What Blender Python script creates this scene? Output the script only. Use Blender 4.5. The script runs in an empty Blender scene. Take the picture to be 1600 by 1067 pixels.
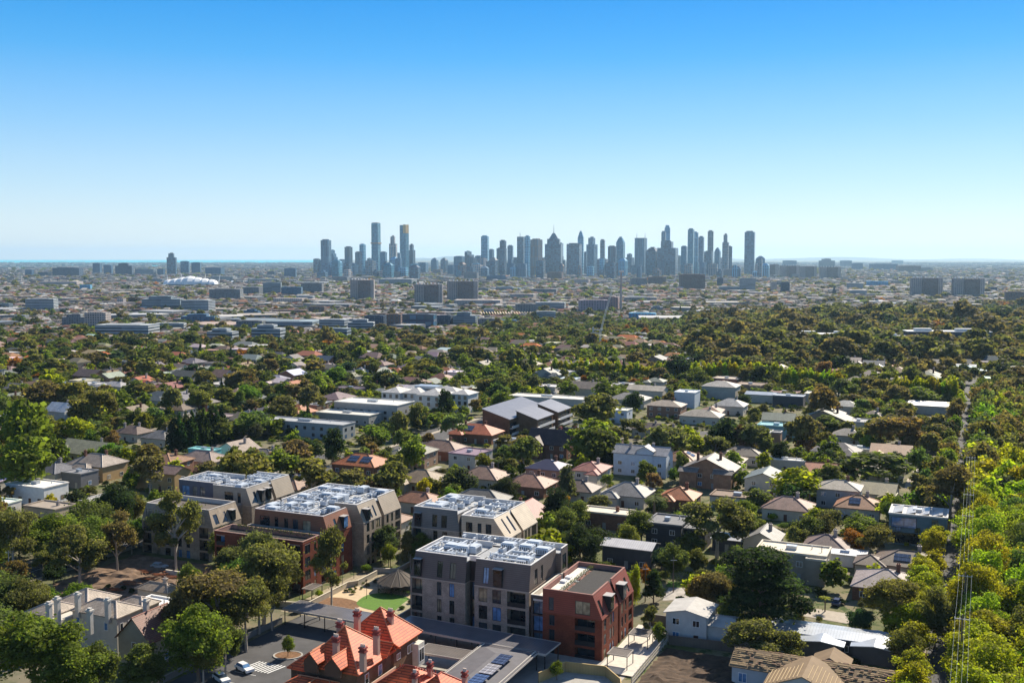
import bpy, math, random
import numpy as np
R = math.radians
rng = random.Random(7)
nrg = np.random.default_rng(11)
scene = bpy.context.scene
COL = bpy.data.collections.new('place'); scene.collection.children.link(COL)

# ---------------------------------------------------------------- camera and pixel <-> place helpers
F = 1650.0; HZ = 401.0; CAMH = 80.0
PITCH = math.atan((533.5 - HZ) / F)
CP, SP = math.cos(PITCH), math.sin(PITCH)
A24 = R(24.0); CA, SA = math.cos(A24), math.sin(A24)

def terr(x, y):
    """height of the ground: a plateau, falling to river flats, with a wooded rise on the right"""
    t = min(1.0, max(0.0, (y - 650.0) / 1350.0)); t = t * t * (3 - 2 * t)
    z = -38.0 * t
    z += 9.0 * math.exp(-((x - 620.0) / 420.0) ** 2 - ((y - 1550.0) / 420.0) ** 2)
    return z

def W(px, py, z=0.0):
    """point on the horizontal plane at height z seen at photo pixel px,py"""
    a = (px - 800) / F; b = -(py - 533.5) / F
    d = (a, CP + b * SP, -SP + b * CP)
    t = (z - CAMH) / d[2]
    return (d[0] * t, d[1] * t)

def G(px, py):
    """point on the ground seen at photo pixel"""
    z = 0.0
    for _ in range(40):
        x, y = W(px, py, z); z = 0.6 * z + 0.4 * terr(x, y)
    x, y = W(px, py, z)
    return (x, y, terr(x, y))

def PX(x, y, z):
    dz = z - CAMH
    f = y * CP - dz * SP; u = y * SP + dz * CP
    if f <= 1: return (-9999, -9999)
    return (800 + F * x / f, 533.5 - F * u / f)

def UV(u, v): return (u * CA + v * SA, -u * SA + v * CA)
def toUV(x, y): return (x * CA - y * SA, x * SA + y * CA)
def hp(x, y, pixels):
    """metres covered by a number of photo pixels at this distance"""
    return pixels * math.hypot(x, y) / F

cam = bpy.data.cameras.new('camera'); camo = bpy.data.objects.new('camera', cam)
COL.objects.link(camo); scene.camera = camo
camo.location = (0, 0, CAMH); camo.rotation_euler = (R(90) - PITCH, 0, 0)
cam.sensor_width = 36; cam.lens = F / 1600 * 36; cam.clip_end = 120000; cam.clip_start = 1

# ---------------------------------------------------------------- object helpers
def tag(o, label=None, cat=None, group=None, kind=None):
    if label: o['label'] = label
    if cat: o['category'] = cat
    if group: o['group'] = group
    if kind: o['kind'] = kind
    return o

def empty(name, loc=(0, 0, 0), rz=0.0):
    o = bpy.data.objects.new(name, None); COL.objects.link(o)
    o.location = loc; o.rotation_euler = (0, 0, rz); o.empty_display_size = 1
    return o

def autouv(me):
    n = len(me.polygons)
    if n == 0: return
    uvl = me.uv_layers.new(name='UVMap')
    co = np.empty(len(me.vertices) * 3); me.vertices.foreach_get('co', co); co = co.reshape(-1, 3)
    nor = np.empty(n * 3); me.polygons.foreach_get('normal', nor); nor = nor.reshape(-1, 3)
    tot = np.empty(n, dtype=np.int32); me.polygons.foreach_get('loop_total', tot)
    li = np.empty(len(me.loops), dtype=np.int32); me.loops.foreach_get('vertex_index', li)
    N = np.repeat(nor, tot, axis=0)
    ua = np.stack([-N[:, 1], N[:, 0], np.zeros(len(N))], 1)
    l = np.linalg.norm(ua, axis=1); flat = l < 1e-3
    ua[flat] = (1, 0, 0); l[flat] = 1; ua /= l[:, None]
    va = np.cross(N, ua)
    P = co[li]
    uv = np.stack([(P * ua).sum(1), (P * va).sum(1)], 1)
    uvl.data.foreach_set('uv', uv.astype(np.float32).ravel())

class MB:
    def __init__(s): s.v = []; s.f = []; s.m = []
    def poly(s, pts, m=0):
        i = len(s.v); s.v += [tuple(p) for p in pts]; s.f.append(tuple(range(i, i + len(pts)))); s.m.append(m)
    def box(s, x0, x1, y0, y1, z0, z1, m=0, bottom=True):
        i = len(s.v)
        s.v += [(x0, y0, z0), (x1, y0, z0), (x1, y1, z0), (x0, y1, z0), (x0, y0, z1), (x1, y0, z1), (x1, y1, z1), (x0, y1, z1)]
        fs = [(4, 5, 6, 7), (0, 1, 5, 4), (1, 2, 6, 5), (2, 3, 7, 6), (3, 0, 4, 7)]
        if bottom: fs.append((3, 2, 1, 0))
        for f in fs: s.f.append(tuple(i + k for k in f)); s.m.append(m)
    def frustum(s, b, t, z0, z1, m=0):
        """b,t = (x0,x1,y0,y1) at z0 and z1"""
        i = len(s.v)
        s.v += [(b[0], b[2], z0), (b[1], b[2], z0), (b[1], b[3], z0), (b[0], b[3], z0), (t[0], t[2], z1), (t[1], t[2], z1), (t[1], t[3], z1), (t[0], t[3], z1)]
        for f in [(4, 5, 6, 7), (0, 1, 5, 4), (1, 2, 6, 5), (2, 3, 7, 6), (3, 0, 4, 7), (3, 2, 1, 0)]:
            s.f.append(tuple(i + k for k in f)); s.m.append(m)
    def obox(s, o, a, b, n, m=0):
        """box from corner o with edge vectors a,b,n"""
        o = np.array(o, float); a = np.array(a, float); b = np.array(b, float); n = np.array(n, float)
        i = len(s.v)
        for p in (o, o + a, o + a + b, o + b, o + n, o + a + n, o + a + b + n, o + b + n): s.v.append(tuple(p))
        sgn = np.dot(np.cross(a, b), n)
        fs = [(4, 5, 6, 7), (0, 1, 5, 4), (1, 2, 6, 5), (2, 3, 7, 6), (3, 0, 4, 7), (3, 2, 1, 0)]
        for f in fs:
            if sgn < 0: f = f[::-1]
            s.f.append(tuple(i + k for k in f)); s.m.append(m)
    def tube(s, p, q, r0, r1=None, n=6, m=0, cap=True):
        p = np.array(p, float); q = np.array(q, float); r1 = r0 if r1 is None else r1
        d = q - p; L = np.linalg.norm(d)
        if L < 1e-6: return
        d /= L; a = np.cross(d, (0, 0, 1) if abs(d[2]) < .9 else (1, 0, 0)); a /= np.linalg.norm(a); b = np.cross(d, a)
        i = len(s.v)
        for c, r in ((p, r0), (q, r1)):
            for k in range(n):
                t = 2 * math.pi * k / n; s.v.append(tuple(c + a * math.cos(t) * r + b * math.sin(t) * r))
        for k in range(n):
            j = (k + 1) % n; s.f.append((i + j, i + k, i + n + k, i + n + j)[::-1]); s.m.append(m)
        if cap:
            s.f.append(tuple(i + n + k for k in range(n))); s.m.append(m)
            s.f.append(tuple(i + k for k in range(n))[::-1]); s.m.append(m)
    def build(s, name, mats, parent=None, color=None, smooth=False, loc=None):
        me = bpy.data.meshes.new(name); me.from_pydata(s.v, [], s.f)
        if not isinstance(mats, (list, tuple)): mats = [mats]
        for m in mats: me.materials.append(m)
        if len(mats) > 1: me.polygons.foreach_set('material_index', s.m)
        autouv(me)
        if smooth: me.polygons.foreach_set('use_smooth', [True] * len(me.polygons))
        o = bpy.data.objects.new(name, me); COL.objects.link(o)
        if parent: o.parent = parent
        if color: o.color = (*color[:3], 1)
        if loc: o.location = loc
        return o

def clone(o, parent=None, loc=None):
    c = o.copy(); COL.objects.link(c); c.parent = parent
    if loc: c.location = loc
    for ch in list(o.children): clone(ch, c)
    return c

# ---------------------------------------------------------------- materials
def newmat(name):
    m = bpy.data.materials.new(name); m.use_nodes = True
    nt = m.node_tree; b = nt.nodes['Principled BSDF']
    return m, nt, b
def N(nt, t, **kw):
    n = nt.nodes.new(t)
    for k, v in kw.items(): setattr(n, k, v)
    return n
def L(nt, a, b): nt.links.new(a, b)
def math_(nt, op, a, b=None, c=None):
    n = N(nt, 'ShaderNodeMath', operation=op)
    for i, x in enumerate((a, b, c)):
        if x is None: continue
        if hasattr(x, 'is_output'): L(nt, x, n.inputs[i])
        else: n.inputs[i].default_value = x
    return n.outputs[0]
def mixc(nt, fac, a, b, mode='MIX'):
    n = N(nt, 'ShaderNodeMix', data_type='RGBA', blend_type=mode)
    for s, x in ((n.inputs[0], fac), (n.inputs[6], a), (n.inputs[7], b)):
        if hasattr(x, 'is_output'): L(nt, x, s)
        elif isinstance(x, (int, float)): s.default_value = x
        else: s.default_value = (*x[:3], 1)
    return n.outputs[2]
def noise(nt, scale, detail=4, coord='Object', rough=.6):
    tc = N(nt, 'ShaderNodeTexCoord'); n = N(nt, 'ShaderNodeTexNoise')
    n.inputs['Scale'].default_value = scale; n.inputs['Detail'].default_value = detail; n.inputs['Roughness'].default_value = rough
    L(nt, tc.outputs[coord], n.inputs['Vector']); return n.outputs['Fac']
def rampv(nt, fac, lo, hi, a=0.0, b=1.0):
    n = N(nt, 'ShaderNodeMapRange'); n.inputs[1].default_value = lo; n.inputs[2].default_value = hi
    n.inputs[3].default_value = a; n.inputs[4].default_value = b; L(nt, fac, n.inputs[0]); return n.outputs[0]
def objcol(nt):
    return N(nt, 'ShaderNodeObjectInfo').outputs['Color']
def mul(nt, col, fac):
    c = N(nt, 'ShaderNodeCombineColor'); 
    for i in range(3): L(nt, fac, c.inputs[i])
    return mixc(nt, 1.0, col, c.outputs[0], 'MULTIPLY')

def M_plain(name, col, rough=.8, var=.25, scale=1.2, metallic=0.0, spec=.3):
    """weathered surface; col None = object colour"""
    m, nt, b = newmat(name)
    c = objcol(nt) if col is None else col
    nz = noise(nt, scale, 5); f = rampv(nt, nz, .25, .75, 1 - var, 1 + var)
    if col is not None:
        r = N(nt, 'ShaderNodeRGB'); r.outputs[0].default_value = (*col, 1); c = r.outputs[0]
    L(nt, mul(nt, c, f), b.inputs['Base Color'])
    b.inputs['Roughness'].default_value = rough; b.inputs['Metallic'].default_value = metallic
    b.inputs['Specular IOR Level'].default_value = spec
    return m

def M_tile(name, bw=.33, rh=.38, mort=.045, mk=.4, lich=.2):
    """roof tiles in rows, object colour, lichen patches"""
    m, nt, b = newmat(name)
    tc = N(nt, 'ShaderNodeTexCoord'); br = N(nt, 'ShaderNodeTexBrick')
    br.inputs['Scale'].default_value = 1; br.inputs['Brick Width'].default_value = bw; br.inputs['Row Height'].default_value = rh
    br.inputs['Mortar Size'].default_value = mort; br.inputs['Color1'].default_value = (1.12, 1.12, 1.12, 1)
    br.inputs['Color2'].default_value = (.78, .78, .78, 1); br.inputs['Mortar'].default_value = (mk, mk, mk, 1)
    L(nt, tc.outputs['UV'], br.inputs['Vector'])
    c = mixc(nt, 1.0, objcol(nt), br.outputs['Color'], 'MULTIPLY')
    nz = noise(nt, .5, 6); c = mul(nt, c, rampv(nt, nz, .3, .7, .72, 1.2))
    nz2 = noise(nt, 1.6, 5); c = mixc(nt, rampv(nt, nz2, .58, .72, 0, lich), c, (.3, .29, .25))
    L(nt, c, b.inputs['Base Color']); b.inputs['Roughness'].default_value = .6; b.inputs['Specular IOR Level'].default_value = .35
    return m

def M_brick(name):
    m, nt, b = newmat(name)
    tc = N(nt, 'ShaderNodeTexCoord'); br = N(nt, 'ShaderNodeTexBrick')
    br.inputs['Scale'].default_value = 1; br.inputs['Brick Width'].default_value = .26; br.inputs['Row Height'].default_value = .1
    br.inputs['Mortar Size'].default_value = .012; br.inputs['Color1'].default_value = (1.2, 1.15, 1.1, 1)
    br.inputs['Color2'].default_value = (.7, .7, .72, 1); br.inputs['Mortar'].default_value = (.85, .85, .85, 1)
    L(nt, tc.outputs['UV'], br.inputs['Vector'])
    c = mixc(nt, 1.0, objcol(nt), br.outputs['Color'], 'MULTIPLY')
    nz = noise(nt, .7, 5); c = mul(nt, c, rampv(nt, nz, .3, .7, .82, 1.15)); n3 = noise(nt, .18, 3); c = mul(nt, c, rampv(nt, n3, .35, .65, .86, 1.1))
    L(nt, c, b.inputs['Base Color']); b.inputs['Roughness'].default_value = .85; b.inputs['Specular IOR Level'].default_value = .2
    return m

def M_stripe(name, axis, pitch, duty, dark, rough=.45, metallic=0.0, spec=.4):
    """standing seams or cladding boards: thin dark lines along one UV axis; object colour"""
    m, nt, b = newmat(name)
    tc = N(nt, 'ShaderNodeTexCoord'); sx = N(nt, 'ShaderNodeSeparateXYZ'); L(nt, tc.outputs['UV'], sx.inputs[0])
    fr = math_(nt, 'FRACT', math_(nt, 'DIVIDE', sx.outputs[axis], pitch)); k = math_(nt, 'LESS_THAN', fr, duty)
    f = rampv(nt, k, 0, 1, 1.0, dark)
    nz = noise(nt, .35, 5); c = mul(nt, objcol(nt), f); c = mul(nt, c, rampv(nt, nz, .3, .7, .85, 1.12))
    L(nt, c, b.inputs['Base Color']); b.inputs['Roughness'].default_value = rough; b.inputs['Metallic'].default_value = metallic
    b.inputs['Specular IOR Level'].default_value = spec
    return m

def M_glass(name, col=(.015, .02, .025), rough=.06, spec=.6):
    m, nt, b = newmat(name)
    nz = noise(nt, .6, 2); rp_ = N(nt, 'ShaderNodeValToRGB'); rp_.color_ramp.interpolation = 'CONSTANT'; L(nt, N(nt, 'ShaderNodeObjectInfo').outputs['Random'], rp_.inputs[0])
    rp_.color_ramp.elements[0].color = (*col, 1); rp_.color_ramp.elements[1].position = .9; rp_.color_ramp.elements[1].color = (.3, .24, .15, 1)
    for p_, c_ in ((.45, (.03, .04, .05)), (.62, (.1, .2, .36)), (.72, (.02, .02, .02)), (.82, (.16, .15, .14))): e_ = rp_.color_ramp.elements.new(p_); e_.color = (*c_, 1)
    L(nt, mul(nt, rp_.outputs[0], rampv(nt, nz, .3, .7, .5, 1.6)), b.inputs['Base Color'])
    b.inputs['Roughness'].default_value = rough; b.inputs['Specular IOR Level'].default_value = spec
    return m

def M_facade(name, bay, floor, w, h, glass=(.03, .04, .05), gl=True):
    """far building face: a grid of windows in the wall, object colour; UV in metres"""
    m, nt, b = newmat(name)
    tc = N(nt, 'ShaderNodeTexCoord'); sx = N(nt, 'ShaderNodeSeparateXYZ'); L(nt, tc.outputs['UV'], sx.inputs[0])
    fx = math_(nt, 'FRACT', math_(nt, 'DIVIDE', sx.outputs[0], bay)); fy = math_(nt, 'FRACT', math_(nt, 'DIVIDE', sx.outputs[1], floor))
    k = math_(nt, 'MULTIPLY', math_(nt, 'LESS_THAN', fx, w), math_(nt, 'LESS_THAN', fy, h))
    geo = N(nt, 'ShaderNodeNewGeometry'); sn = N(nt, 'ShaderNodeSeparateXYZ'); L(nt, geo.outputs['True Normal'], sn.inputs[0])
    k = math_(nt, 'MULTIPLY', k, math_(nt, 'LESS_THAN', math_(nt, 'ABSOLUTE', sn.outputs[2]), .5))
    cx = N(nt, 'ShaderNodeCombineXYZ'); L(nt, math_(nt, 'FLOOR', math_(nt, 'DIVIDE', sx.outputs[0], bay)), cx.inputs[0]); L(nt, math_(nt, 'FLOOR', math_(nt, 'DIVIDE', sx.outputs[1], floor)), cx.inputs[1])
    wn = N(nt, 'ShaderNodeTexWhiteNoise'); L(nt, cx.outputs[0], wn.inputs['Vector'])
    gcol = mixc(nt, wn.outputs['Value'], glass, tuple(g * 4 for g in glass))
    wall = mul(nt, objcol(nt), rampv(nt, noise(nt, .05, 3), .3, .7, .85, 1.15))
    L(nt, mixc(nt, k, wall, gcol), b.inputs['Base Color'])
    L(nt, rampv(nt, k, 0, 1, .8, .18), b.inputs['Roughness']); b.inputs['Specular IOR Level'].default_value = .8 if floor > 5 else .5
    return m

MT = dict(
    wall=M_plain('rendered_wall', None, .85, .12, .8), trim=M_plain('painted_trim', None, .6, .08, 2),
    tile=M_tile('roof_tiles'), boldtile=M_tile('terracotta_rolls', 4.0, .55, .075, .28, .14), brick=M_brick('brickwork'),
    seam=M_stripe('metal_sheet', 0, .6, .12, .65, .35, .2), board=M_stripe('cladding_boards', 1, .42, .14, .55, .6),
    fence=M_stripe('timber_palings', 0, .3, .12, .5, .8), deck=M_plain('flat_roof_membrane', None, .8, .18, .5),
    glass=M_glass('window_glass'), skyglass=M_glass('reflective_glass', (.05, .09, .14), .03, 1.0),
    dark=M_plain('dark_metal', (.02, .02, .022), .5, .2, 3), white=M_plain('white_paint', (.75, .75, .73), .5, .08, 2),
    steel=M_plain('galvanised_steel', (.42, .46, .5), .38, .18, 1.5, .5, .5), tan=M_plain('pale_duct', (.47, .51, .56), .5, .15, 1.5),
    bark=M_plain('bark', (.16, .12, .09), .9, .4, 6), palebark=M_plain('pale_bark', (.34, .3, .25), .85, .35, 4),
    concrete=M_plain('concrete', (.33, .31, .28), .85, .2, .8), asphalt=M_plain('asphalt', (.075, .073, .075), .9, .25, .25),
    paving=M_plain('paving', (.36, .31, .25), .9, .2, .6), gravel=M_plain('dark_gravel', (.045, .042, .04), .95, .35, 3), soil=M_plain('bare_soil', (.075, .048, .03), .95, .6, .6),
    pool=M_plain('pool_water', (.05, .25, .28), .1, .1, 1), rust=M_plain('rusty_steel', (.2, .07, .03), .8, .4, 2),
    fac_a=M_facade('facade_ribbon', 40, 3.3, 1.0, .5), fac_b=M_facade('facade_grid', 3.6, 3.3, .6, .55),
    fac_c=M_facade('facade_punched', 5.5, 3.1, .45, .5), fac_t=M_facade('facade_tower', 11.0, 9.0, .8, .6, (.015, .05, .08)),
    fac_v=M_facade('facade_fins', 9.0, 60.0, .5, .93, (.015, .045, .07)),
    solar=M_stripe('solar_cells', 0, 1.0, .05, 3.0, .15, .0, .8),
)
# ---------------------------------------------------------------- sky, sun, air
SUN_AZ = R(35); SUN_EL = R(38)
SUNSTR=5.0; HAZE=2.8e-5
world = bpy.data.worlds.new('World'); scene.world = world; world.use_nodes = True
nt = world.node_tree; bg = nt.nodes['Background']
sky = N(nt, 'ShaderNodeTexSky', sky_type='NISHITA'); sky.sun_disc = False
sky.sun_elevation = SUN_EL; sky.sun_rotation = SUN_AZ; sky.altitude = 50; sky.air_density = 1.0; sky.dust_density = .05; sky.ozone_density = 2.0
# clear-air blue deepening away from the horizon
tc = N(nt, 'ShaderNodeTexCoord'); sx = N(nt, 'ShaderNodeSeparateXYZ'); L(nt, tc.outputs['Generated'], sx.inputs[0])
rp = N(nt, 'ShaderNodeValToRGB'); L(nt, sx.outputs[2], rp.inputs[0])
SKYR = [(0.0, (.92, 1.04, 1.22)), (.04, (.9, 1.08, 1.3)), (.085, (.8, 1.02, 1.36)), (.14, (.56, .88, 1.42)), (.20, (.25, .66, 1.2)), (.27, (.2, .52, 1.1)), (.45, (.65, .72, .8)), (1.0, (.72, .75, .78))]
rp.color_ramp.elements[0].position = 0; rp.color_ramp.elements[0].color = (*SKYR[0][1], 1)
rp.color_ramp.elements[1].position = 1; rp.color_ramp.elements[1].color = (*SKYR[-1][1], 1)
for p_, c_ in SKYR[1:-1]:
    e = rp.color_ramp.elements.new(p_); e.color = (*c_, 1)
low = N(nt, 'ShaderNodeValToRGB'); L(nt, sx.outputs[2], low.inputs[0]); K = 4.6
LOW = [(0.0, (.84, .91, .96)), (.03, (.76, .88, .96)), (.065, (.57, .8, .96)), (.12, (.31, .65, .95)), (.18, (.1, .5, .96)), (.24, (.022, .375, .93)), (.30, (.03, .26, .72)), (1.0, (.03, .2, .6))]
low.color_ramp.elements[0].position = 0; low.color_ramp.elements[0].color = (*LOW[0][1], 1); low.color_ramp.elements[1].position = 1; low.color_ramp.elements[1].color = (*LOW[-1][1], 1)
for p_, c_ in LOW[1:-1]: e = low.color_ramp.elements.new(p_); e.color = (*c_, 1)
lowk = mixc(nt, 1.0, low.outputs[0], (K, K, K), 'MULTIPLY')
wgt = rampv(nt, sx.outputs[2], .28, .42, .84, 0.0)
L(nt, mixc(nt, wgt, mixc(nt, 1.0, sky.outputs[0], rp.outputs[0], 'MULTIPLY'), lowk), bg.inputs['Color']); bg.inputs['Strength'].default_value = .1
sl = bpy.data.lights.new('sun', 'SUN'); sl.energy = SUNSTR; sl.angle = R(.53); sl.color = (1.0, .9, .74)
so = bpy.data.objects.new('sun', sl); COL.objects.link(so)
so.rotation_euler = (R(90) - SUN_EL, 0, math.pi - SUN_AZ)   # light travels from the sun, ahead and to the right
scene.view_settings.view_transform = 'Standard'; scene.view_settings.look = 'None'
scene.view_settings.exposure = 0.9; scene.view_settings.gamma = 1
scene.cycles.max_bounces = 6; scene.cycles.diffuse_bounces = 3; scene.cycles.glossy_bounces = 2; scene.cycles.transmission_bounces = 2
scene.cycles.volume_bounces = 0; scene.cycles.transparent_max_bounces = 4; scene.cycles.use_denoising = True

hz = MB(); hz.box(-34000, 34000, -1500, 39500, -60, 370)
m = bpy.data.materials.new('air'); m.use_nodes = True; t_ = m.node_tree; t_.nodes.clear()
out = N(t_, 'ShaderNodeOutputMaterial'); pv = N(t_, 'ShaderNodeVolumePrincipled')
pv.inputs['Color'].default_value = (.5, .77, 1.0, 1); pv.inputs['Density'].default_value = HAZE; pv.inputs['Anisotropy'].default_value = .3
L(t_, pv.outputs[0], out.inputs['Volume'])
tag(hz.build('haze', m), kind='stuff')

# ---------------------------------------------------------------- ground
def M_ground():
    m, nt, b = newmat('ground_cover')
    n1 = noise(nt, .06, 8, rough=.7); n2 = noise(nt, .35, 6); n3 = noise(nt, .012, 4)
    c = mixc(nt, rampv(nt, n1, .42, .58), (.09, .11, .035), (.2, .17, .11))
    c = mixc(nt, rampv(nt, n2, .52, .62), c, (.05, .075, .022))
    c = mixc(nt, rampv(nt, n3, .5, .6, 0, .6), c, (.17, .15, .12))
    L(nt, c, b.inputs['Base Color']); b.inputs['Roughness'].default_value = .95; b.inputs['Specular IOR Level'].default_value = .1
    return m
ys = list(np.arange(-300, 3000, 50.0)) + list(np.geomspace(3000, 38000, 26))
mb = MB(); nx = 61
for y in ys:
    hw = max(500, y * .95)
    for i in range(nx):
        x = hw * (2 * i / (nx - 1) - 1); mb.v.append((x, y, terr(x, y)))
for j in range(len(ys) - 1):
    for i in range(nx - 1):
        a = j * nx + i; mb.f.append((a, a + 1, a + nx + 1, a + nx)); mb.m.append(0)
tag(mb.build('ground', M_ground()), kind='structure')

def sheet(name, pts, mat, lift=.02, kind='structure', color=None, dens=0):
    """pts: list of uv or xy world points; flat sheet following the ground"""
    mb = MB(); mb.poly([(x, y, terr(x, y) + lift) for x, y in pts]); return tag(mb.build(name, mat, color=color), kind=kind)
def strip(name, pts, w, mat, lift=.03, kind='structure', color=None, step=12):
    """ribbon along world points"""
    P = []
    for (x0, y0), (x1, y1) in zip(pts[:-1], pts[1:]):
        n = max(1, int(math.hypot(x1 - x0, y1 - y0) / step))
        for k in range(n): P.append((x0 + (x1 - x0) * k / n, y0 + (y1 - y0) * k / n))
    P.append(pts[-1]); mb = MB(); prev = None
    for i, (x, y) in enumerate(P):
        a = P[max(0, i - 1)]; b_ = P[min(len(P) - 1, i + 1)]; dx, dy = b_[0] - a[0], b_[1] - a[1]; l = math.hypot(dx, dy) or 1
        nx_, ny_ = -dy / l * w / 2, dx / l * w / 2; z = max(terr(x, y), terr(x + nx_, y + ny_), terr(x - nx_, y - ny_)) + lift + (.4 if y > 600 else 0)
        cur = ((x - nx_, y - ny_, z), (x + nx_, y + ny_, z))
        if prev: mb.poly([prev[0], cur[0], cur[1], prev[1]])
        prev = cur
    return tag(mb.build(name, mat, color=color), kind=kind)

# sea in the bay and low hills beyond
m, nt, b = newmat('sea_water'); b.inputs['Base Color'].default_value = (.05, .42, .5, 1); b.inputs['Roughness'].default_value = .8; b.inputs['Specular IOR Level'].default_value = .05
SEA = [W(-60, 421, -38), W(150, 418, -38), W(330, 414, -38), W(480, 410.5, -38), (-6200, 37000), (-25000, 37000), (-19000, 22000)]
mb = MB(); mb.poly([(x, y, -36.5) for x, y in SEA]); tag(mb.build('sea', m), kind='structure')
for k, (x0, x1, y0, hgt, sd) in enumerate([(1180, 1620, 33000, 150, 3), (620, 730, 36000, 160, 5), (900, 1180, 35000, 110, 9)]):
    mb = MB(); n = 40; r_ = random.Random(sd); ph = [r_.uniform(0, 6) for _ in range(3)]
    X0, X1 = (x0 - 800) / F * y0, (x1 - 800) / F * y0; prof = []
    for i in range(n + 1):
        t = i / n; h = (math.sin(math.pi * t) ** .6) * (.6 + .25 * math.sin(5 * t + ph[0]) + .15 * math.sin(13 * t + ph[1]))
        prof.append((X0 + (X1 - X0) * t, hgt * max(.02, h)))
    for (xa, ha), (xb, hb) in zip(prof[:-1], prof[1:]):
        mb.poly([(xa, y0, -38), (xb, y0, -38), (xb, y0 + 900, -38 + hb), (xa, y0 + 900, -38 + ha)])
        mb.poly([(xa, y0 + 900, -38 + ha), (xb, y0 + 900, -38 + hb), (xb, y0 + 1800, -38), (xa, y0 + 1800, -38)])
    tag(mb.build('hills', M_plain('far_hill', (.09, .1, .08), .9, .2, .002)), kind='structure')
# ---------------------------------------------------------------- city towers on the skyline
def Zat(x, y, py):
    lo, hi = -60.0, 500.0
    for _ in range(40):
        m_ = (lo + hi) / 2
        if PX(x, y, m_)[1] > py: lo = m_
        else: hi = m_
    return lo
LM = []      # landmarks used to word labels: (phrase, px, py)
def far_tower(x0, x1, yt, dist, col, mat, top, label, cat='skyscraper', name='skyscraper', rz=None, group=None, yb=None):
    cx = (x0 + x1) / 2; X = (cx - 800) / F * dist; Y = dist; w = (x1 - x0) / F * dist
    if yb is not None:
        X, Y, _ = G(cx, yb + (3 if yb > 480 else 0)); w = (x1 - x0) / F * Y
    z0 = terr(X, Y); h = Zat(X, Y, yt) - z0
    rz = rng.uniform(-.5, -.12) if rz is None else rz
    d = max(14, w * rng.uniform(.7, 1.0)) if yb is None else max(12, w * .45)
    w_ = w / (math.cos(rz) + (d / w) * abs(math.sin(rz))) if yb is None else w / (math.cos(rz) + .45 * abs(math.sin(rz))); d = min(d, w_ * 1.1)
    e = empty(name, (X, Y, z0), rz); tag(e, label, cat, group)
    a = w_ / 2; b_ = d / 2; mb = MB(); cap = MB(); has = True
    if top == 'flat':
        mb.box(-a, a, -b_, b_, 0, h * .975); cap.box(-a * .7, a * .6, -b_ * .6, b_ * .6, h * .976, h)
    elif top == 'step':
        mb.box(-a, a, -b_, b_, 0, h * .8); mb.box(-a * .66, a * .5, -b_ * .7, b_ * .7, h * .801, h * .97); cap.box(-a * .3, a * .3, -b_ * .3, b_ * .3, h * .971, h)
    elif top == 'steps':
        k = 5
        for i in range(k): mb.box(-a + 2 * a * i / k, -a + 2 * a * (i + 1) / k - .3, -b_, b_, 0, h * (1 - .13 * i))
        cap.box(-a * .9, -a * .7, -b_ * .4, b_ * .4, h + .02, h + 4)
    elif top == 'spire':
        mb.box(-a, a, -b_, b_, 0, h * .62); mb.box(-a * .75, a * .75, -b_ * .75, b_ * .75, h * .621, h * .72)
        mb.frustum((-a * .55, a * .55, -b_ * .55, b_ * .55), (-a * .15, a * .15, -b_ * .15, b_ * .15), h * .721, h * .83)
        cap.tube((0, 0, h * .83), (0, 0, h), 2.2, .5)
    elif top == 'taper':
        mb.box(-a, a, -b_, b_, 0, h * .85); mb.frustum((-a, a, -b_, b_), (-a * .45, a * .45, -b_ * .5, b_ * .5), h * .851, h * .97); cap.box(-a * .3, a * .3, -b_ * .3, b_ * .3, h * .971, h)
    elif top == 'round':
        mb.tube((0, 0, 0), (0, 0, h * .95), a, a, 20); cap.tube((0, 0, h * .951), (0, 0, h), a * .8, a * .6, 16)
    elif top == 'antennas':
        mb.box(-a, a, -b_, b_, 0, h); cap.tube((-a * .85, 0, h), (-a * .85, 0, h * 1.13), 1.6, .8); cap.tube((a * .85, 0, h), (a * .85, 0, h * 1.13), 1.6, .8)
    elif top == 'mast':
        mb.box(-a, a, -b_, b_, 0, h); cap.tube((-a * .4, 0, h), (-a * .4, 0, h * 1.12), 1.8, .7)
    elif top == 'burst':   # tall apartment tower with a wide gold band two thirds up
        mb.frustum((-a * 1.05, a * 1.05, -b_, b_), (-a, a, -b_, b_), 0, h * .99); cap.box(-a * 1.2, a * 1.2, -b_ * 1.15, b_ * 1.15, h * .6, h * .625); cap.box(-a * .8, a * .8, -b_ * .8, b_ * .8, h * .991, h)
    elif top == 'gold':    # tall glass tower, gold upper corner
        mb.box(-a, a, -b_, b_, 0, h); cap.box(a * .1, a * 1.02, -b_ * 1.03, b_ * .9, h * .84, h * 1.01)
    mb.build('shaft', mat, e, col)
    cc = (.5, .32, .12) if top == 'gold' else ((.3, .2, .12) if top == 'burst' else tuple(c * .8 for c in col))
    cap.build('crown', MT['wall'], e, cc)
    return e
B1 = (.025, .11, .21); B2 = (.01, .04, .09); B3 = (.09, .32, .5); TL = (.006, .17, .27); GY = (.16, .17, .18); BR = (.13, .075, .06); PL = (.42, .36, .33)
cn = {B1: 'slate blue', B2: 'dark navy', B3: 'light blue glass', TL: 'teal glass', GY: 'grey', BR: 'brown', PL: 'pale beige'}
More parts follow.
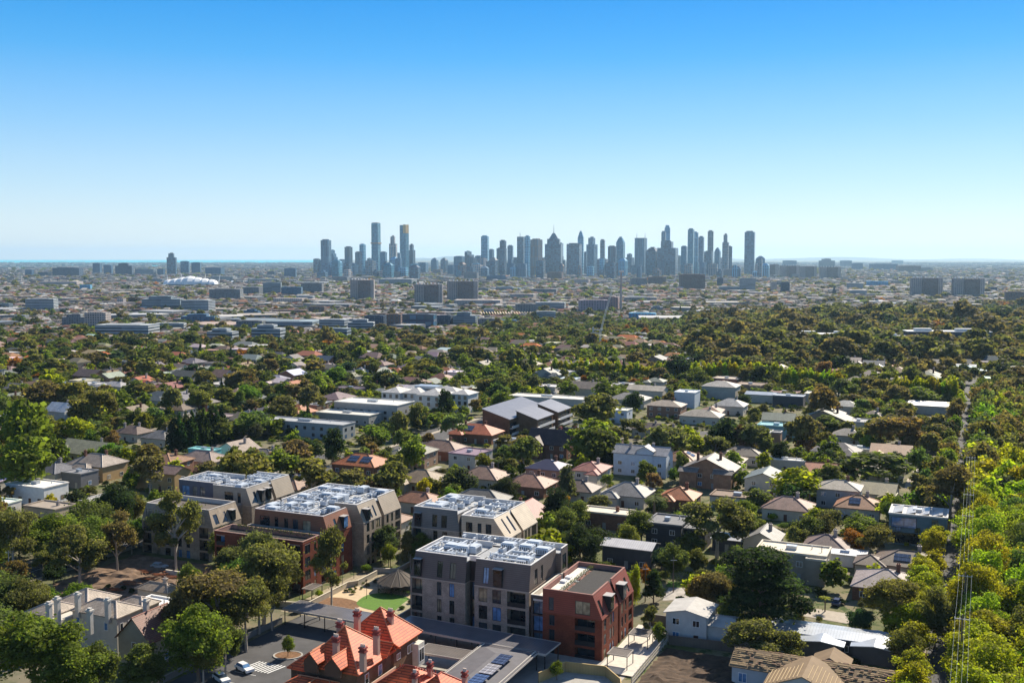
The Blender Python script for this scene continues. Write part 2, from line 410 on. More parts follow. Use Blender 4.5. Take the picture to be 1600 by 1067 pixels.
SK = [(491, 501, 404, B2, 'flat'), (503, 518, 374, B1, 'flat'), (518, 532, 391, B1, 'steps'), (531, 540, 405, B1, 'flat'), (540, 551, 385, B2, 'flat'), (556, 566, 393, B2, 'flat'),
 (563, 572, 381, B3, 'flat'), (573, 583, 403, B1, 'step'), (582, 595, 348, TL, 'burst'), (595, 605, 393, B1, 'flat'), (609, 621, 368, PL, 'step'), (618, 627, 395, B1, 'flat'),
 (626, 639, 352, TL, 'gold'), (639, 649, 381, B2, 'step'), (612, 640, 402, B2, 'flat'), (654, 669, 410, B1, 'flat'), (674, 685, 403, B1, 'taper'), (689, 700, 403, B2, 'taper'),
 (677, 692, 421, BR, 'flat'), (710, 727, 400, B1, 'flat'), (727, 752, 393, B2, 'steps'), (752, 764, 368, B3, 'flat'), (764, 772, 389, B1, 'flat'), (781, 791, 375, B2, 'flat'),
 (793, 802, 383, B1, 'flat'), (776, 792, 387, B2, 'flat'), (808, 821, 370, B2, 'mast'), (820, 828, 368, B3, 'flat'), (829, 847, 373, BR, 'flat'), (821, 831, 381, B1, 'flat'),
 (851, 879, 351, B2, 'spire'), (868, 880, 379, B1, 'flat'), (885, 909, 380, B2, 'flat'), (902, 912, 361, B3, 'taper'), (912, 917, 393, B1, 'flat'), (916, 933, 370, B1, 'step'),
 (937, 945, 374, GY, 'flat'), (949, 963, 384, B2, 'flat'), (962, 976, 370, TL, 'taper'), (977, 990, 396, B2, 'step'), (991, 1010, 372, B1, 'antennas'), (1008, 1030, 386, B2, 'taper'),
 (1003, 1013, 404, PL, 'flat'), (1032, 1040, 361, B1, 'flat'), (1036, 1047, 352, B3, 'round'), (1025, 1060, 376, B2, 'step'), (1031, 1050, 379, B3, 'taper'), (1063, 1073, 384, B1, 'flat'),
 (1073, 1084, 357, TL, 'flat'), (1078, 1090, 362, B3, 'flat'), (1090, 1099, 369, B1, 'flat'), (1099, 1114, 392, B2, 'flat'), (1104, 1114, 360, GY, 'flat'), (1115, 1125, 387, B1, 'taper'),
 (1127, 1138, 365, GY, 'step'), (1131, 1143, 384, B2, 'flat'), (1161, 1179, 361, B1, 'flat'), (1179, 1195, 400, B1, 'taper'), (1052, 1064, 399, GY, 'flat'), (870, 884, 400, B2, 'step'),
 (932, 950, 404, GY, 'flat'), (700, 712, 414, B1, 'flat'), (840, 852, 404, BR, 'flat'), (545, 560, 412, B1, 'flat'), (598, 612, 414, B2, 'flat'), (505, 520, 410, B1, 'flat'),
 (642, 655, 412, B3, 'flat'), (740, 756, 406, GY, 'flat'), (795, 812, 402, B1, 'flat'), (1140, 1156, 415, GY, 'flat'), (1015, 1030, 410, BR, 'flat'), (575, 590, 410, B3, 'flat'),
 (1068, 1082, 412, GY, 'flat'), (1085, 1103, 409, B1, 'flat'), (955, 972, 411, BR, 'flat'), (985, 1003, 414, B1, 'flat'), (520, 545, 418, B1, 'flat'), (760, 777, 408, B2, 'flat')]
_r = random.Random(77)
for _k in range(64):
    _x = _r.uniform(492, 650) if _k % 3 == 0 else _r.uniform(704, 1195); _w = _r.uniform(7, 17); _c = _r.choice((B1, B2, GY, B1, BR, TL, B3, PL))
    SK.append((_x, _x + _w, _r.uniform(398, 424), _c, _r.choice(('flat', 'flat', 'step', 'taper'))))
topw = {'flat': 'flat topped', 'step': 'stepped top', 'steps': 'staircase shaped', 'spire': 'domed spire', 'taper': 'tapered top', 'round': 'round', 'antennas': 'twin antenna', 'mast': 'single mast', 'burst': 'gold banded', 'gold': 'gold crowned'}
mats_t = [MT['fac_t'], MT['fac_v'], MT['fac_t']]
auto = []     # (object, description, px, py) to be worded once everything stands
for i, (x0, x1, yt, c, tp) in enumerate(SK):
    d = 6000 + (i * 137 % 9) * 90 + (600 if yt > 395 else 0) - (900 if yt > 403 and i > 55 else 0) - (500 if i > 82 else 0)
    o = far_tower(x0, x1, yt, d, c, mats_t[i % 3], tp, None, group='towers of the city skyline')
    auto.append((o, f"{cn[c]} {topw[tp]} tower", (x0 + x1) / 2, yt, 'sky'))
    LM.append  # skyline words itself by neighbours
SKYLM = [('gold banded tallest tower', 588, 348), ('gold crowned glass tower', 632, 352), ('domed spire tower', 864, 354), ('twin antenna tower', 1000, 372), ('lone far right tower', 1170, 361),
         ('round glass tower', 1041, 352), ('pale beige stepped tower', 615, 368), ('leftmost staircase shaped tower', 524, 391), ('brown flat topped tower', 838, 373), ('single mast tower', 815, 370)]

# tall blocks nearer than the skyline: (x0,x1,ytop,ybase,colour,material,name,description)
SHORT = ['lone housing tower block', 'left joined tower block', 'right joined tower block', 'leftmost small tower block', 'second small tower block', 'third small tower block', 'rightmost small tower block', 'left wide tower block', 'right wide tower block']
def estate(x0, x1, yt, yb, label):
    X, Y, z0 = G((x0 + x1) / 2, yb); w = (x1 - x0) / F * Y; h = Zat(X, Y, yt) - z0
    e = empty('housing_tower', (X, Y, z0), 0); tag(e, label, 'tower block', 'concrete public housing tower blocks')
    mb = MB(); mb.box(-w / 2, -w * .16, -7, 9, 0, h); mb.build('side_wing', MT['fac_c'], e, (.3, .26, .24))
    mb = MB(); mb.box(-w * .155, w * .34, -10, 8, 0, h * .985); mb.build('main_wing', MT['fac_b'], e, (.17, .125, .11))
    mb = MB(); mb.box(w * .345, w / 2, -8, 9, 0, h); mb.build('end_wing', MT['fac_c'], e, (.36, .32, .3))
    mb = MB()
    for k in range(7): mb.box(-w * .45 + k * w * .13, -w * .41 + k * w * .13, -2, 2, h + .02, h + 3)
    mb.build('roof_plant', MT['white'], e)
    LM.append((SHORT[len([1 for o in COL.objects if o.name.startswith('housing_tower')]) - 1], (x0 + x1) / 2, (yt + yb) / 2))
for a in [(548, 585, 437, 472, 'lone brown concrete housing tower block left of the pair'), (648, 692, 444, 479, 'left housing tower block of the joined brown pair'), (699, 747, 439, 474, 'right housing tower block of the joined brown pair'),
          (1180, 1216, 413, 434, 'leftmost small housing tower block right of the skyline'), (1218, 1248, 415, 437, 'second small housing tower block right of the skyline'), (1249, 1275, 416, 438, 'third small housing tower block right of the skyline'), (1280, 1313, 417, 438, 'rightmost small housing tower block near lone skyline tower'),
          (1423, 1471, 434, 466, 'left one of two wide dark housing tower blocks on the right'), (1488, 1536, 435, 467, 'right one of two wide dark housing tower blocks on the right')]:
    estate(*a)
MID = [(262, 276, 395, 431, B2, 'fac_t', 'step'), (283, 296, 408, 430, B1, 'fac_t', 'flat'), (300, 314, 410, 430, B1, 'fac_b', 'flat'), (146, 159, 411, 430, B1, 'fac_b', 'flat'), (163, 176, 414, 431, B1, 'fac_b', 'flat'), (182, 208, 411, 432, B2, 'fac_b', 'step'),
 (86, 127, 418, 434, B2, 'fac_b', 'flat'), (60, 80, 425, 434, B2, 'fac_b', 'flat'), (40, 53, 421, 434, B1, 'fac_b', 'flat'), (213, 245, 420, 432, B2, 'fac_a', 'flat'), (246, 258, 420, 432, B1, 'fac_b', 'flat'), (322, 350, 418, 432, B1, 'fac_b', 'flat'), (418, 431, 424, 433, B2, 'fac_b', 'flat'),
 (445, 463, 419, 436, B1, 'fac_b', 'flat'), (330, 378, 451, 471, GY, 'fac_b', 'flat'), (412, 440, 441, 462, B2, 'fac_a', 'flat'), (380, 410, 448, 464, GY, 'fac_c', 'flat'), (441, 472, 448, 464, B1, 'fac_b', 'flat'), (472, 505, 442, 460, GY, 'fac_b', 'flat'), (184, 196, 466, 480, PL, 'fac_c', 'flat'),
 (44, 88, 466, 485, B2, 'fac_a', 'flat'), (225, 285, 462, 482, B2, 'fac_a', 'step'), (285, 335, 468, 486, B2, 'fac_a', 'flat'), (100, 138, 490, 512, GY, 'fac_b', 'step'), (135, 172, 487, 516, PL, 'fac_b', 'flat'), (155, 245, 506, 528, B2, 'fac_a', 'flat'), (245, 290, 504, 518, GY, 'fac_a', 'flat'),
 (286, 338, 490, 506, B1, 'fac_b', 'step'), (325, 372, 512, 536, B1, 'fac_a', 'step'), (372, 415, 500, 517, GY, 'fac_b', 'flat'), (375, 500, 500, 516, B2, 'fac_a', 'flat'), (395, 445, 506, 535, B1, 'fac_a', 'step'), (500, 545, 498, 518, GY, 'fac_a', 'flat'), (502, 548, 512, 532, PL, 'fac_a', 'flat'), (545, 585, 498, 520, GY, 'fac_a', 'step'),
 (570, 605, 492, 516, B2, 'fac_b', 'flat'), (605, 628, 490, 517, BR, 'fac_b', 'flat'), (628, 682, 490, 515, B2, 'fac_t', 'flat'), (683, 708, 492, 512, B2, 'fac_b', 'flat'), (708, 746, 487, 512, B1, 'fac_a', 'step'), (747, 775, 497, 512, GY, 'fac_b', 'flat'), (710, 785, 468, 480, PL, 'fac_b', 'flat'), (732, 756, 461, 472, PL, 'fac_b', 'flat'),
 (805, 838, 474, 489, GY, 'fac_c', 'flat'), (838, 868, 486, 498, B1, 'fac_a', 'flat'), (904, 950, 468, 488, (.27, .21, .25), 'fac_c', 'flat'), (936, 968, 463, 484, (.27, .17, .16), 'fac_c', 'flat'), (826, 872, 451, 461, GY, 'fac_b', 'flat'), (897, 922, 436, 446, PL, 'fac_b', 'flat'), (1062, 1100, 428, 455, BR, 'fac_b', 'flat'), (1064, 1102, 417, 427, GY, 'fac_b', 'flat'),
 (1120, 1130, 434, 449, B2, 'fac_b', 'flat'), (1155, 1180, 434, 458, B1, 'fac_a', 'flat'), (1204, 1213, 440, 459, PL, 'fac_b', 'flat'), (1220, 1233, 440, 460, B2, 'fac_b', 'flat'), (1279, 1304, 404, 420, B2, 'fac_b', 'step'), (1222, 1245, 407, 419, B1, 'fac_b', 'flat'), (1313, 1330, 407, 418, B1, 'fac_b', 'flat'), (1360, 1400, 412, 424, B1, 'fac_b', 'flat'),
 (1402, 1436, 415, 427, BR, 'fac_b', 'flat'), (1330, 1348, 411, 423, B1, 'fac_b', 'flat'), (1570, 1600, 455, 476, BR, 'fac_b', 'flat'), (1394, 1410, 407, 413, B1, 'fac_b', 'flat'), (1438, 1456, 418, 427, GY, 'fac_b', 'flat'), (1102, 1135, 468, 477, PL, 'fac_b', 'flat'), (985, 1010, 434, 449, GY, 'fac_b', 'flat'),
 (1012, 1040, 432, 447, BR, 'fac_b', 'flat'), (1130, 1155, 420, 436, GY, 'fac_b', 'flat'), (855, 880, 425, 440, BR, 'fac_b', 'flat'), (760, 790, 430, 442, B1, 'fac_b', 'flat'), (725, 748, 425, 440, GY, 'fac_b', 'flat'), (600, 625, 424, 437, GY, 'fac_b', 'flat'), (520, 545, 432, 443, GY, 'fac_b', 'flat')]
_r = random.Random(5)
for _k in range(120):
    _yb = _r.uniform(436, 512); _x = _r.uniform(-10, 1130 if _yb > 470 else 1590); _w = _r.uniform(14, 58)
    if any(a - 6 < _x + _w / 2 < b + 6 and abs(d - _yb) < 9 for a, b, c, d, *q in MID): continue
    if abs(_x + _w / 2 - 955) < 45 or abs(_x + _w / 2 - 298) < 60 and _yb > 448: continue
    MID.append((_x, _x + _w, _yb - _r.uniform(5, 12), _yb, _r.choice((GY, PL, B1, B2, BR, B3, PL, GY)), _r.choice(('fac_b', 'fac_a', 'fac_c')), _r.choice(('flat', 'flat', 'step'))))
mw = {'fac_a': 'ribbon windowed', 'fac_b': 'grid windowed', 'fac_c': 'plain walled', 'fac_t': 'curtain walled'}
for i, (x0, x1, yt, yb, c, mk, tp) in enumerate(MID):
    if mk == 'fac_a': c = (.34, .37, .39) if i % 3 else (.2, .26, .3)
    o = far_tower(x0, x1, yt, 0, c, MT[mk], tp, None, 'apartment block' if mk != 'fac_a' else 'office building', 'apartment_block' if mk != 'fac_a' else 'office_building', rng.uniform(-.3, .1), 'mid rise buildings across the flats', yb)
    dn = cn.get(c, 'mauve'); auto.append((o, f"{dn} {mw[mk]} mid-rise block", (x0 + x1) / 2, (yt + yb) / 2, 'mid'))

# stadium with white bubble roof and canopies
sx_, sy_, sz_ = G(298, 449); e = empty('stadium', (sx_, sy_, sz_)); e.scale = (1.2, 1.2, 1.35); tag(e, 'white stadium with bubble domed roof shells and slanting masts', 'stadium')
s1 = sy_ / F
for k in range(7):
    mb = MB(); cx = (-27 + k * 9) * s1; r = (13 - abs(k - 3) * 1.3) * s1; hh = (9.5 - abs(k - 3) * 1.3) * s1; n = 8
    for i in range(n):
        for j in range(4):
            def sp(i, j):
                t = 2 * math.pi * i / n; p = math.pi / 2 * j / 4
                return (cx + r * math.cos(t) * math.cos(p), r * 1.3 * math.sin(t) * math.cos(p), 9 + hh * math.sin(p))
            mb.poly([sp(i, j), sp(i + 1, j), sp(i + 1, j + 1), sp(i, j + 1)])
    mb.build('roof_shell', MT['white'], e, smooth=True)
mb = MB(); mb.box(-36 * s1, 38 * s1, -14 * s1, 14 * s1, 0, 9); mb.build('stand', MT['fac_a'], e, GY)
for k, t in enumerate((-32, -13, 14, 33)):
    mb = MB(); mb.tube((t * s1, 10 * s1, 0), ((t - 3) * s1 if t < 0 else (t + 2) * s1, 13 * s1, 15 * s1), 1.4, .6); mb.build('mast', MT['white'], e)
LM.append(('white domed stadium', 298, 443))
e = empty('sports_canopy', G(385, 444)); tag(e, 'long white tent canopy right of the domed stadium', 'canopy')
mb = MB()
for k in range(8):
    a = (-42 + k * 10) * 2.0; mb.poly([(a, -16, 6), (a + 10, -16, 6), (a + 10, 0, 15)]); mb.poly([(a, -16, 6), (a + 10, 0, 15), (a, 0, 15)]); mb.poly([(a, 0, 15), (a + 10, 0, 15), (a + 20, 18, 8), (a, 18, 8)])
mb.build('fabric_roof', MT['white'], e)
mb = MB()
for k in range(8): mb.tube(((-42 + k * 10) * 2.0, 0, 0), ((-42 + k * 10) * 2.0, 0, 15), .5)
mb.build('poles', MT['steel'], e)
# slim brick chimney
x, y, z = G(970, 488); e = empty('brick_chimney', (x, y, z)); tag(e, 'tall slim brick factory chimney with pale cap beside the straight road', 'chimney')
mb = MB(); h = Zat(x, y, 426) - z; mb.tube((0, 0, 0), (0, 0, h), 2.0 * y / F, 1.4 * y / F, 12); mb.build('stack', MT['brick'], e, (.42, .37, .35))
mb = MB(); mb.tube((0, 0, h), (0, 0, h + 3 * y / F), 3.6 * y / F, 3.8 * y / F, 12); mb.build('cap', MT['wall'], e, (.6, .55, .48)); LM.append(('slim brick chimney', 970, 455))
# dark church spire
x, y, z = G(1303, 464); e = empty('church_spire', (x, y, z)); tag(e, 'dark pointed church spire standing alone on the right flats', 'church')
h = Zat(x, y, 446) - z; mb = MB(); mb.box(-4, 4, -4, 4, 0, h * .45); mb.build('tower', MT['brick'], e, (.06, .055, .06))
mb = MB(); mb.frustum((-4.4, 4.4, -4.4, 4.4), (-.2, .2, -.2, .2), h * .451, h); mb.build('spire', MT['wall'], e, (.045, .045, .06)); LM.append(('dark church spire', 1303, 455))
# saw-tooth warehouse
x, y, z = G(800, 497); e = empty('warehouse', (x, y, z)); tag(e, 'long warehouse with cream sawtooth roof near the tall chimney', 'warehouse')
s1 = y / F; mb = MB(); mb.box(-50 * s1, 36 * s1, -8 * s1, 14 * s1, 0, 7); mb.build('walls', MT['brick'], e, (.25, .13, .1))
mb = MB()
for k in range(20):
    a = (-50 + k * 4.3) * s1; w = 4.1 * s1; mb.poly([(a, -8 * s1, 7.02), (a + w * .25, -8 * s1, 12), (a + w * .25, 14 * s1, 12), (a, 14 * s1, 7.02)][::-1]); mb.poly([(a + w * .25, -8 * s1, 12), (a + w, -8 * s1, 7.02), (a + w, 14 * s1, 7.02), (a + w * .25, 14 * s1, 12)])
mb.build('sawtooth_roof', MT['wall'], e, (.6, .5, .38)); LM.append(('cream sawtooth warehouse', 790, 495))
# long low school buildings among the gums (right)
def longroof(x0, x1, yt, yb, col, label, n=2, roof=(.55, .56, .55)):
    x, y, z = G((x0 + x1) / 2, yb + 9); s = y / F; w = (x1 - x0) * s; h = max(4, Zat(x, y, yt) - z)
    e = empty('school_building', (x, y, z), R(-6)); tag(e, label, 'school', 'school buildings among the gum trees')
    mb = MB(); mb.box(-w / 2, w / 2, 0, 16, 0, h); mb.build('walls', MT['fac_a'], e, col)
    mb = MB(); mb.box(-w / 2 - 1, w / 2 + 1, -1.5, 17, h + .02, h + .7)
    for k in range(n): mb.box(-w * .4 + k * w / n, -w * .2 + k * w / n, 3, 10, h + .72, h + 3)
    mb.build('roof', MT['deck'], e, roof)
for a in [(1245, 1345, 523, 534, (.2, .08, .07), 'long red walled school wing with pale roof left of the gum forest buildings'), (1326, 1420, 527, 541, (.05, .16, .2), 'long school wing with pale roof and dark ribbon windows'), (1420, 1545, 519, 536, B2, 'dark school wing with stepped flat roofs farthest right'),
          (1318, 1372, 517, 524, (.3, .3, .3), 'white roofed school hall behind the ribbon windowed wing')]:
    longroof(*a)
LM.append(('dark roofed school', 1440, 528)); LM.append(('red walled school wing', 1295, 528))
# ---------------------------------------------------------------- occupied ground (keeps trees off houses and roads)
OCC = {}
def mark(cx, cy, hw, hd, rz, val, grow=0.0):
    c, s = math.cos(rz), math.sin(rz); r = math.hypot(hw, hd) + grow
    for i in range(int((cx - r) // 2), int((cx + r) // 2) + 1):
        for j in range(int((cy - r) // 2), int((cy + r) // 2) + 1):
            x, y = i * 2 + 1 - cx, j * 2 + 1 - cy
            a, b = x * c + y * s, -x * s + y * c
            if abs(a) <= hw + grow and abs(b) <= hd + grow: OCC[(i, j)] = max(OCC.get((i, j), 0), val)
def occ(x, y): return OCC.get((int(x // 2), int(y // 2)), 0)
def mark_line(p, q, w, val):
    dx, dy = q[0] - p[0], q[1] - p[1]; l = math.hypot(dx, dy)
    mark((p[0] + q[0]) / 2, (p[1] + q[1]) / 2, l / 2, w / 2, math.atan2(dy, dx), val)

# shared small meshes
WIN = {}
def window_mesh(w, h, fr='white'):
    k = (round(w, 1), round(h, 1), fr)
    if k not in WIN:
        mb = MB(); t = .09
        mb.box(-w / 2, w / 2, -.06, 0, 0, t); mb.box(-w / 2, w / 2, -.06, 0, h - t, h); mb.box(-w / 2, -w / 2 + t, -.06, 0, t, h - t); mb.box(w / 2 - t, w / 2, -.06, 0, t, h - t)
        if w > 1.3: mb.box(-.04, .04, -.055, 0, t, h - t)
        mb.box(-w / 2 + t, w / 2 - t, -.03, -.005, t, h - t, 1)
        o = mb.build('window', [MT[fr], MT['glass']]); WIN[k] = o.data; bpy.data.objects.remove(o)
    return WIN[k]
def put_window(parent, x, y, z, rz, w, h, fr='white', name='window'):
    o = bpy.data.objects.new(name, window_mesh(w, h, fr)); COL.objects.link(o); o.parent = parent
    o.location = (x, y, z); o.rotation_euler = (0, 0, rz); return o

def hip(mb, x0, x1, y0, y1, z, pitch, ov=.5, ridge=None, m=0, caps=None):
    x0 -= ov; x1 += ov; y0 -= ov; y1 += ov; w, d = x1 - x0, y1 - y0; h = min(w, d) / 2 * pitch
    if w >= d: a, b = (x0 + d / 2, (y0 + y1) / 2, z + h), (x1 - d / 2, (y0 + y1) / 2, z + h)
    else: a, b = ((x0 + x1) / 2, y0 + w / 2, z + h), ((x0 + x1) / 2, y1 - w / 2, z + h)
    c = [(x0, y0, z), (x1, y0, z), (x1, y1, z), (x0, y1, z)]
    if w >= d: fs = [[c[0], c[1], b, a], [c[1], c[2], b], [c[2], c[3], a, b], [c[3], c[0], a]]; hips = [(c[0], a), (c[3], a), (c[1], b), (c[2], b), (a, b)]
    else: fs = [[c[0], c[1], a], [c[1], c[2], b, a], [c[2], c[3], b], [c[3], c[0], a, b]]; hips = [(c[0], a), (c[1], a), (c[2], b), (c[3], b), (a, b)]
    for f in fs: mb.poly(f, m)
    mb.poly([(p[0], p[1], z - .18) for p in c][::-1], m)
    for i in range(4):
        p, q = c[i], c[(i + 1) % 4]; mb.poly([(p[0], p[1], z - .18), (q[0], q[1], z - .18), q, p], m)
    if caps is not None:
        for p, q in hips: 
            if p != q: caps.tube((p[0], p[1], p[2] + .03), (q[0], q[1], q[2] + .03), .13, n=5)
    return h
def gable(mb, wl, x0, x1, y0, y1, z, pitch, axis='x', ov=.5, m=0, caps=None):
    w, d = x1 - x0, y1 - y0
    if axis == 'x':
        h = d / 2 * pitch; e = ov * pitch; ym = (y0 + y1) / 2
        A, B = (x0 - ov, ym, z + h), (x1 + ov, ym, z + h)
        P = [(x0 - ov, y0 - ov, z - e), (x1 + ov, y0 - ov, z - e), (x1 + ov, y1 + ov, z - e), (x0 - ov, y1 + ov, z - e)]
        if wl: wl.poly([(x0, y1, z), (x0, y0, z), (x0, ym, z + h)]); wl.poly([(x1, y0, z), (x1, y1, z), (x1, ym, z + h)])
        S = [(P[0], P[1], B, A), (P[2], P[3], A, B)]
    else:
        h = w / 2 * pitch; e = ov * pitch; xm = (x0 + x1) / 2
        A, B = (xm, y0 - ov, z + h), (xm, y1 + ov, z + h)
        P = [(x0 - ov, y0 - ov, z - e), (x1 + ov, y0 - ov, z - e), (x1 + ov, y1 + ov, z - e), (x0 - ov, y1 + ov, z - e)]
        if wl: wl.poly([(x0, y0, z), (x1, y0, z), (xm, y0, z + h)]); wl.poly([(x1, y1, z), (x0, y1, z), (xm, y1, z + h)])
        S = [(P[1], P[2], B, A), (P[3], P[0], A, B)]
    t = .16
    for f in S:
        up = [(p[0], p[1], p[2] + t) for p in f]; mb.poly(up, m); mb.poly(list(f)[::-1], m)
        for i in range(4): a, b = f[i], f[(i + 1) % 4]; mb.poly([a, b, up[(i + 1) % 4], up[i]], m)
    if caps is not None: caps.tube((A[0], A[1], A[2] + t + .02), (B[0], B[1], B[2] + t + .02), .13, n=5)
    return h

HLIST = []
def house(px, py, w, d, h, roof, rcol, wcol, label=None, lm=None, rz=-A24, wings=(), chim=1, solar=0, pitch=.5, win=True, wallm='wall', roofm='tile', name='house', cat='house', xy=None, frame='white', group=None, desc=None, grow=1.0, ridgecol=None):
    """px,py: photo pixel of the middle of the roof at eave height"""
    if xy is None:
        z = 0.0
        for _ in range(12):
            x, y = W(px, py, z + h); z = terr(x, y)
    else: x, y = xy; z = terr(x, y)
    e = empty(name, (x, y, z), rz); tag(e, label, cat, group)
    near = math.hypot(x, y)
    wl = MB(); rf = MB(); cp = MB() if near < 420 else None
    wl.box(-w / 2, w / 2, -d / 2, d / 2, -1.0, h)
    top = h
    for (a0, a1, b0, b1, hh) in wings:
        wl.box(a0, a1, b0, b1, -1.0, hh - .02)
    allb = [(-w / 2, w / 2, -d / 2, d / 2, h)] + list(wings)
    for i, (a0, a1, b0, b1, hh) in enumerate(allb):
        if roof == 'hip': hr = hip(rf, a0, a1, b0, b1, hh, pitch, caps=cp)
        elif roof in ('gx', 'gy'):
            ax = roof[1]
            if i: ax = 'y' if ax == 'x' else 'x'
            hr = gable(rf, wl, a0, a1, b0, b1, hh, pitch, ax, caps=cp)
        else:
            t = .22; hr = .5
            rf.box(a0 - .15, a1 + .15, b0 - .15, b1 + .15, hh + .01, hh + .12)
            for q in ((a0 - .2, a1 + .2, b0 - .2, b0 + t), (a0 - .2, a1 + .2, b1 - t, b1 + .2), (a0 - .2, a0 + t, b0 + t + .01, b1 - t - .01), (a1 - t, a1 + .2, b0 + t + .01, b1 - t - .01)):
                rf.box(q[0], q[1], q[2], q[3], hh + .13, hh + .5)
        if i == 0: top = hr
    wl.build('wall', MT[wallm], e, wcol)
    rm = 'deck' if roof == 'flat' else roofm
    r = rf.build('roof', MT[rm], e, rcol)
    if cp and cp.v and roofm == 'tile': cp.build('ridge_capping', MT['trim'], r, ridgecol or tuple(min(.6, c * 1.5 + .03) for c in rcol))
    for k in range(chim):
        cb = MB(); cx = w * (.18 - .4 * k) ; cy = d * (.12 if k % 2 == 0 else -.15); zt = h + top + .9 if roof != 'flat' else h + 1.3
        cb.box(cx - .45, cx + .45, cy - .35, cy + .35, h - .2, zt); cb.box(cx - .55, cx + .55, cy - .45, cy + .45, zt + .001, zt + .2); cb.tube((cx - .2, cy, zt + .2), (cx - .2, cy, zt + .6), .13); cb.tube((cx + .2, cy, zt + .2), (cx + .2, cy, zt + .6), .13)
        cb.build('chimney', MT['brick'], r, (.2, .1, .07) if wcol[0] < .45 else (.4, .36, .33))
    if roof == 'flat' and near < 700 and chim == 0:
        cb = MB(); cb.box(-w * .1, w * .05, -1, .6, h + .13, h + 1.1); cb.build('air_conditioner', MT['steel'], r); cb = MB(); cb.tube((w * .25, d * .2, h + .12), (w * .25, d * .2, h + 1.0), .15); cb.build('vent_pipe', MT['steel'], r)
    if solar and roof != 'flat':
        # panels on the camera-side slope
        for k in range(solar):
            mb = MB(); long_x = w >= d or roof == 'gx'; half = (d / 2 + .5) if long_x else (w / 2 + .5)
            for t0, t1 in ((.3, .5), (.53, .73)):
                ax = -w * .2 + k * w * .3; pw = min(4.2, w * .26)
                if long_x:
                    f = lambda a, t: (a, -half + half * t, h + half * t * pitch + .2)
                    mb.poly([f(ax, t0), f(ax + pw, t0), f(ax + pw, t1), f(ax, t1)])
                else:
                    f = lambda b_, t: (half - half * t, b_, h + half * t * pitch + .2); by = -d * .1 + k * 3.4
                    mb.poly([f(by, t0), f(by + 3, t0), f(by + 3, t1), f(by, t1)])
            mb.build('solar_panel', MT['solar'], r, (.035, .05, .09))
    if win and near < 560:
        for lv in range(max(1, int(h // 2.9))):
            zb = .9 + lv * 2.9; nx = max(1, int(w / 4.2)); ny = max(1, int(d / 4.8))
            ww = 1.5 if w > 8 else 1.1
            for k in range(nx):
                if lv == 0 and k == nx // 2: continue
                put_window(e, -w / 2 + w * (k + .5) / nx, -d / 2 - .005, zb, 0, ww, 1.4, frame)
            for k in range(ny): put_window(e, w / 2 + .005, -d / 2 + d * (k + .5) / ny, zb, math.pi / 2, ww, 1.4, frame)
        dm = MB(); kx = -w / 2 + w * (nx // 2 + .5) / nx; dm.box(kx - .5, kx + .5, -d / 2 - .07, -d / 2 - .004, .05, 2.1); dr = dm.build('door', MT['trim'], e, (.12, .05, .03) if wcol[0] > .3 else (.3, .3, .28))
    mark(x, y, w / 2, d / 2, rz, 3, 1.2)
    for (a0, a1, b0, b1, hh) in wings:
        c, s = math.cos(rz), math.sin(rz); mx, my = (a0 + a1) / 2, (b0 + b1) / 2; mark(x + mx * c - my * s, y + mx * s + my * c, (a1 - a0) / 2, (b1 - b0) / 2, rz, 3, 1.0)
    q = PX(x, y, z + h + 1)
    if xy is None: # keep the view of the roof clear of tall trees just in front
        dd = math.hypot(x, y); ux, uy = -x / dd, -y / dd
        cl = 9 + max(0, dd - 280) * .075
        mark(x + ux * (d / 2 + cl), y + uy * (d / 2 + cl), w / 2, cl, math.atan2(uy, ux) - math.pi / 2, 2)
    HLIST.append((x, y, w, d, rz))
    if lm: LM.append((lm, q[0], q[1]))
    if desc: auto.append((e, desc, q[0], q[1], 'all'))
    return e

TERRA = (.36, .17, .1); ORANGE = (.5, .16, .055); BEIGE = (.33, .25, .19); BROWN = (.2, .14, .11); RGREY = (.22, .21, .2); PALE = (.5, .46, .41); WHITE = (.72, .7, .66); SLATE = (.09, .09, .1); CREAM = (.6, .53, .42)
WC = (.5, .46, .38); WB = (.22, .11, .07); WW = (.68, .68, .66); WD = (.07, .07, .075); WO = (.4, .27, .13)
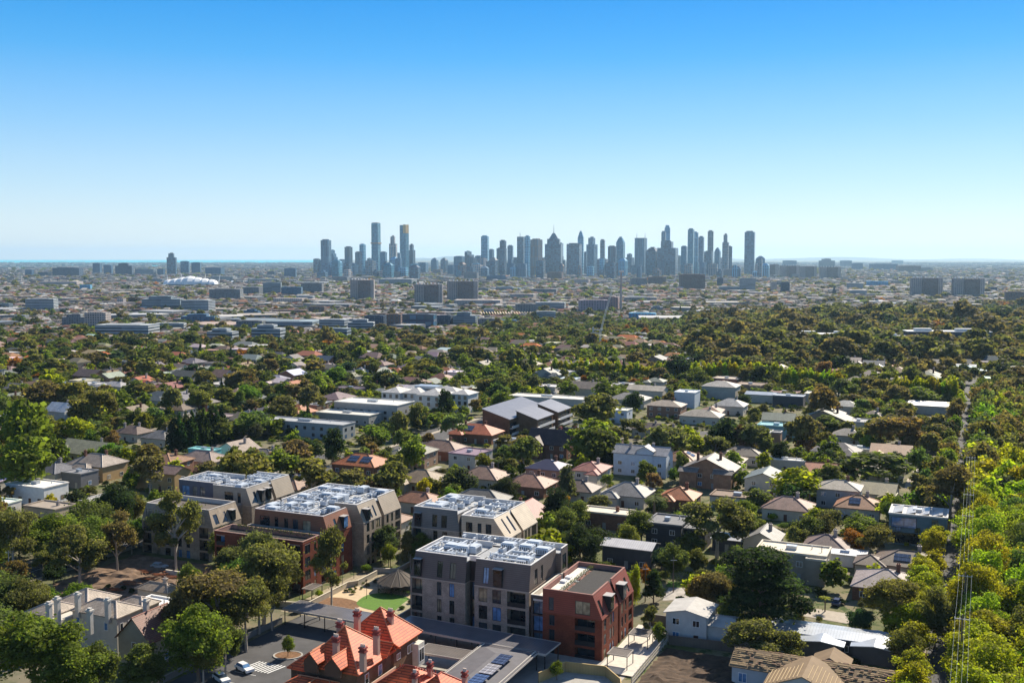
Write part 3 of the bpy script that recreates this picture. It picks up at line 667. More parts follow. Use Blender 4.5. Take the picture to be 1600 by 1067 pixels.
# (px, py, w, d, h, roof, roof colour, wall colour, label, landmark name, kwargs)
HAND = [
 (1385, 908, 14, 13, 3.4, 'hip', (.36, .29, .27), WB, 'pink-grey tiled hip roof house behind the three round topiary bushes', 'pink-grey hip roof house', dict(wallm='brick', chim=1, pitch=.42)),
 (1418, 876, 15, 11, 3.4, 'hip', (.19, .135, .1), WC, 'brown tiled house with solar panels behind the pink-grey hip roof', 'brown solar roof house', dict(solar=2, wings=((-12, -5, -7, 0, 3.2),), pitch=.45)),
 (1292, 850, 11, 10, 3.4, 'hip', (.24, .16, .14), WC, 'mauve-brown tiled house with pale gable behind the cream flat roof', 'mauve-brown roof house', dict()),
 (1240, 858, 17, 9, 6.8, 'flat', CREAM, (.3, .26, .2), 'two-storey taupe house with cream flat roof behind the dark cedar', 'cream flat roof house', dict(chim=0, wings=((4, 8.5, -6, -4.4, 6.2),))),
 (1290, 985, 21, 7, 3.5, 'gx', (.36, .39, .43), WD, 'long low house of blue-grey sheet metal roofing near the driveway', 'blue-grey metal roof house', dict(roofm='seam', pitch=.12, chim=0, wings=((6, 14, -6, 3, 3.3), (-4, 4, -7, -3, 3.2)))),
 (1080, 950, 8.5, 8.5, 6.2, 'gy', (.42, .4, .37), (.5, .5, .48), 'weathered white two-storey house behind the timber fence and soil lot', 'weathered white house', dict(roofm='deck', pitch=.22, chim=0, wings=((3.5, 9, -3, 4, 4.2),))),
 (985, 850, 13, 7, 5.6, 'gx', (.66, .62, .58), WD, 'dark-walled house with shiny white metal gable roof near the red brick block', 'shiny white gable roof house', dict(roofm='seam', pitch=.3, chim=0)),
 (1045, 813, 10, 11, 6.4, 'flat', (.16, .16, .165), (.045, .045, .05), 'charcoal modern flat roofed house with rooftop ducts', 'charcoal modern house', dict(chim=0, wings=((5.2, 11, -3, 5, 5.2),))),
 (950, 799, 15, 7, 4.6, 'flat', CREAM, WB, 'brick house under cream flat roof beside the rounded trees', 'cream roofed brick house', dict(wallm='brick', chim=1)),
 (982, 768, 14, 12, 3.8, 'hip', (.26, .245, .23), WC, 'grey tiled house with front gable left of the orange roof', 'grey gabled house', dict(wings=((-7, -1, -9, -4, 3.4),))),
 (1062, 774, 11, 11, 3.6, 'hip', ORANGE, WB, 'orange tiled house with brick chimney right of the grey gabled house', 'small orange roof house', dict(wings=((-5.5, 0, -8, -3, 3.4),), wallm='brick')),
 (1232, 790, 14, 11, 3.6, 'hip', (.36, .21, .16), WC, 'pink-brown tiled house with tall dark chimney', 'pink-brown roof house', dict()),
 (1342, 788, 13, 11, 3.6, 'hip', (.42, .19, .09), WC, 'terracotta tiled house with pale solar panels left of the teal modern house', 'terracotta solar roof house', dict(solar=1)),
 (1312, 760, 13, 10, 6.2, 'hip', (.38, .33, .27), (.3, .33, .34), 'pale blue two-storey house under beige pyramid roof', 'pale blue two-storey house', dict(pitch=.4)),
 (1436, 800, 15, 11, 8.4, 'flat', (.6, .58, .55), (.13, .2, .23), 'teal glass and concrete modern house beside the power poles', 'teal modern house', dict(chim=0, frame='dark')),
 (1110, 730, 18, 12, 6.4, 'gy', (.27, .23, .2), (.3, .18, .11), 'grand two-storey brick house with white verandah and many gables', 'brick verandah house', dict(wings=((-9, -3, -8, -4, 6.0), (3, 9, -8, -4, 6.0)), wallm='brick', pitch=.45, chim=2)),
 (1005, 706, 20, 9, 8.2, 'gx', (.33, .33, .35), (.55, .6, .66), 'tall white rendered house with parapet gables and white chimneys', 'tall white parapet house', dict(chim=2, pitch=.5, roofm='tile', wings=((-1, 5, -4.8, 0, 9.6),))),
 (862, 690, 17, 11, 6.0, 'gx', (.085, .05, .05), (.2, .1, .07), 'steep dark plum roofed brick house with tall front gable', 'dark plum roof house', dict(pitch=.9, wallm='brick', wings=((-7, -1, -7.5, 0, 6.0),))),
 (585, 628, 36, 17, 8.0, 'flat', (.62, .6, .55), (.35, .34, .32), 'wide flat white roofed hall left of the white mansion apartments', 'wide flat white hall', dict(chim=0, frame='dark')),
 (545, 645, 30, 12, 4.5, 'flat', (.55, .53, .48), (.3, .3, .28), 'low pale flat roofed wing in front of the wide white hall', None, dict(chim=0)),
 (480, 658, 44, 10, 6.5, 'flat', (.33, .34, .35), (.3, .32, .32), 'long grey flat roofed terrace behind the street trees', 'long grey terrace', dict(chim=0, frame='dark')),
 (745, 674, 20, 13, 4.2, 'hip', (.5, .14, .06), WB, 'red-orange tiled house with three chimneys before the brown skillion flats', 'red-orange chimney house', dict(chim=3, solar=1, wings=((-9, -3, -9, -5, 4.0),), wallm='brick')),
 (566, 722, 18, 13, 3.8, 'hip', ORANGE, WB, 'bright orange tiled house with solar panels beside the street', 'bright orange solar roof house', dict(solar=2, wallm='brick')),
 (690, 700, 19, 12, 3.8, 'hip', (.28, .17, .12), WB, 'brown tiled hip roof house behind the big round green tree', 'brown hip roof house', dict(wings=((-9, -3, -9, -5, 3.6),), wallm='brick')),
 (756, 742, 15, 12, 3.6, 'hip', (.33, .2, .14), WC, 'rusty brown tiled house between two green gardens', 'rusty brown roof house', dict()),
 (828, 754, 15, 12, 3.6, 'hip', (.36, .18, .12), WB, 'faded red tiled house behind the conifer', 'faded red roof house', dict(wallm='brick')),
 (905, 762, 12, 10, 3.6, 'hip', BROWN, WC, 'small brown tiled house beside the faded red roof', None, dict()),
 (262, 735, 13, 8, 6.6, 'gx', (.27, .18, .15), WO, 'ochre two-storey house with brown gable roof behind the left apartment block', 'ochre two-storey house', dict(pitch=.45, chim=0, wings=((-13, -6.5, -3, 3, 5.2),))),
 (318, 716, 17, 11, 4.0, 'hip', (.32, .24, .2), WC, 'brown tiled hip house in front of the turquoise box house', 'brown hip house near turquoise box', dict()),
 (320, 702, 12, 5, 5.2, 'flat', (.2, .45, .45), (.12, .42, .45), 'small turquoise box house beside the dark cypress row', 'turquoise box house', dict(chim=0)),
 (152, 722, 17, 12, 5.6, 'hip', (.36, .3, .25), WO, 'large beige tiled house with several chimneys at left', 'large beige roof house', dict(chim=2, wings=((-4, 4, -9, -5, 5.2),))),
 (82, 733, 14, 11, 4.6, 'hip', (.14, .14, .16), WC, 'slate roofed house beside the large beige roof', 'slate roof house', dict()),
 (125, 737, 9, 8, 5.0, 'flat', (.2, .2, .21), (.14, .14, .15), 'grey box extension between slate roof and beige roof houses', None, dict(chim=0)),
 (58, 756, 17, 10, 5.6, 'flat', (.72, .68, .62), WW, 'white modern flat roofed house with pale roof at far left', 'white modern flat house', dict(chim=0, frame='dark')),
 (78, 790, 13, 8, 4.6, 'flat', (.3, .25, .2), (.45, .38, .28), 'beige flat roofed building below the white modern house', None, dict(chim=1)),
 (208, 674, 14, 10, 3.8, 'hip', BROWN, WC, 'brown tiled house behind the white chimneyed roof, left of cypresses', 'brown house left of cypresses', dict(chim=2)),
 (252, 682, 13, 10, 4.0, 'hip', RGREY, WC, 'grey tiled house just left of the dark cypress row', None, dict()),
 (98, 640, 13, 10, 5.0, 'gx', (.8, .8, .79), WW, 'bright white gabled house with chimney at left', 'bright white gabled house', dict(pitch=.7)),
 (225, 745, 0, 0, 0, None, 0, 0, None, None, None),
 (235, 985, 8, 9, 6.0, 'gy', (.2, .075, .05), (.35, .3, .22), 'steep red-brown shingled gable house beside the Victorian mansion', 'red-brown steep gable', dict(pitch=1.0, chim=0)),
 (1228, 718, 15, 5, 4.2, 'flat', (.66, .64, .6), WC, 'white flat roofed garages behind the bright green tree', 'white flat garages', dict(chim=0)),
 (1215, 664, 16, 10, 5.6, 'flat', (.2, .4, .43), (.14, .3, .33), 'teal glass pavilion house behind the green trees', 'teal glass pavilion', dict(chim=0, frame='dark')),
 (1127, 602, 19, 14, 7.0, 'hip', (.38, .35, .32), (.4, .38, .33), 'pale pyramid roofed two-storey house near the bright avenue', 'pale pyramid roof house', dict(pitch=.35, chim=0)),
 (1074, 612, 11, 12, 8.0, 'flat', (.6, .64, .68), (.45, .5, .55), 'white-blue modern box house left of the pyramid roof', 'white-blue box house', dict(chim=0)),
 (1042, 632, 17, 12, 6.0, 'hip', (.34, .27, .21), (.25, .14, .09), 'beige roofed two-storey brick house below the white-blue box', 'beige roofed two-storey house', dict(pitch=.35)),
 (1097, 648, 19, 12, 4.0, 'hip', (.36, .31, .25), WC, 'wide beige hip roof house below the white-blue box house', 'wide beige hip house', dict(pitch=.4)),
 (984, 622, 20, 14, 4.5, 'hip', (.27, .25, .23), WC, 'grey-brown hip roof house right of the dark trees', None, dict(pitch=.4)),
 (1012, 608, 21, 12, 4.5, 'gx', (.42, .37, .3), WC, 'sandy gabled house left of the white-blue box house', None, dict(pitch=.35)),
 (1142, 632, 15, 12, 4.5, 'hip', (.48, .46, .43), WC, 'pale grey hip roof house right of wide beige hip house', 'pale grey hip house', dict(pitch=.5)),
 (1190, 615, 16, 10, 4.5, 'gx', (.33, .36, .4), WC, 'grey sheet metal roofed house right of the pyramid roof', None, dict(roofm='seam', pitch=.2, chim=0)),
 (917, 605, 18, 13, 5.0, 'gx', (.25, .2, .16), WC, 'brown gabled house with white flat wing left of the dark tree', None, dict(pitch=.5, wings=((9.2, 18, -5, 3, 4.5),))),
 (858, 620, 42, 12, 5.0, 'flat', (.64, .6, .52), WC, 'long cream flat roofed building behind the brown skillion flats', 'long cream flat roof', dict(chim=0)),
 (1460, 632, 24, 12, 4.5, 'gx', (.72, .7, .66), WC, 'bright white metal roofed house cluster near the right street', 'bright white roof cluster', dict(roofm='seam', pitch=.25, chim=0, wings=((-16, -9, -6, 4, 4.4),))),
 (1286, 615, 18, 12, 5.0, 'flat', (.55, .52, .45), WC, 'white flat roofed house beyond the pale grey hip house', 'white flat roof house', dict(chim=0)),
 (1233, 618, 16, 8, 5.5, 'flat', (.45, .48, .52), WD, 'dark modern house with grey flat roof left of white flat roof', None, dict(chim=0)),
 (1155, 774, 17, 9, 3.6, 'flat', (.2, .14, .1), WC, 'brown flat roofed house right of the small orange roof', 'brown flat roof house', dict(chim=0)),
 (1193, 838, 9, 10, 4.0, 'gy', (.26, .245, .23), WC, 'grey gabled cottage beside the rounded hedge tree', 'grey gabled cottage', dict(pitch=.5)),
 (1140, 838, 8, 7, 3.4, 'gx', (.4, .4, .4), WD, 'low grey shed roof beneath the tall gum', None, dict(roofm='seam', pitch=.15, chim=0)),
 (1325, 862, 9, 6, 3.2, 'gx', (.55, .55, .55), WW, 'white carport with dark solar panels beside the mauve-brown roof', None, dict(roofm='seam', pitch=.15, solar=1, chim=0)),
 (1418, 662, 13, 9, 4.0, 'gx', (.4, .36, .33), WC, 'grey gabled house beneath the olive gums left of right street', None, dict()),
 (1325, 678, 12, 9, 4, 'hip', (.32, .28, .24), WC, 'small brown hip house among the green trees on right', None, dict()),
 (1322, 633, 12, 9, 5, 'hip', (.5, .48, .42), WC, 'pale flat box house below the white flat roof', None, dict(chim=0)),
 (1345, 700, 14, 8, 3.6, 'flat', (.36, .38, .36), WC, 'grey green flat roof house by the jacaranda', None, dict(chim=0)),
 (1530, 850, 0, 0, 0, None, 0, 0, None, None, None),
 (905, 712, 0, 0, 0, None, 0, 0, None, None, None),
 (1595, 945, 12, 9, 3.6, 'hip', (.33, .27, .23), WC, 'beige roofed house behind the plane trees at right edge', 'beige roof at right edge', dict()),
 (945, 676, 0, 0, 0, None, 0, 0, None, None, None),
 (1015, 668, 14, 8, 4, 'gx', (.14, .1, .09), WC, 'dark brown roofed cottage with white wall', 'dark brown roofed cottage', dict()),
 (970, 640, 9, 9, 6, 'flat', (.6, .58, .5), (.5, .53, .57), 'white cube house beside the dark green tree', 'white cube house', dict(chim=0)),
 (655, 780, 14, 9, 3.5, 'hip', TERRA, WC, 'terracotta roof house just behind the rear grey apartment block', 'terracotta roof behind grey block', dict()),
 (450, 758, 14, 9, 3.5, 'hip', (.33, .2, .14), WC, 'faded terracotta house between two left apartment blocks', 'faded terracotta roof', dict()),
 (725, 636, 0, 0, 0, None, 0, 0, None, None, None),
]
for (px, py, w, d, h, rf_, rc, wc, lab, lmn, kw) in HAND:
    if not w: continue
    e_ = house(px, py, w, d, h, rf_, rc, wc, lab, lmn, **kw)
    if lmn == 'teal modern house':
        for wx, wz, ww_, wh_ in ((-3.6, 4.9, 6.6, 2.9), (4.4, 4.9, 1.6, 3.0), (-3.2, .6, 7.4, 3.0)): put_window(e_, wx, -d / 2 - .08, wz, 0, ww_, wh_, 'dark')
        rr_ = [c for c in e_.children if c.name.startswith('roof')][0]
        for k in range(4):
            mb = MB(); x0_ = -6.8 + k * 3.5; mb.poly([(x0_, -4.5, h + .16), (x0_ + 2.6, -4.5, h + .9), (x0_ + 2.6, 4.5, h + .9), (x0_, 4.5, h + .16)]); mb.poly([(x0_ + 2.6, -4.5, h + .16), (x0_ + 2.6, -4.5, h + .9), (x0_ + 2.6, 4.5, h + .9), (x0_ + 2.6, 4.5, h + .16)]); mb.build('tilted_roof_panel', MT['seam'], rr_, (.5, .49, .47))
# ---------------------------------------------------------------- apartment blocks, built wall by wall in the street grid (u along the front, v away)
def puv(px, py, z=0.0): return toUV(*W(px, py, z))
def gp(u, v): return UV(u, v)
V3 = lambda *a: np.array(a, float)
def facade(mb, O, a, b, n, Wd, Ht, holes, m=0, mrev=None):
    mrev = m if mrev is None else mrev
    xs = sorted({0, Wd} | {h[0] for h in holes} | {h[1] for h in holes}); ys_ = sorted({0, Ht} | {h[2] for h in holes} | {h[3] for h in holes})
    P = lambda s, t, d=0: O + a * s + b * t - n * d
    for i in range(len(xs) - 1):
        for j in range(len(ys_) - 1):
            cx, cy = (xs[i] + xs[i + 1]) / 2, (ys_[j] + ys_[j + 1]) / 2
            if any(h[0] < cx < h[1] and h[2] < cy < h[3] for h in holes): continue
            mb.poly([P(xs[i], ys_[j]), P(xs[i + 1], ys_[j]), P(xs[i + 1], ys_[j + 1]), P(xs[i], ys_[j + 1])], m)
    for h in holes:
        d = h[4]; q = [(h[0], h[2]), (h[1], h[2]), (h[1], h[3]), (h[0], h[3])]
        for k in range(4):
            p, r = q[k], q[(k + 1) % 4]; mb.poly([P(*p), P(*r), P(*r, d), P(*p, d)], mrev)
        mb.poly([P(*p, d) for p in q], mrev)
def win_part(par, O, a, b, n, h, frame='dark', glass='glass', name='window'):
    mb = MB(); d = h[4] - .1; t = .08
    P = lambda s, t_, dd: O + a * s + b * t_ - n * dd
    w, hh = h[1] - h[0], h[3] - h[2]; e = .01
    def bx(s0, s1, t0, t1, d0, d1, m): mb.obox(P(s0, t0, d1), a * (s1 - s0), b * (t1 - t0), n * (d1 - d0), m)
    x0, x1, y0, y1 = h[0] + e, h[1] - e, h[2] + e, h[3] - e
    bx(x0, x1, y0, y0 + t, d - .08, d, 0); bx(x0, x1, y1 - t, y1, d - .08, d, 0); bx(x0, x0 + t, y0 + t, y1 - t, d - .08, d, 0); bx(x1 - t, x1, y0 + t, y1 - t, d - .08, d, 0)
    if w > 1.1: xm = x0 + w * .5; bx(xm - .04, xm + .04, y0 + t, y1 - t, d - .075, d, 0)
    bx(x0 + t, x1 - t, y0 + t, y1 - t, d - .04, d - .01, 1)
    return mb.build(name, [MT[frame], MT[glass]], par)
def balcony_part(par, O, a, b, n, h, wallm, col):
    P = lambda s, t_, dd: O + a * s + b * t_ - n * dd
    mb = MB(); mb.obox(P(h[0] + .02, h[2] + .01, .16), a * (h[1] - h[0] - .04), b * .95, n * .12, 0); mb.build('balustrade', wallm, par, col)
    mb = MB(); w = h[1] - h[0]; D = h[4] - .06
    mb.obox(P(h[0] + .1, h[2] + .05, D), a * (w - .2), b * (h[3] - h[2] - .3), n * .03, 1)
    for k in range(3): mb.obox(P(h[0] + .1 + (w - .3) * k / 2, h[2] + .04, D - .031), a * .08, b * (h[3] - h[2] - .25), n * .05, 0)
    mb.build('sliding_door', [MT['dark'], MT['glass']], par)
UNIT = {}
def plant(par, u0, u1, v0, v1, z, dens, seed, side=False):
    """rooftop ducts, chillers and racks"""
    r_ = random.Random(seed)
    if 'ac' not in UNIT:
        mb = MB(); mb.box(-.9, .9, -.6, .6, .25, 1.3, 0); mb.tube((-.45, 0, 1.3), (-.45, 0, 1.36), .36, n=10, m=1); mb.tube((.45, 0, 1.3), (.45, 0, 1.36), .36, n=10, m=1)
        for sx_ in (-.8, .8): mb.box(sx_ - .06, sx_ + .06, -.6, .6, 0, .249, 1)
        o = mb.build('air_conditioner', [MT['tan'], MT['dark']]); UNIT['ac'] = o.data; bpy.data.objects.remove(o)
        mb = MB(); mb.box(-1.6, 1.6, -1.1, 1.1, .2, 1.5, 0); mb.box(-1.4, 1.4, -.9, .9, 1.501, 1.7, 0)
        for k in range(5): mb.box(-1.2 + k * .5, -1.0 + k * .5, -1.13, -1.101, .4, 1.3, 1)
        mb.box(-1.5, 1.5, -1, 1, 0, .199, 1)
        o = mb.build('air_handler', [MT['tan'], MT['dark']]); UNIT['ah'] = o.data; bpy.data.objects.remove(o)
    def put(nm, k, x, y, rz):
        o = bpy.data.objects.new(nm, UNIT[k]); COL.objects.link(o); o.parent = par; o.location = (x, y, z); o.rotation_euler = (0, 0, rz)
    W_, D_ = u1 - u0, v1 - v0; n = int(W_ * D_ * dens / 12)
    used = []
    for _ in range(n):
        for t in range(12):
            x, y = r_.uniform(u0 + 1.3, u1 - 1.3), r_.uniform(v0 + 1.2, v1 - 1.2)
            if all(abs(x - a) > 2.0 or abs(y - b_) > 1.7 for a, b_ in used): break
        else: continue
        used.append((x, y)); put('air_handler' if r_.random() < .25 else 'air_conditioner', 'ah' if r_.random() < .25 else 'ac', x, y, r_.choice((0, 0, math.pi / 2)))
    for k in range(int(W_ / 2.6)):
        mb = MB(); x = u0 + .8 + k * 2.6 + r_.uniform(-.4, .4); y0_, y1_ = v0 + r_.uniform(.4, D_ * .35), v1 - r_.uniform(.4, D_ * .35); zz = z + r_.uniform(.5, 1.0); r = r_.uniform(.16, .28)
        x = min(max(x, u0 + .8), u1 - .8)
        if r_.random() < .55: mb.box(x - r, x + r, y0_, y1_, zz - r, zz + r)
        else:
            mb.tube((x, y0_, zz), (x, (y0_ + y1_) / 2, zz), r, n=8); x2 = min(max(x + r_.uniform(-2, 2), u0 + .6), u1 - .6)
            mb.tube((x, (y0_ + y1_) / 2, zz), (x2, (y0_ + y1_) / 2 + .5, zz + .1), r, n=8); mb.tube((x2, (y0_ + y1_) / 2 + .5, zz + .1), (x2, y1_, zz), r, n=8)
        for yy in np.arange(y0_ + .3, y1_, 2.2): mb.box(x - .05, x + .05, yy, yy + .06, z, zz - r - .001)
        mb.build('duct', MT['steel' if r_.random() < .4 else 'tan'], par)
    for k in range(int(D_ / 3.5)):
        mb = MB(); y = v0 + 1 + k * 3.5 + r_.uniform(-.5, .5); x0_ = u0 + r_.uniform(.4, W_ * .4); x1_ = u1 - r_.uniform(.4, W_ * .4)
        mb.box(x0_, x1_, y - .2, y + .2, z + 1.1, z + 1.35); 
        for xx in np.arange(x0_ + .2, x1_, 2.4): mb.box(xx, xx + .06, y - .05, y + .05, z, z + 1.099)
        mb.build('cable_tray', MT['tan'], par)
    for k in range(int(W_ * D_ / 40)):
        mb = MB(); x, y = r_.uniform(u0 + .7, u1 - .7), r_.uniform(v0 + .7, v1 - .7); hh = r_.uniform(.8, 1.8); mb.tube((x, y, z), (x, y, z + hh), .12, n=7); mb.tube((x, y, z + hh), (x, y, z + hh + .15), .22, n=7); mb.build('vent_pipe', MT['white'], par)

def block(par, ou, ov, u0, u1, v0, v1, zb, zm, zt, lean, wm, wc, mm, mc, front=(), right=(), mfront=(), mright=(), floors=3, mat_cap=(.6, .58, .56), deck=True, plants=0, seed=0, sides='FRLB', cap_t=.3, deck_col=None):
    """one block of a building. lean = how far the foot of the sloping top storey stands out (left,right,front,back).
    front/right: [(a0,a1,kind)] columns repeated on each floor; mfront/mright the openings in the top storey"""
    u0 -= ou; u1 -= ou; v0 -= ov; v1 -= ov
    lL, lR, lF, lB = lean; U0, U1, V0, V1 = u0 - lL, u1 + lR, v0 - lF, v1 + lB
    wl = MB(); fh = (zm - zb) / floors; parts = []
    def holes(cols, nf, f0, Hf):
        out = []
        for (a0, a1, k, *opt) in cols:
            lo = opt[0] if opt else 0
            for f in range(lo, nf):
                if k == 'w': out.append((a0, a1, f0 + f * Hf + .35, f0 + f * Hf + Hf - .45, .22, k))
                elif k == 'b': out.append((a0, a1, f0 + f * Hf + .12, f0 + f * Hf + Hf - .38, 1.7, k))
                elif k == 'g': out.append((a0, a1, f0 + f * Hf + .05, f0 + f * Hf + Hf - .3, .5, k))
        return out
    def do(O, a, n, Wd, cols):
        hs = holes(cols, floors, 0, fh); facade(wl, O, a, V3(0, 0, 1), n, Wd, zm - zb, hs)
        for h in hs: parts.append((O, a, V3(0, 0, 1), n, h))
    do(V3(U0, V0, zb), V3(1, 0, 0), V3(0, -1, 0), U1 - U0, front)
    do(V3(U1, V0, zb), V3(0, 1, 0), V3(1, 0, 0), V1 - V0, right)
    facade(wl, V3(U0, V1, zb), V3(0, -1, 0), V3(0, 0, 1), V3(-1, 0, 0), V1 - V0, zm - zb, [(1.5 + 4 * k, 2.8 + 4 * k, f * fh + .4, f * fh + fh - .5, .2) for k in range(int((V1 - V0 - 2) / 4)) for f in range(floors)])
    facade(wl, V3(U1, V1, zb), V3(-1, 0, 0), V3(0, 0, 1), V3(0, 1, 0), U1 - U0, zm - zb, [(1.5 + 4 * k, 2.8 + 4 * k, f * fh + .4, f * fh + fh - .5, .2) for k in range(int((U1 - U0 - 2) / 4)) for f in range(floors)])
    w_ = wl.build('wall', wm, par, wc)
    # sloping top storey
    ms = MB(); hz_ = zt - zm
    def slope(p0, p1, q0, q1, n_h, cols, ref0):
        """p0->p1 foot line, q0->q1 top line"""
        p0, p1, q0, q1 = map(lambda t: np.array(t, float), (p0, p1, q0, q1))
        a = (q1 - q0); Wd = np.linalg.norm(a); a = a / Wd
        O = q0 - (q0 - p0) * 1.0; s = np.dot(O - q0, a); O = O - a * s       # foot point straight below q0 on the slope
        bvec = q0 - O; Hs = np.linalg.norm(bvec); b = bvec / Hs; n = np.cross(a, b); n = n if np.dot(n, n_h) > 0 else -n
        hs = []
        for (a0, a1, k) in cols:
            a0 -= ref0; a1 -= ref0
            hs.append((max(.1, a0), min(Wd - .1, a1), .5 if k != 'l' else .9, Hs - 1.5 if k != 'l' else Hs - .9, .25, k))
        facade(ms, O, a, b, n, Wd, Hs, hs)
        if np.linalg.norm(p0 - O) > .02: ms.poly([p0, O, q0])
        if np.linalg.norm((O + a * Wd) - p1) > .02: ms.poly([O + a * Wd, p1, q1])
        for h in hs: parts.append((O, a, b, n, h))
    if hz_ > .05:
        F_ = [(U0, V0, zm), (U1, V0, zm), (U1, V1, zm), (U0, V1, zm)]; T_ = [(u0, v0, zt), (u1, v0, zt), (u1, v1, zt), (u0, v1, zt)]
        lw = lambda p: (p[0], p[1], zt - 1.12)
        slope(F_[0], F_[1], *((T_[0], T_[1]) if 'F' in sides else (lw(T_[0]), lw(T_[1]))), V3(0, -1, 0), mfront, lL)
        slope(F_[1], F_[2], *((T_[1], T_[2]) if 'R' in sides else ((T_[1][0], T_[1][1], zt - 1.12), (T_[2][0], T_[2][1], zt - 1.12))), V3(1, 0, 0), mright, lF)
        slope(F_[2], F_[3], *((T_[2], T_[3]) if 'B' in sides else (lw(T_[2]), lw(T_[3]))), V3(0, 1, 0), (), 0)
        slope(F_[3], F_[0], *((T_[3], T_[0]) if 'L' in sides else (lw(T_[3]), lw(T_[0]))), V3(-1, 0, 0), (), 0)
        ms.build('upper_storey', mm, par, mc)
    # projecting paler band between storeys
    mb = MB()
    if hz_ > .05:
        mb.box(U0 - .06, U1 + .06, V0 - .06, V0 - .005, zm - .16, zm - .01); mb.box(U1 + .005, U1 + .06, V0 - .0, V1, zm - .16, zm - .01); mb.build('string_course', MT['wall'], par, tuple(min(.6, c * 1.35) for c in wc))
    # parapet and deck
    if deck:
        pb = MB(); t = cap_t
        for sd, q in zip('FBLR', ((u0 - .05, u1 + .05, v0 - .05, v0 + t), (u0 - .05, u1 + .05, v1 - t, v1 + .05), (u0 - .05, u0 + t, v0 + t, v1 - t), (u1 - t, u1 + .05, v0 + t, v1 - t))):
            if sd in sides: pb.box(q[0], q[1], q[2], q[3], zt + .01, zt + .14)
        for sd, q in zip('FBLR', ((u0 + .03, u1 - .03, v0 + .03, v0 + t - .04), (u0 + .03, u1 - .03, v1 - t + .04, v1 - .03), (u0 + .03, u0 + t - .04, v0 + t, v1 - t), (u1 - t + .04, u1 - .03, v0 + t, v1 - t))):
            if sd in sides: pb.box(q[0], q[1], q[2], q[3], zt - 1.1, zt + .005)
        pb.build('parapet', MT['wall'], par, mat_cap)
        rd = MB(); rd.box(u0 + t, u1 - t, v0 + t, v1 - t, zt - 1.2, zt - 1.05); r = rd.build('roof_deck', MT['deck'], par, (.36, .37, .38) if plants else (deck_col or mat_cap))
        if plants: plant(r, u0 + .4, u1 - .4, v0 + .4, v1 - .4, zt - 1.04, plants, seed)
    else:
        rd = MB(); rd.box(u0, u1, v0, v1, zt - .15, zt - .004); rd.build('roof_deck', MT['deck'], par, (.3, .31, .32))
    for (O, a, b, n, h) in parts:
        k = h[5]
        if k == 'b': balcony_part(par, O, a, b, n, h, MT['dark'], None)
        elif k == 'g': win_part(par, O, a, b, n, h, 'dark', 'skyglass')
        elif k == 'y':   # projecting boxed bay window
            mb = MB(); P = lambda s, t_, d: O + a * s + b * t_ + n * d
            t0, t1 = h[2] - .2, h[3] + .1; hor = V3(n[0], n[1], 0); hor /= np.linalg.norm(hor); dep = max(.5, abs(b[0] * (t1 - t0)) + abs(b[1] * (t1 - t0)) + .35)
            A = O + a * (h[0] - .1) + b * t0; foot = V3(A[0], A[1], A[2]); up = V3(0, 0, b[2] * (t1 - t0)); Q = foot + b * (t1 - t0); 
            base = foot + hor * .35
            mb.obox(V3(base[0], base[1], base[2]) - hor * dep, a * (h[1] - h[0] + .2), up, hor * dep, 0)
            wv = a * .12; mb.obox(base + wv + V3(0, 0, .25), a * (h[1] - h[0] - .04), V3(0, 0, up[2] - .5), hor * .03, 1)
            mb.obox(base + V3(0, 0, up[2] + .01) - a * .1 - hor * dep, a * (h[1] - h[0] + .4), V3(0, 0, .1), hor * (dep + .25), 2)
            mb.build('bay_window', [MT['dark'], MT['glass'], MT['trim']], par, (.35, .33, .32))
        else: win_part(par, O, a, b, n, h, 'dark', 'glass')
    cx, cy = gp((U0 + U1) / 2 + ou, (V0 + V1) / 2 + ov); mark(cx, cy, (U1 - U0) / 2, (V1 - V0) / 2, -A24, 3, 1.5)

def aroot(u, v, label, name='apartment_block', cat='apartment block', lm=None, z=8):
    x, y = gp(u, v); e = empty(name, (x, y, 0), -A24); tag(e, label, cat)
    if lm: q = PX(x, y, z); LM.append((lm, q[0], q[1]))
    return e
TAU = (.35, .29, .225); TAUM = (.36, .295, .22); GRB = (.4, .32, .25); GRM = (.145, .115, .1); REDB = (.175, .048, .026); REDM = (.225, .052, .032)
bk, sh = MT['brick'], MT['board']
# A: near grey block
A = aroot(-97, 206, 'near four-storey grey brick apartment block with dark slate-clad top and crowded roof plant', lm='near grey apartment block')
o_ = (-97, 206)
block(A, *o_, -111, -98.6, 197.8, 211, -.5, 10.7, 16.1, (1.0, 0, .9, 0), bk, GRB, sh, GRM, front=[(.4, 3.0, 'b'), (6.6, 7.7, 'w'), (9.6, 10.8, 'w')], mfront=[(1.2, 2.7, 'y'), (6.5, 7.8, 'w'), (9.6, 11, 'w')], plants=1.0, seed=1, sides='FLB')
block(A, *o_, -96.4, -83.8, 197.8, 212, -.5, 10.7, 16.1, (0, 0, .9, 0), bk, GRB, sh, GRM, front=[(1.0, 3.0, 'w'), (4.2, 6.2, 'w'), (7.6, 11.8, 'b')], mfront=[(1.9, 3.2, 'w'), (4.6, 6.4, 'y')], right=[(2, 4, 'w'), (5.5, 6.6, 'w')], mright=[(3, 4.6, 'w'), (6.5, 7.6, 'w')], plants=1.0, seed=2, sides='FR')
block(A, *o_, -98.58, -96.42, 199.3, 211, -.5, 10.7, 15.06, (0, 0, 0, 0), MT['dark'], GRM, MT['dark'], GRM, front=[(.3, 1.85, 'g')], deck=False)
block(A, *o_, -108.5, -82.6, 212.02, 216, -.5, 10.7, 16.1, (0, 0, 0, 0), bk, GRB, sh, GRM, right=[(.8, 3.2, 'w')], mright=[(.8, 3.2, 'w')], plants=.8, seed=3, sides='RB')
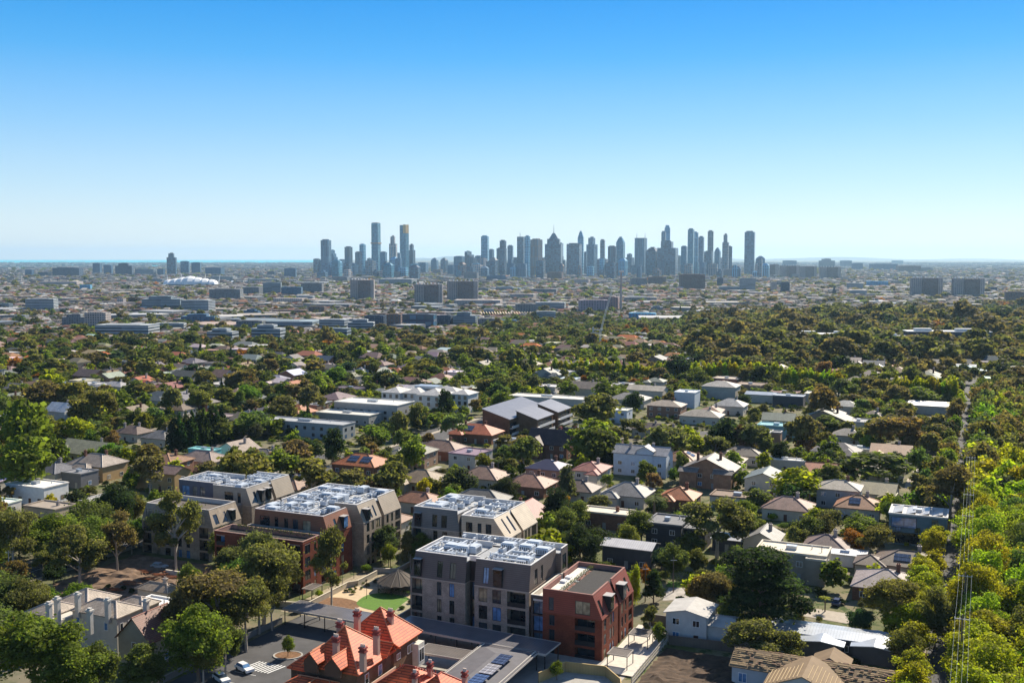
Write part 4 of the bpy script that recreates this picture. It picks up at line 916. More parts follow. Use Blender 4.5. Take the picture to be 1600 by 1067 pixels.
mb = MB(); mb.box(-98.7 + 97, -96.3 + 97, 199.3 - 206, 199.6 - 206, 15.07, 16.05); mb.box(-98.75 + 97, -96.25 + 97, 199.25 - 206, 199.65 - 206, 16.06, 16.2); mb.build('parapet', MT['wall'], A, (.6, .58, .56))
# E: red brick block
E_ = aroot(-73, 203, 'red-brown brick apartment block with terracotta sloping top and black gravel roof', lm='red brick apartment block')
o_ = (-73, 203)
block(E_, *o_, -79.3, -68.6, 193.4, 203.4, -.5, 8.4, 13.1, (0, 2.0, 0, 0), bk, REDB, sh, REDM, front=[(1.4, 2.6, 'w'), (6.9, 11.2, 'b')], mfront=[(1.3, 2.4, 'w'), (7, 10.2, 'w')], right=[(1.2, 2.6, 'w'), (4.8, 6, 'w'), (6.6, 7.4, 'w')], mright=[(1.0, 2.2, 'w'), (4.6, 6.6, 'y')], floors=3, mat_cap=(.3, .15, .12), seed=0, sides='FRL')
block(E_, *o_, -79.3, -68.6, 204.6, 214, -.5, 8.4, 13.1, (0, 2.0, 0, 0), bk, REDB, sh, REDM, right=[(1.2, 2.2, 'w'), (3.4, 4.4, 'w'), (6, 8.4, 'b')], mright=[(1.6, 3.6, 'y'), (6.2, 7.4, 'w')], floors=3, mat_cap=(.3, .15, .12), sides='BRL')
block(E_, *o_, -79.3, -68.7, 203.42, 204.58, -.5, 8.4, 12.07, (0, 0, 0, 0), MT['dark'], GRM, MT['dark'], GRM, deck=False)
block(E_, *o_, -83.0, -79.32, 196, 212, -.5, 10.2, 10.6, (0, 0, 0, 0), bk, (.1, .07, .06), bk, GRM, front=[(.5, 3.0, 'g')], mat_cap=(.62, .58, .52))
mb = MB(); mb.box(-79.2 + 73 + .35, -76.2 + 73, 193.4 - 203 + .4, 213.6 - 203, 12.08, 12.25); dk = mb.build('pale_terrace', MT['wall'], E_, (.62, .58, .52))
mb = MB(); mb.box(-75.3 + 73, -68.95 + 73, -9.2, 10.6, 12.08, 12.2); mb.build('gravel_roof', MT['gravel'], E_)
for k in range(2):
    mb = MB(); mb.box(-5.6 + k * .0, -4.4, -2 + k * 3, -.6 + k * 3, 12.26, 12.7); mb.build('skylight', [MT['white']], E_)
# B: rear grey block
B_ = aroot(-119, 241, 'rear grey-beige apartment block with wide pale sloping roof end between two other blocks', lm='rear grey apartment block')
o_ = (-119, 241)
block(B_, *o_, -131.8, -119.4, 234.2, 243.5, -.5, 10.9, 16, (.6, .8, .6, 0), bk, GRB, sh, (.2, .185, .17), front=[(.4, 2.8, 'b'), (6.4, 7.6, 'w'), (9, 10.4, 'w')], mfront=[(1.2, 2.8, 'y'), (6, 7.4, 'w'), (8.6, 10.2, 'w')], plants=1.0, seed=4, sides='FL')
block(B_, *o_, -116.4, -107.6, 230.6, 239.4, -.5, 11.2, 16, (0, 3.6, 0, 0), bk, TAU, sh, (.52, .43, .32), front=[(1.5, 3, 'w'), (5, 6.2, 'w'), (8.6, 10.4, 'w')], mfront=[(1.2, 3.0, 'w'), (4.4, 5.5, 'w'), (6.6, 8.2, 'w')], right=[(1, 2.2, 'w'), (4, 6, 'w')], mright=[(2.9, 3.7, 'l'), (6, 7.0, 'l')], plants=1.0, seed=5, sides='FRL')
block(B_, *o_, -116.4, -107.6, 240.6, 250, -.5, 11.2, 16, (0, 3.6, 0, 0), bk, TAU, sh, (.52, .43, .32), right=[(1.2, 2.2, 'w'), (3.2, 4.2, 'w'), (5.6, 8.6, 'b')], plants=1.0, seed=6, sides='RB')
block(B_, *o_, -119.38, -116.42, 236.5, 249.5, -.5, 11, 16, (0, 0, 0, 0), MT['wall'], GRM, MT['wall'], GRM, front=[(.4, 2.5, 'g')], plants=.6, sides='B')
block(B_, *o_, -130, -119.4, 243.52, 251, -.5, 11, 16, (0, 0, 0, 0), bk, GRB, sh, GRM, plants=1.0, seed=7, sides='LB')
block(B_, *o_, -116.4, -107.8, 239.42, 240.58, -.5, 11, 14.96, (0, 0, 0, 0), MT['dark'], GRM, MT['dark'], GRM, deck=False)
# D: big central-left block: taupe end and red-brick front
D_ = aroot(-157, 232, 'large left-centre apartment block with red-brick front wing, taupe gabled end and long roof plant', lm='large red and taupe apartment block')
o_ = (-157, 232)
block(D_, *o_, -152.5, -145.8, 228.8, 237.6, -.5, 11.6, 16.1, (0, 2.1, 0, 0), bk, TAU, sh, TAUM, right=[(1.4, 2.8, 'w'), (3.8, 5, 'w'), (6, 8, 'w')], mright=[(1.6, 3.0, 'y'), (4.2, 5.0, 'w'), (6.2, 7.0, 'w')], floors=4, plants=.5, seed=8, sides='FR')
block(D_, *o_, -152.5, -145.8, 239, 248, -.5, 11.6, 16.1, (0, 2.1, 0, 0), bk, TAU, sh, TAUM, right=[(1.2, 2.3, 'w'), (3.6, 4.6, 'w'), (5.8, 8.4, 'b')], floors=4, plants=.6, seed=9, sides='BR')
block(D_, *o_, -152.5, -146.6, 237.62, 238.98, -.5, 11.6, 15.06, (0, 0, 0, 0), MT['dark'], GRM, MT['dark'], GRM, deck=False)
block(D_, *o_, -167.5, -152.52, 226, 248, -.5, 11.6, 16.1, (0, 0, 0, 0), bk, TAU, sh, TAU, plants=1.0, seed=10, sides='LB')
block(D_, *o_, -167.6, -147, 215.4, 225.98, -.5, 11.4, 16.0, (.5, 1.6, 0, 0), bk, REDB, sh, (.24, .1, .055), front=[], mfront=[(2, 5, 'w'), (6.5, 7.6, 'w'), (9.4, 10.6, 'w'), (12, 13.6, 'w'), (15, 17.4, 'w')], right=[(2, 3.2, 'w'), (5.5, 6.7, 'w')], mright=[(3.5, 4.5, 'w'), (6.5, 8.2, 'y')], floors=4, mat_cap=(.5, .46, .45), plants=1.0, seed=11, sides='FRL')
block(D_, *o_, -171.4, -145.2, 204.2, 211, -.5, 12.2, 12.6, (0, 0, 0, 0), bk, REDB, bk, REDB, front=[(.5, 3.2, 'b', 1), (8, 9.2, 'w'), (12.4, 13.6, 'w'), (16.5, 17.8, 'w'), (22.2, 25.4, 'b')], right=[(.8, 3, 'w'), (4.6, 5.4, 'w')], floors=4, mat_cap=(.33, .2, .16))
block(D_, *o_, -169, -145.4, 211.02, 215.38, -.5, 11.6, 11.9, (0, 0, 0, 0), bk, REDB, bk, REDB, right=[(1, 3, 'b')], floors=4, mat_cap=(.3, .27, .25))
mb = MB(); mb.box(-171.1 + 157, -145.5 + 157, 204.6 - 232, 210.7 - 232, 11.56, 11.66); mb.build('gravel_roof', MT['gravel'], D_)
# C: far left block
C_ = aroot(-197, 232, 'leftmost taupe and grey apartment block with glazed roof terrace and pale sloping end', lm='leftmost taupe apartment block')
o_ = (-197, 232)
block(C_, *o_, -210, -196.2, 235.4, 248, -.5, 11.2, 16, (0, 0, 0, 0), MT['wall'], (.12, .12, .14), MT['wall'], (.1, .1, .125), mfront=[(1, 3.8, 'g'), (5, 6.6, 'g'), (7.6, 9.4, 'g')], floors=4, plants=.8, seed=12, sides='FLB')
block(C_, *o_, -196.18, -184.8, 233.6, 243.6, -.5, 11.2, 16, (0, 1.9, 0, 0), bk, TAU, sh, (.3, .26, .215), mfront=[(4, 7, 'w'), (8.5, 9.6, 'w')], mright=[(2.2, 3.2, 'w'), (4.4, 5.8, 'y'), (7.2, 8.6, 'y')], right=[(3, 5, 'w')], floors=4, plants=1.0, seed=13, sides='FR')
block(C_, *o_, -196.18, -184.8, 244.8, 253.5, -.5, 11.2, 16, (0, 1.9, 0, 0), bk, TAU, sh, TAUM, right=[(1.2, 2.2, 'w'), (5, 7, 'b')], floors=4, plants=1.0, seed=14, sides='BR')
block(C_, *o_, -196.18, -186, 243.62, 244.78, -.5, 11.2, 14.96, (0, 0, 0, 0), MT['dark'], GRM, MT['dark'], GRM, deck=False)
block(C_, *o_, -205.5, -184.4, 217.6, 228.5, -.8, 9.1, 13.4, (1.2, 1.9, .7, 0), bk, TAU, bk, TAU, front=[(.5, 3.2, 'b'), (5, 6.2, 'w'), (8, 9.8, 'w'), (12.4, 13.6, 'w'), (15.2, 16.4, 'w'), (19.6, 22.6, 'b')], mfront=[(.6, 3.0, 'w'), (19.4, 21.4, 'w')], right=[(1, 3, 'w'), (6, 8, 'w')], mright=[(1.4, 3, 'w'), (5.6, 6.4, 'w'), (7.6, 9, 'y')], mat_cap=(.5, .46, .42), deck_col=(.11, .09, .075))
block(C_, *o_, -208, -186, 228.52, 235.38, -.5, 9.1, 11.4, (0, 0, 0, 0), bk, TAU, bk, TAU, mat_cap=(.3, .28, .26), deck_col=(.12, .11, .1))
# roof terrace planting and glass balustrades
def hedge(label, pts, w, h, zb, col=(.05, .085, .025), name='hedge', grp=None, seed=1, parent=None):
    """clipped hedge of leaf faces along uv points"""
    r_ = np.random.default_rng(seed); V = []; Fc = []; base = []
    root = None
    P = [np.array(gp(*p)) for p in pts]
    for p, q in zip(P[:-1], P[1:]):
        Ln = np.linalg.norm(q - p); d = (q - p) / Ln; nn = np.array([-d[1], d[0]]); k = int(Ln * (w + 2 * h) * 16)
        s = r_.uniform(0, Ln, k); face = r_.integers(0, 4, k); t = r_.uniform(-.5, .5, k); z = r_.uniform(0, 1, k)
        off = np.where(face < 2, t * w, np.where(face == 2, -w / 2, w / 2)) + r_.normal(0, .06, k); zz = np.where(face < 2, h, z * h) + r_.normal(0, .08, k)
        c = np.stack([p[0] + d[0] * s + nn[0] * off, p[1] + d[1] * s + nn[1] * off, zb + zz], 1); base.append(c)
    c = np.concatenate(base); return leaf_cloud(name, c, .22, r_, col)
# ---------------------------------------------------------------- gardens, car parks and the red-roofed mansion around the apartment blocks
def usheet(name, uvpts, mat, lift, kind='structure', color=None): return sheet(name, [gp(*p) for p in uvpts], mat, lift, kind, color)
def ell(u, v, a, b, n=28, wob=0.0, ph=0): return [(u + a * (1 + wob * math.sin(3 * t + ph)) * math.cos(t), v + b * (1 + wob * math.cos(2 * t + ph)) * math.sin(t)) for t in [2 * math.pi * i / n for i in range(n)]]
def mark_uv(u0, u1, v0, v1, val=3, grow=0):
    x, y = gp((u0 + u1) / 2, (v0 + v1) / 2); mark(x, y, abs(u1 - u0) / 2, abs(v1 - v0) / 2, -A24, val, grow)
M_lawn = M_plain('lawn_grass', (.085, .17, .02), .9, .25, 1.5); M_drygrass = M_plain('dry_grass', (.17, .17, .06), .9, .35, .6); M_mulch = M_plain('mulch', (.17, .09, .045), .95, .4, 1.5)
M_sand = M_plain('sandy_path', (.5, .38, .24), .9, .15, .8); M_rubble = M_plain('demolition_soil', (.16, .105, .07), .95, .6, .5)
usheet('garden_ground', [(-143, 192), (-112.5, 192), (-112.5, 226), (-142, 226)], M_plain('gravel_bed', (.3, .25, .17), .95, .55, 2.5), .03)
usheet('garden_path', ell(-127, 206, 13.5, 11.5, 36, .05), M_sand, .05)
usheet('mulch_bed', ell(-134.5, 200.5, 6.3, 5.2, 30, .04), M_mulch, .08); usheet('lawn', ell(-124.6, 207, 6.8, 6.2, 30, .07, 1), M_lawn, .1)
usheet('planted_bed', ell(-117, 209, 3.2, 9, 26, .08), M_plain('planted_ground', (.3, .27, .17), .95, .7, 3), .12)
usheet('forecourt', [(-138, 128), (-107, 128), (-107, 192), (-137, 192)], MT['asphalt'], .03)
usheet('paved_yard', [(-107, 140), (-60, 140), (-60, 196), (-107, 196)], MT['concrete'], .02)
usheet('side_terrace', [(-66, 188), (-58.5, 188), (-58.5, 216), (-66, 216)], M_plain('pale_terrace_paving', (.55, .5, .43), .85, .15, .8), .3)
mark_uv(-139, -58, 170, 226, 3); mark_uv(-138, -100, 128, 192, 3); mark_uv(-112, -60, 128, 180, 3)
# marked bays
mb = MB()
for k in range(9):
    c = puv(411, 1042); u, v = c[0] + (k - 4) * .75, c[1]
    P = [(u - .5, v - 2.2), (u - .2, v - 2.2), (u + .8, v + 2.2), (u + .5, v + 2.2)]; mb.poly([(*gp(*p), .05) for p in P])
for k in range(4):
    c = puv(350 + k * 33, 1064 - k * 12); P = [(c[0] - 2.5, c[1] - .06), (c[0] + 2.5, c[1] - .06), (c[0] + 2.5, c[1] + .06), (c[0] - 2.5, c[1] + .06)]; mb.poly([(*gp(*p), .05) for p in P])
tag(mb.build('parking_markings', MT['white']), kind='structure')
# round planted island with white kerb
ku, kv = puv(450, 1024); kx, ky = gp(ku, kv); e = empty('traffic_island', (kx, ky, .03)); tag(e, 'mulched traffic island with white kerb in the car park', 'traffic island')
mb = MB(); n = 28
for i in range(n):
    t0, t1 = 2 * math.pi * i / n, 2 * math.pi * (i + 1) / n
    f = lambda t, r, z: (3.0 * r * math.cos(t), 2.3 * r * math.sin(t), z)
    mb.poly([f(t0, 1, 0), f(t1, 1, 0), f(t1, 1, .18), f(t0, 1, .18)]); mb.poly([f(t0, 1, .18), f(t1, 1, .18), f(t1, .88, .18), f(t0, .88, .18)]); mb.poly([f(t0, .88, .18), f(t1, .88, .18), f(t1, .88, .05), f(t0, .88, .05)])
mb.build('kerb', MT['concrete'], e, (.6, .58, .55)); mb = MB(); mb.poly([(3.0 * .88 * math.cos(2 * math.pi * i / n), 2.3 * .88 * math.sin(2 * math.pi * i / n), .12) for i in range(n)]); mb.build('bed', M_mulch, e)

def low_wall(label, pts, h, t, col, mat='wall', name='garden_wall', cat='wall', zb=0, rails=False):
    P = [gp(*p) for p in pts]; e = empty(name, (P[0][0], P[0][1], terr(*P[0]))); tag(e, label, cat); x0, y0 = P[0]; mb = MB(); cp = MB()
    for p, q in zip(P[:-1], P[1:]):
        d = V3(q[0] - p[0], q[1] - p[1], 0); Ln = np.linalg.norm(d); d /= Ln; nn = V3(-d[1], d[0], 0); zt = terr(*p) - e.location.z
        O = V3(p[0] - x0, p[1] - y0, zb + zt) - nn * t / 2
        if rails:
            for k in range(int(Ln / 1.8) + 1): mb.obox(O + d * min(Ln - .1, k * 1.8), d * .1, V3(0, 0, h), nn * t)
            for z in (.25, .55, .85): cp.obox(O + V3(0, 0, h * z) - nn * .02, d * Ln, V3(0, 0, h * .17), -nn * .04)
        else:
            mb.obox(O, d * Ln, V3(0, 0, h), nn * t); cp.obox(O + V3(0, 0, h + .003) - nn * .05 - d * .02, d * (Ln + .04), V3(0, 0, .07), nn * (t + .1))
    mb.build('posts' if rails else 'wall', MT[mat], e, col); cp.build('rails' if rails else 'coping', MT['wall'] if not rails else MT[mat], e, tuple(min(.7, c * 1.25) for c in col))
    return e
low_wall('long cream garden wall stepping along the red-brick wing to the garden', [(-145, 194.5), (-138.5, 196), (-138.5, 213), (-137, 215), (-137, 224)], 1.3, .3, (.42, .37, .28))
low_wall('short cream planter wall beside the taupe block entrance', [(-139.2, 226), (-133.5, 228), (-133.5, 246)], 1.1, .4, (.45, .4, .32))
low_wall('grey concrete garden wall between lawn and near grey block', [(-114, 190.5), (-113.6, 206)], 2.2, .25, (.28, .26, .24))
low_wall('pale slatted boundary fence beside the bare soil lot', [(-57.5, 184), (-57.5, 218)], 2.0, .15, (.42, .38, .32), 'trim', 'boundary_fence', 'fence', rails=True)
low_wall('golden timber hoarding fence in front of the red brick block', [(-74, 178.5), (-71.3, 185.6), (-63.5, 186.6), (-59, 182), (-57.5, 178)], 2.0, .08, (.42, .3, .13), 'fence', 'timber_fence', 'fence')
low_wall('brown timber paling fence below the weathered white house', [(-57, 207.8), (-44, 209), (-37, 209)], 1.9, .08, (.16, .12, .09), 'fence', 'timber_fence', 'fence')
low_wall('dark wall with creeper behind the side terrace', [(-64, 217), (-50, 217.5)], 2.6, .3, (.12, .11, .09))
low_wall('grey fence along the car park foot beside the big gums', [(-138.6, 128), (-138.6, 178), (-138, 186)], 1.2, .15, (.2, .19, .17))
low_wall('long brown paling fence beside the grey gabled house', [(-108.5, 262), (-108, 320)], 1.8, .1, (.24, .18, .12), 'fence', 'timber_fence', 'fence')
low_wall('pale lane wall left of the demolition lot along the road', [(-186, 203), (-172, 203), (-171, 190)], 1.3, .3, (.5, .45, .38))

# pergolas
def pergola(u, v, w, d, h, label, open_=False):
    x, y = gp(u, v); e = empty('pergola', (x, y, .1), -A24); tag(e, label, 'pergola', 'terrace pergolas')
    for sx_ in (-1, 1):
        for sy_ in (-1, 1):
            mb = MB(); mb.box(sx_ * (w / 2 - .1) - .07, sx_ * (w / 2 - .1) + .07, sy_ * (d / 2 - .1) - .07, sy_ * (d / 2 - .1) + .07, 0, h); mb.build('post', MT['dark'], e)
    mb = MB(); mb.box(-w / 2, w / 2, -d / 2, -d / 2 + .15, h + .002, h + .22); mb.box(-w / 2, w / 2, d / 2 - .15, d / 2, h + .002, h + .22); mb.box(-w / 2, -w / 2 + .15, -d / 2 + .151, d / 2 - .151, h + .002, h + .22); mb.box(w / 2 - .15, w / 2, -d / 2 + .151, d / 2 - .151, h + .002, h + .22)
    mb.build('frame', MT['trim'], e, (.33, .29, .25))
    mb = MB(); n = int(w / .3)
    for k in range(n): mb.box(-w / 2 + .16 + k * .3, -w / 2 + .4 + k * .3, -d / 2 + .152, d / 2 - .152, h + .05, h + .12)
    mb.build('slats', MT['trim'], e, (.12, .1, .09))
pergola(-62.5, 192.5, 4.2, 4, 2.7, 'brown slatted pergola on the terrace nearest the timber hoarding')
pergola(-62, 204.5, 4.2, 4, 2.7, 'open dark pergola on the far end of the pale side terrace')
pergola(-141.5, 202.5, 2.8, 4.4, 2.6, 'brown pergola at the foot of the red-brick wing by the garden')
pergola(-138.6, 233, 3.0, 4.2, 2.7, 'slatted pergola over the taupe block entrance')
pergola(-137, 251, 3.0, 4, 2.7, 'small pergola behind the taupe block beside the lane')
# dark conical canopy over the lawn edge
cu, cv = puv(622, 905, 2.6); cx, cy = gp(cu, cv); e = empty('canopy', (cx, cy, 0)); tag(e, 'dark brown conical tent canopy beside the green lawn', 'canopy')
mb = MB(); n = 14; R1 = 5.2
for i in range(n):
    t0, t1 = 2 * math.pi * i / n, 2 * math.pi * (i + 1) / n; tm = (t0 + t1) / 2
    mb.poly([(R1 * math.cos(t0), R1 * math.sin(t0), 2.2), (R1 * .95 * math.cos(tm), R1 * .95 * math.sin(tm), 2.35), (R1 * math.cos(t1), R1 * math.sin(t1), 2.2), (0, 0, 5.1)])
mb.build('fabric', MT['wall'], e, (.11, .09, .07))
mb = MB()
for i in range(n): t0 = 2 * math.pi * i / n; mb.tube((R1 * math.cos(t0), R1 * math.sin(t0), 2.22), (0, 0, 5.14), .06, n=4)
mb.build('ribs', MT['trim'], e, (.2, .17, .14)); 
for i in range(0, n, 2):
    t0 = 2 * math.pi * i / n; mb = MB(); mb.tube((R1 * .97 * math.cos(t0), R1 * .97 * math.sin(t0), 0), (R1 * .97 * math.cos(t0), R1 * .97 * math.sin(t0), 2.2), .07); mb.build('pole', MT['dark'], e)
q = PX(cx, cy, 3); LM.append(('dark conical canopy', q[0], q[1]))
# garden lamp posts
for (px, py) in ((573, 935), (535, 921), (468, 950), (553, 903)):
    u, v = puv(px, py, 0); x, y = gp(u, v); e = empty('garden_light', (x, y, 0)); mb = MB(); mb.tube((0, 0, 0), (0, 0, 4.2), .07, .05); mb.build('post', MT['dark'], e)
    mb = MB(); mb.tube((0, 0, 4.2), (0, 0, 4.5), .12, .14, 8); mb.build('lamp_head', MT['dark'], e); tag(e, None, 'lamp post', 'slim garden light posts'); auto.append((e, 'slim dark garden light post', px, py, 'all'))

# carports: dark sheet metal roofs on posts
def flatroof(label, u0, u1, v0, v1, z, col, name='carport', lip=(.42, .38, .34), skew=0.0, lm=None, seam='seam'):
    x, y = gp((u0 + u1) / 2, (v0 + v1) / 2); e = empty(name, (x, y, 0), -A24 + skew); tag(e, label, 'carport'); a, b_ = (u1 - u0) / 2, (v1 - v0) / 2
    mb = MB(); mb.box(-a, a, -b_, b_, z, z + .14); r = mb.build('roof', MT[seam], e, col)
    mb = MB(); mb.box(-a - .1, a + .1, -b_ - .12, -b_ - .005, z - .25, z + .2); mb.box(-a - .1, a + .1, b_ + .005, b_ + .12, z - .1, z + .2); mb.box(-a - .1, -a - .005, -b_, b_, z - .1, z + .2); mb.box(a + .005, a + .1, -b_, b_, z - .1, z + .2); mb.build('fascia', MT['trim'], e, lip)
    for k in range(int((u1 - u0) / 5) + 1):
        for s in (-1, 1):
            mb = MB(); xx = -a + .3 + k * (2 * a - .6) / max(1, int((u1 - u0) / 5)); mb.box(xx - .08, xx + .08, s * (b_ - .3) - .08, s * (b_ - .3) + .08, 0, z - .004); mb.build('post', MT['dark'], e)
    if lm: q = PX(x, y, z); LM.append((lm, q[0], q[1]))
    return e, r
c1, r1 = flatroof('long dark carport roof between the garden and the forecourt', -137, -110, 184.6, 190.6, 3.5, (.16, .15, .15), skew=R(-2), lm='long dark carport')
c2, r2 = flatroof('wide dark carport roof in the shadow of the near grey block', -109.5, -74.5, 184.6, 191.4, 3.5, (.14, .135, .15), skew=R(-3))
c3, r3 = flatroof('small brown flat roof between the red-tiled houses', -98.5, -88.6, 175.5, 180.2, 3.2, (.17, .145, .125))
c4, r4 = flatroof('dark carport roof with solar panels in front of the red brick block', -88.3, -76.4, 160, 184.3, 3.5, (.13, .12, .125), lm='dark solar carport')
mb = MB(); a, b_ = 5.9, 12.1
hip(mb, -a + .6, a - .6, -b_ + .5, b_ - 1.5, 3.66, .22, 0)
mb.build('low_hip', MT['deck'], r4, (.11, .105, .115))
for k in range(3):
    mb = MB()
    for j in range(4): mb.box(1.0 + .0, 3.6, -9.5 + k * 5.2 + j * 1.15, -8.5 + k * 5.2 + j * 1.15, 4.75 + .02 * j, 4.85 + .02 * j)
    mb.build('solar_panel', MT['solar'], r4, (.05, .07, .13) if k != 1 else (.3, .28, .27))
mb = MB(); mb.box(a - .5, a - .35, -b_ + .5, b_ - .5, 3.66, 3.9); mb.box(-a + .4, -a + .55, -b_ + .5, b_ - .5, 3.66, 3.9); mb.build('roof_gutter', MT['trim'], r4, (.5, .46, .4))

# the red-tiled brick mansion at the bottom
RED = (.7, .12, .03); RW = (.15, .085, .05)
mo = (-102, 162); x, y = gp(*mo); e = empty('brick_mansion', (x, y, 0), -A24); tag(e, 'old brick mansion with steep orange-red tiled pyramids, gablets and banded chimneys', 'house'); q = PX(x, y, 10); LM.append(('red-tiled brick mansion', q[0], q[1]))
wl = MB(); wl.box(-5.6, 5, 2.2, 11.4, -.5, 8.2); wl.box(-6.4, 4.6, -9.6, 2.19, -.5, 7.6); wl.box(-10.5, -6.41, -8, 1.5, -.5, 5.8); wl.box(-8.6, 2.0, -12.6, -9.61, -.5, 4.6); w_ = wl.build('wall', bk, e, RW)
rf = MB(); cp = MB()
def pyr(x0, x1, y0, y1, z, ax, ay, az):
    c = [(x0, y0, z), (x1, y0, z), (x1, y1, z), (x0, y1, z)]
    for i in range(4): rf.poly([c[i], c[(i + 1) % 4], (ax, ay, az)]); cp.tube((c[i][0], c[i][1], z + .04), (ax, ay, az + .04), .12, n=5)
    rf.poly([(p[0], p[1], z - .15) for p in c][::-1])
    for i in range(4): p, q_ = c[i], c[(i + 1) % 4]; rf.poly([(p[0], p[1], z - .15), (q_[0], q_[1], z - .15), q_, p])
pyr(-6.2, 5.7, 1.6, 12.1, 8.2, -.4, 6.6, 13.8)
pyr(-6.6, 5.2, -10.2, 2.8, 7.6, -1.8, -3.4, 13.2)
hip(rf, -10.6, -5.0, -8, 1.5, 5.8, .75, .5, caps=cp)
hip(rf, -8.6, 2.0, -13.2, -8.5, 4.6, .5, .5, caps=cp)
gable(rf, wl, -5.5, -2.7, -11.0, -5.0, 8.9, 1.05, 'y', .25, caps=cp); gable(rf, wl, -1.0, 2.2, -11.2, -4.5, 8.7, 1.05, 'y', .25, caps=cp)
gable(rf, wl, -4.6, -1.6, -14.2, -10.5, 4.6, .8, 'y', .3, caps=cp)
gable(rf, wl, 0, 5.6, -1.5, 3.0, 8.0, .7, 'x', .3, caps=cp)
rf_o = rf.build('roof', MT['boldtile'], e, RED); cp.build('ridge_capping', MT['trim'], rf_o, (.5, .2, .1))
for (xa, xb, yy, z0_, h_) in ((-5.5, -2.7, -11.02, 7.6, 1.4), (-1.0, 2.2, -11.22, 7.6, 1.2), (-4.6, -1.6, -14.22, 3.5, 1.1)):
    mb = MB(); mb.box(xa, xb, yy, yy + .5, z0_ - .6, z0_ + h_); mb.poly([(xa, yy - .02, z0_ + h_), (xb, yy - .02, z0_ + h_), ((xa + xb) / 2, yy - .02, z0_ + h_ + (xb - xa) / 2 * 1.0)]); mb.build('gable_boarding', MT['wall'], e, (.1, .055, .035))
mb = MB()
for k in range(5): mb.box(-4.5 + k * .7, -4.35 + k * .7, -14.3, -14.22, 3.6, 5.6 - abs(k - 2) * .45)
mb.build('gable_trim', MT['white'], e)
def chimney(par, x, y, z0, z1, w=.5):
    mb = MB(); mb.box(x - w, x + w, y - .42, y + .42, z0, z1); mb.build('chimney', MT['wall'], par, (.42, .26, .2))
    c = par.children[-1] if False else None
    mb = MB(); mb.box(x - w - .14, x + w + .14, y - .56, y + .56, z1 + .002, z1 + .3); mb.box(x - w, x + w, y - .42, y + .42, z1 + .302, z1 + .7); mb.box(x - w - .16, x + w + .16, y - .58, y + .58, z1 + .702, z1 + .95); mb.build('chimney_cap', MT['brick'], par, (.26, .06, .05))
    mb = MB()
    for k in range(3): mb.tube((x - w + .15 + k * (w - .15), y, z1 + .952), (x - w + .15 + k * (w - .15), y, z1 + 1.5), .17, .13, 8)
    mb.build('chimney_pot', MT['wall'], par, (.62, .5, .42))
for (px, py, z0_, z1_) in ((525, 992, 8.6, 12.2), (567, 1008, 8.2, 11.6), (588, 981, 9, 12.6), (531, 969, 6.5, 12.8), (558, 952, 7, 13.8), (610, 952, 7, 12.6)):
    u, v = puv(px, py, z1_ + 1.2); chimney(rf_o, u - mo[0], v - mo[1], z0_, z1_)
put_window(e, 5.01, 8.4, 5.2, math.pi / 2, 2.2, 1.6); put_window(e, 5.01, 4, 5.4, math.pi / 2, 1.4, 1.2); put_window(e, 4.61, -2, 4.6, math.pi / 2, 1.3, 1.9); put_window(e, 4.61, -6.5, 4.6, math.pi / 2, 1.3, 1.9)
mb = MB(); mb.box(4.9, 6.3, 9.2, 11.6, 2.2, 6.6); bw = mb.build('bay', MT['wall'], e, (.6, .56, .48)); put_window(bw, 6.31, 10.4, 3, math.pi / 2, 1.9, 2.6)
mb = MB(); mb.box(4.62, 5.6, -9.4, 2.0, 3.9, 4.15); mb.box(5.45, 5.6, -9.4, 2.0, 4.151, 4.9); mb.build('balcony', MT['trim'], e, (.5, .42, .33))
for k in range(3): put_window(e, -7.4 + k * 3.6, -12.61, 1.6, 0, 1.2, 1.6)
# lower tiled wing at the very bottom
mo2 = puv(668, 1062, 5); x, y = gp(*mo2); e = empty('tiled_lodge', (x, y, 0), -A24); tag(e, 'low red-tiled lodge with crested ridges and yellow chimney pots at the bottom edge', 'house')
wl = MB(); wl.box(-8, 6, -5, 3, -.5, 4.4); wl.box(6.01, 10.5, -6, 1, -.5, 4.2); wl.build('wall', bk, e, RW); rf = MB(); cp = MB()
hip(rf, -8, 2, -5, 3, 4.4, .7, .4, caps=cp); hip(rf, 0, 6.5, -5.6, 2.4, 4.4, .8, .4, caps=cp); hip(rf, 5.5, 10.8, -7, .5, 4.2, .7, .4, caps=cp)
r_ = rf.build('roof', MT['boldtile'], e, RED); cp.build('ridge_capping', MT['trim'], r_, (.34, .07, .045))
cr = MB()
for k in range(14): cr.tube((-5 + k * .55, -1, 7.1), (-5 + k * .55, -1, 7.6), .14, .05, 6)
cr.build('ridge_cresting', MT['brick'], r_, (.4, .08, .05))
for (px, py) in ((672, 1032), (648, 1048), (726, 1046)):
    u, v = puv(px, py, 8.5); chimney(r_, u - mo2[0], v - mo2[1], 5, 7.3, .35)

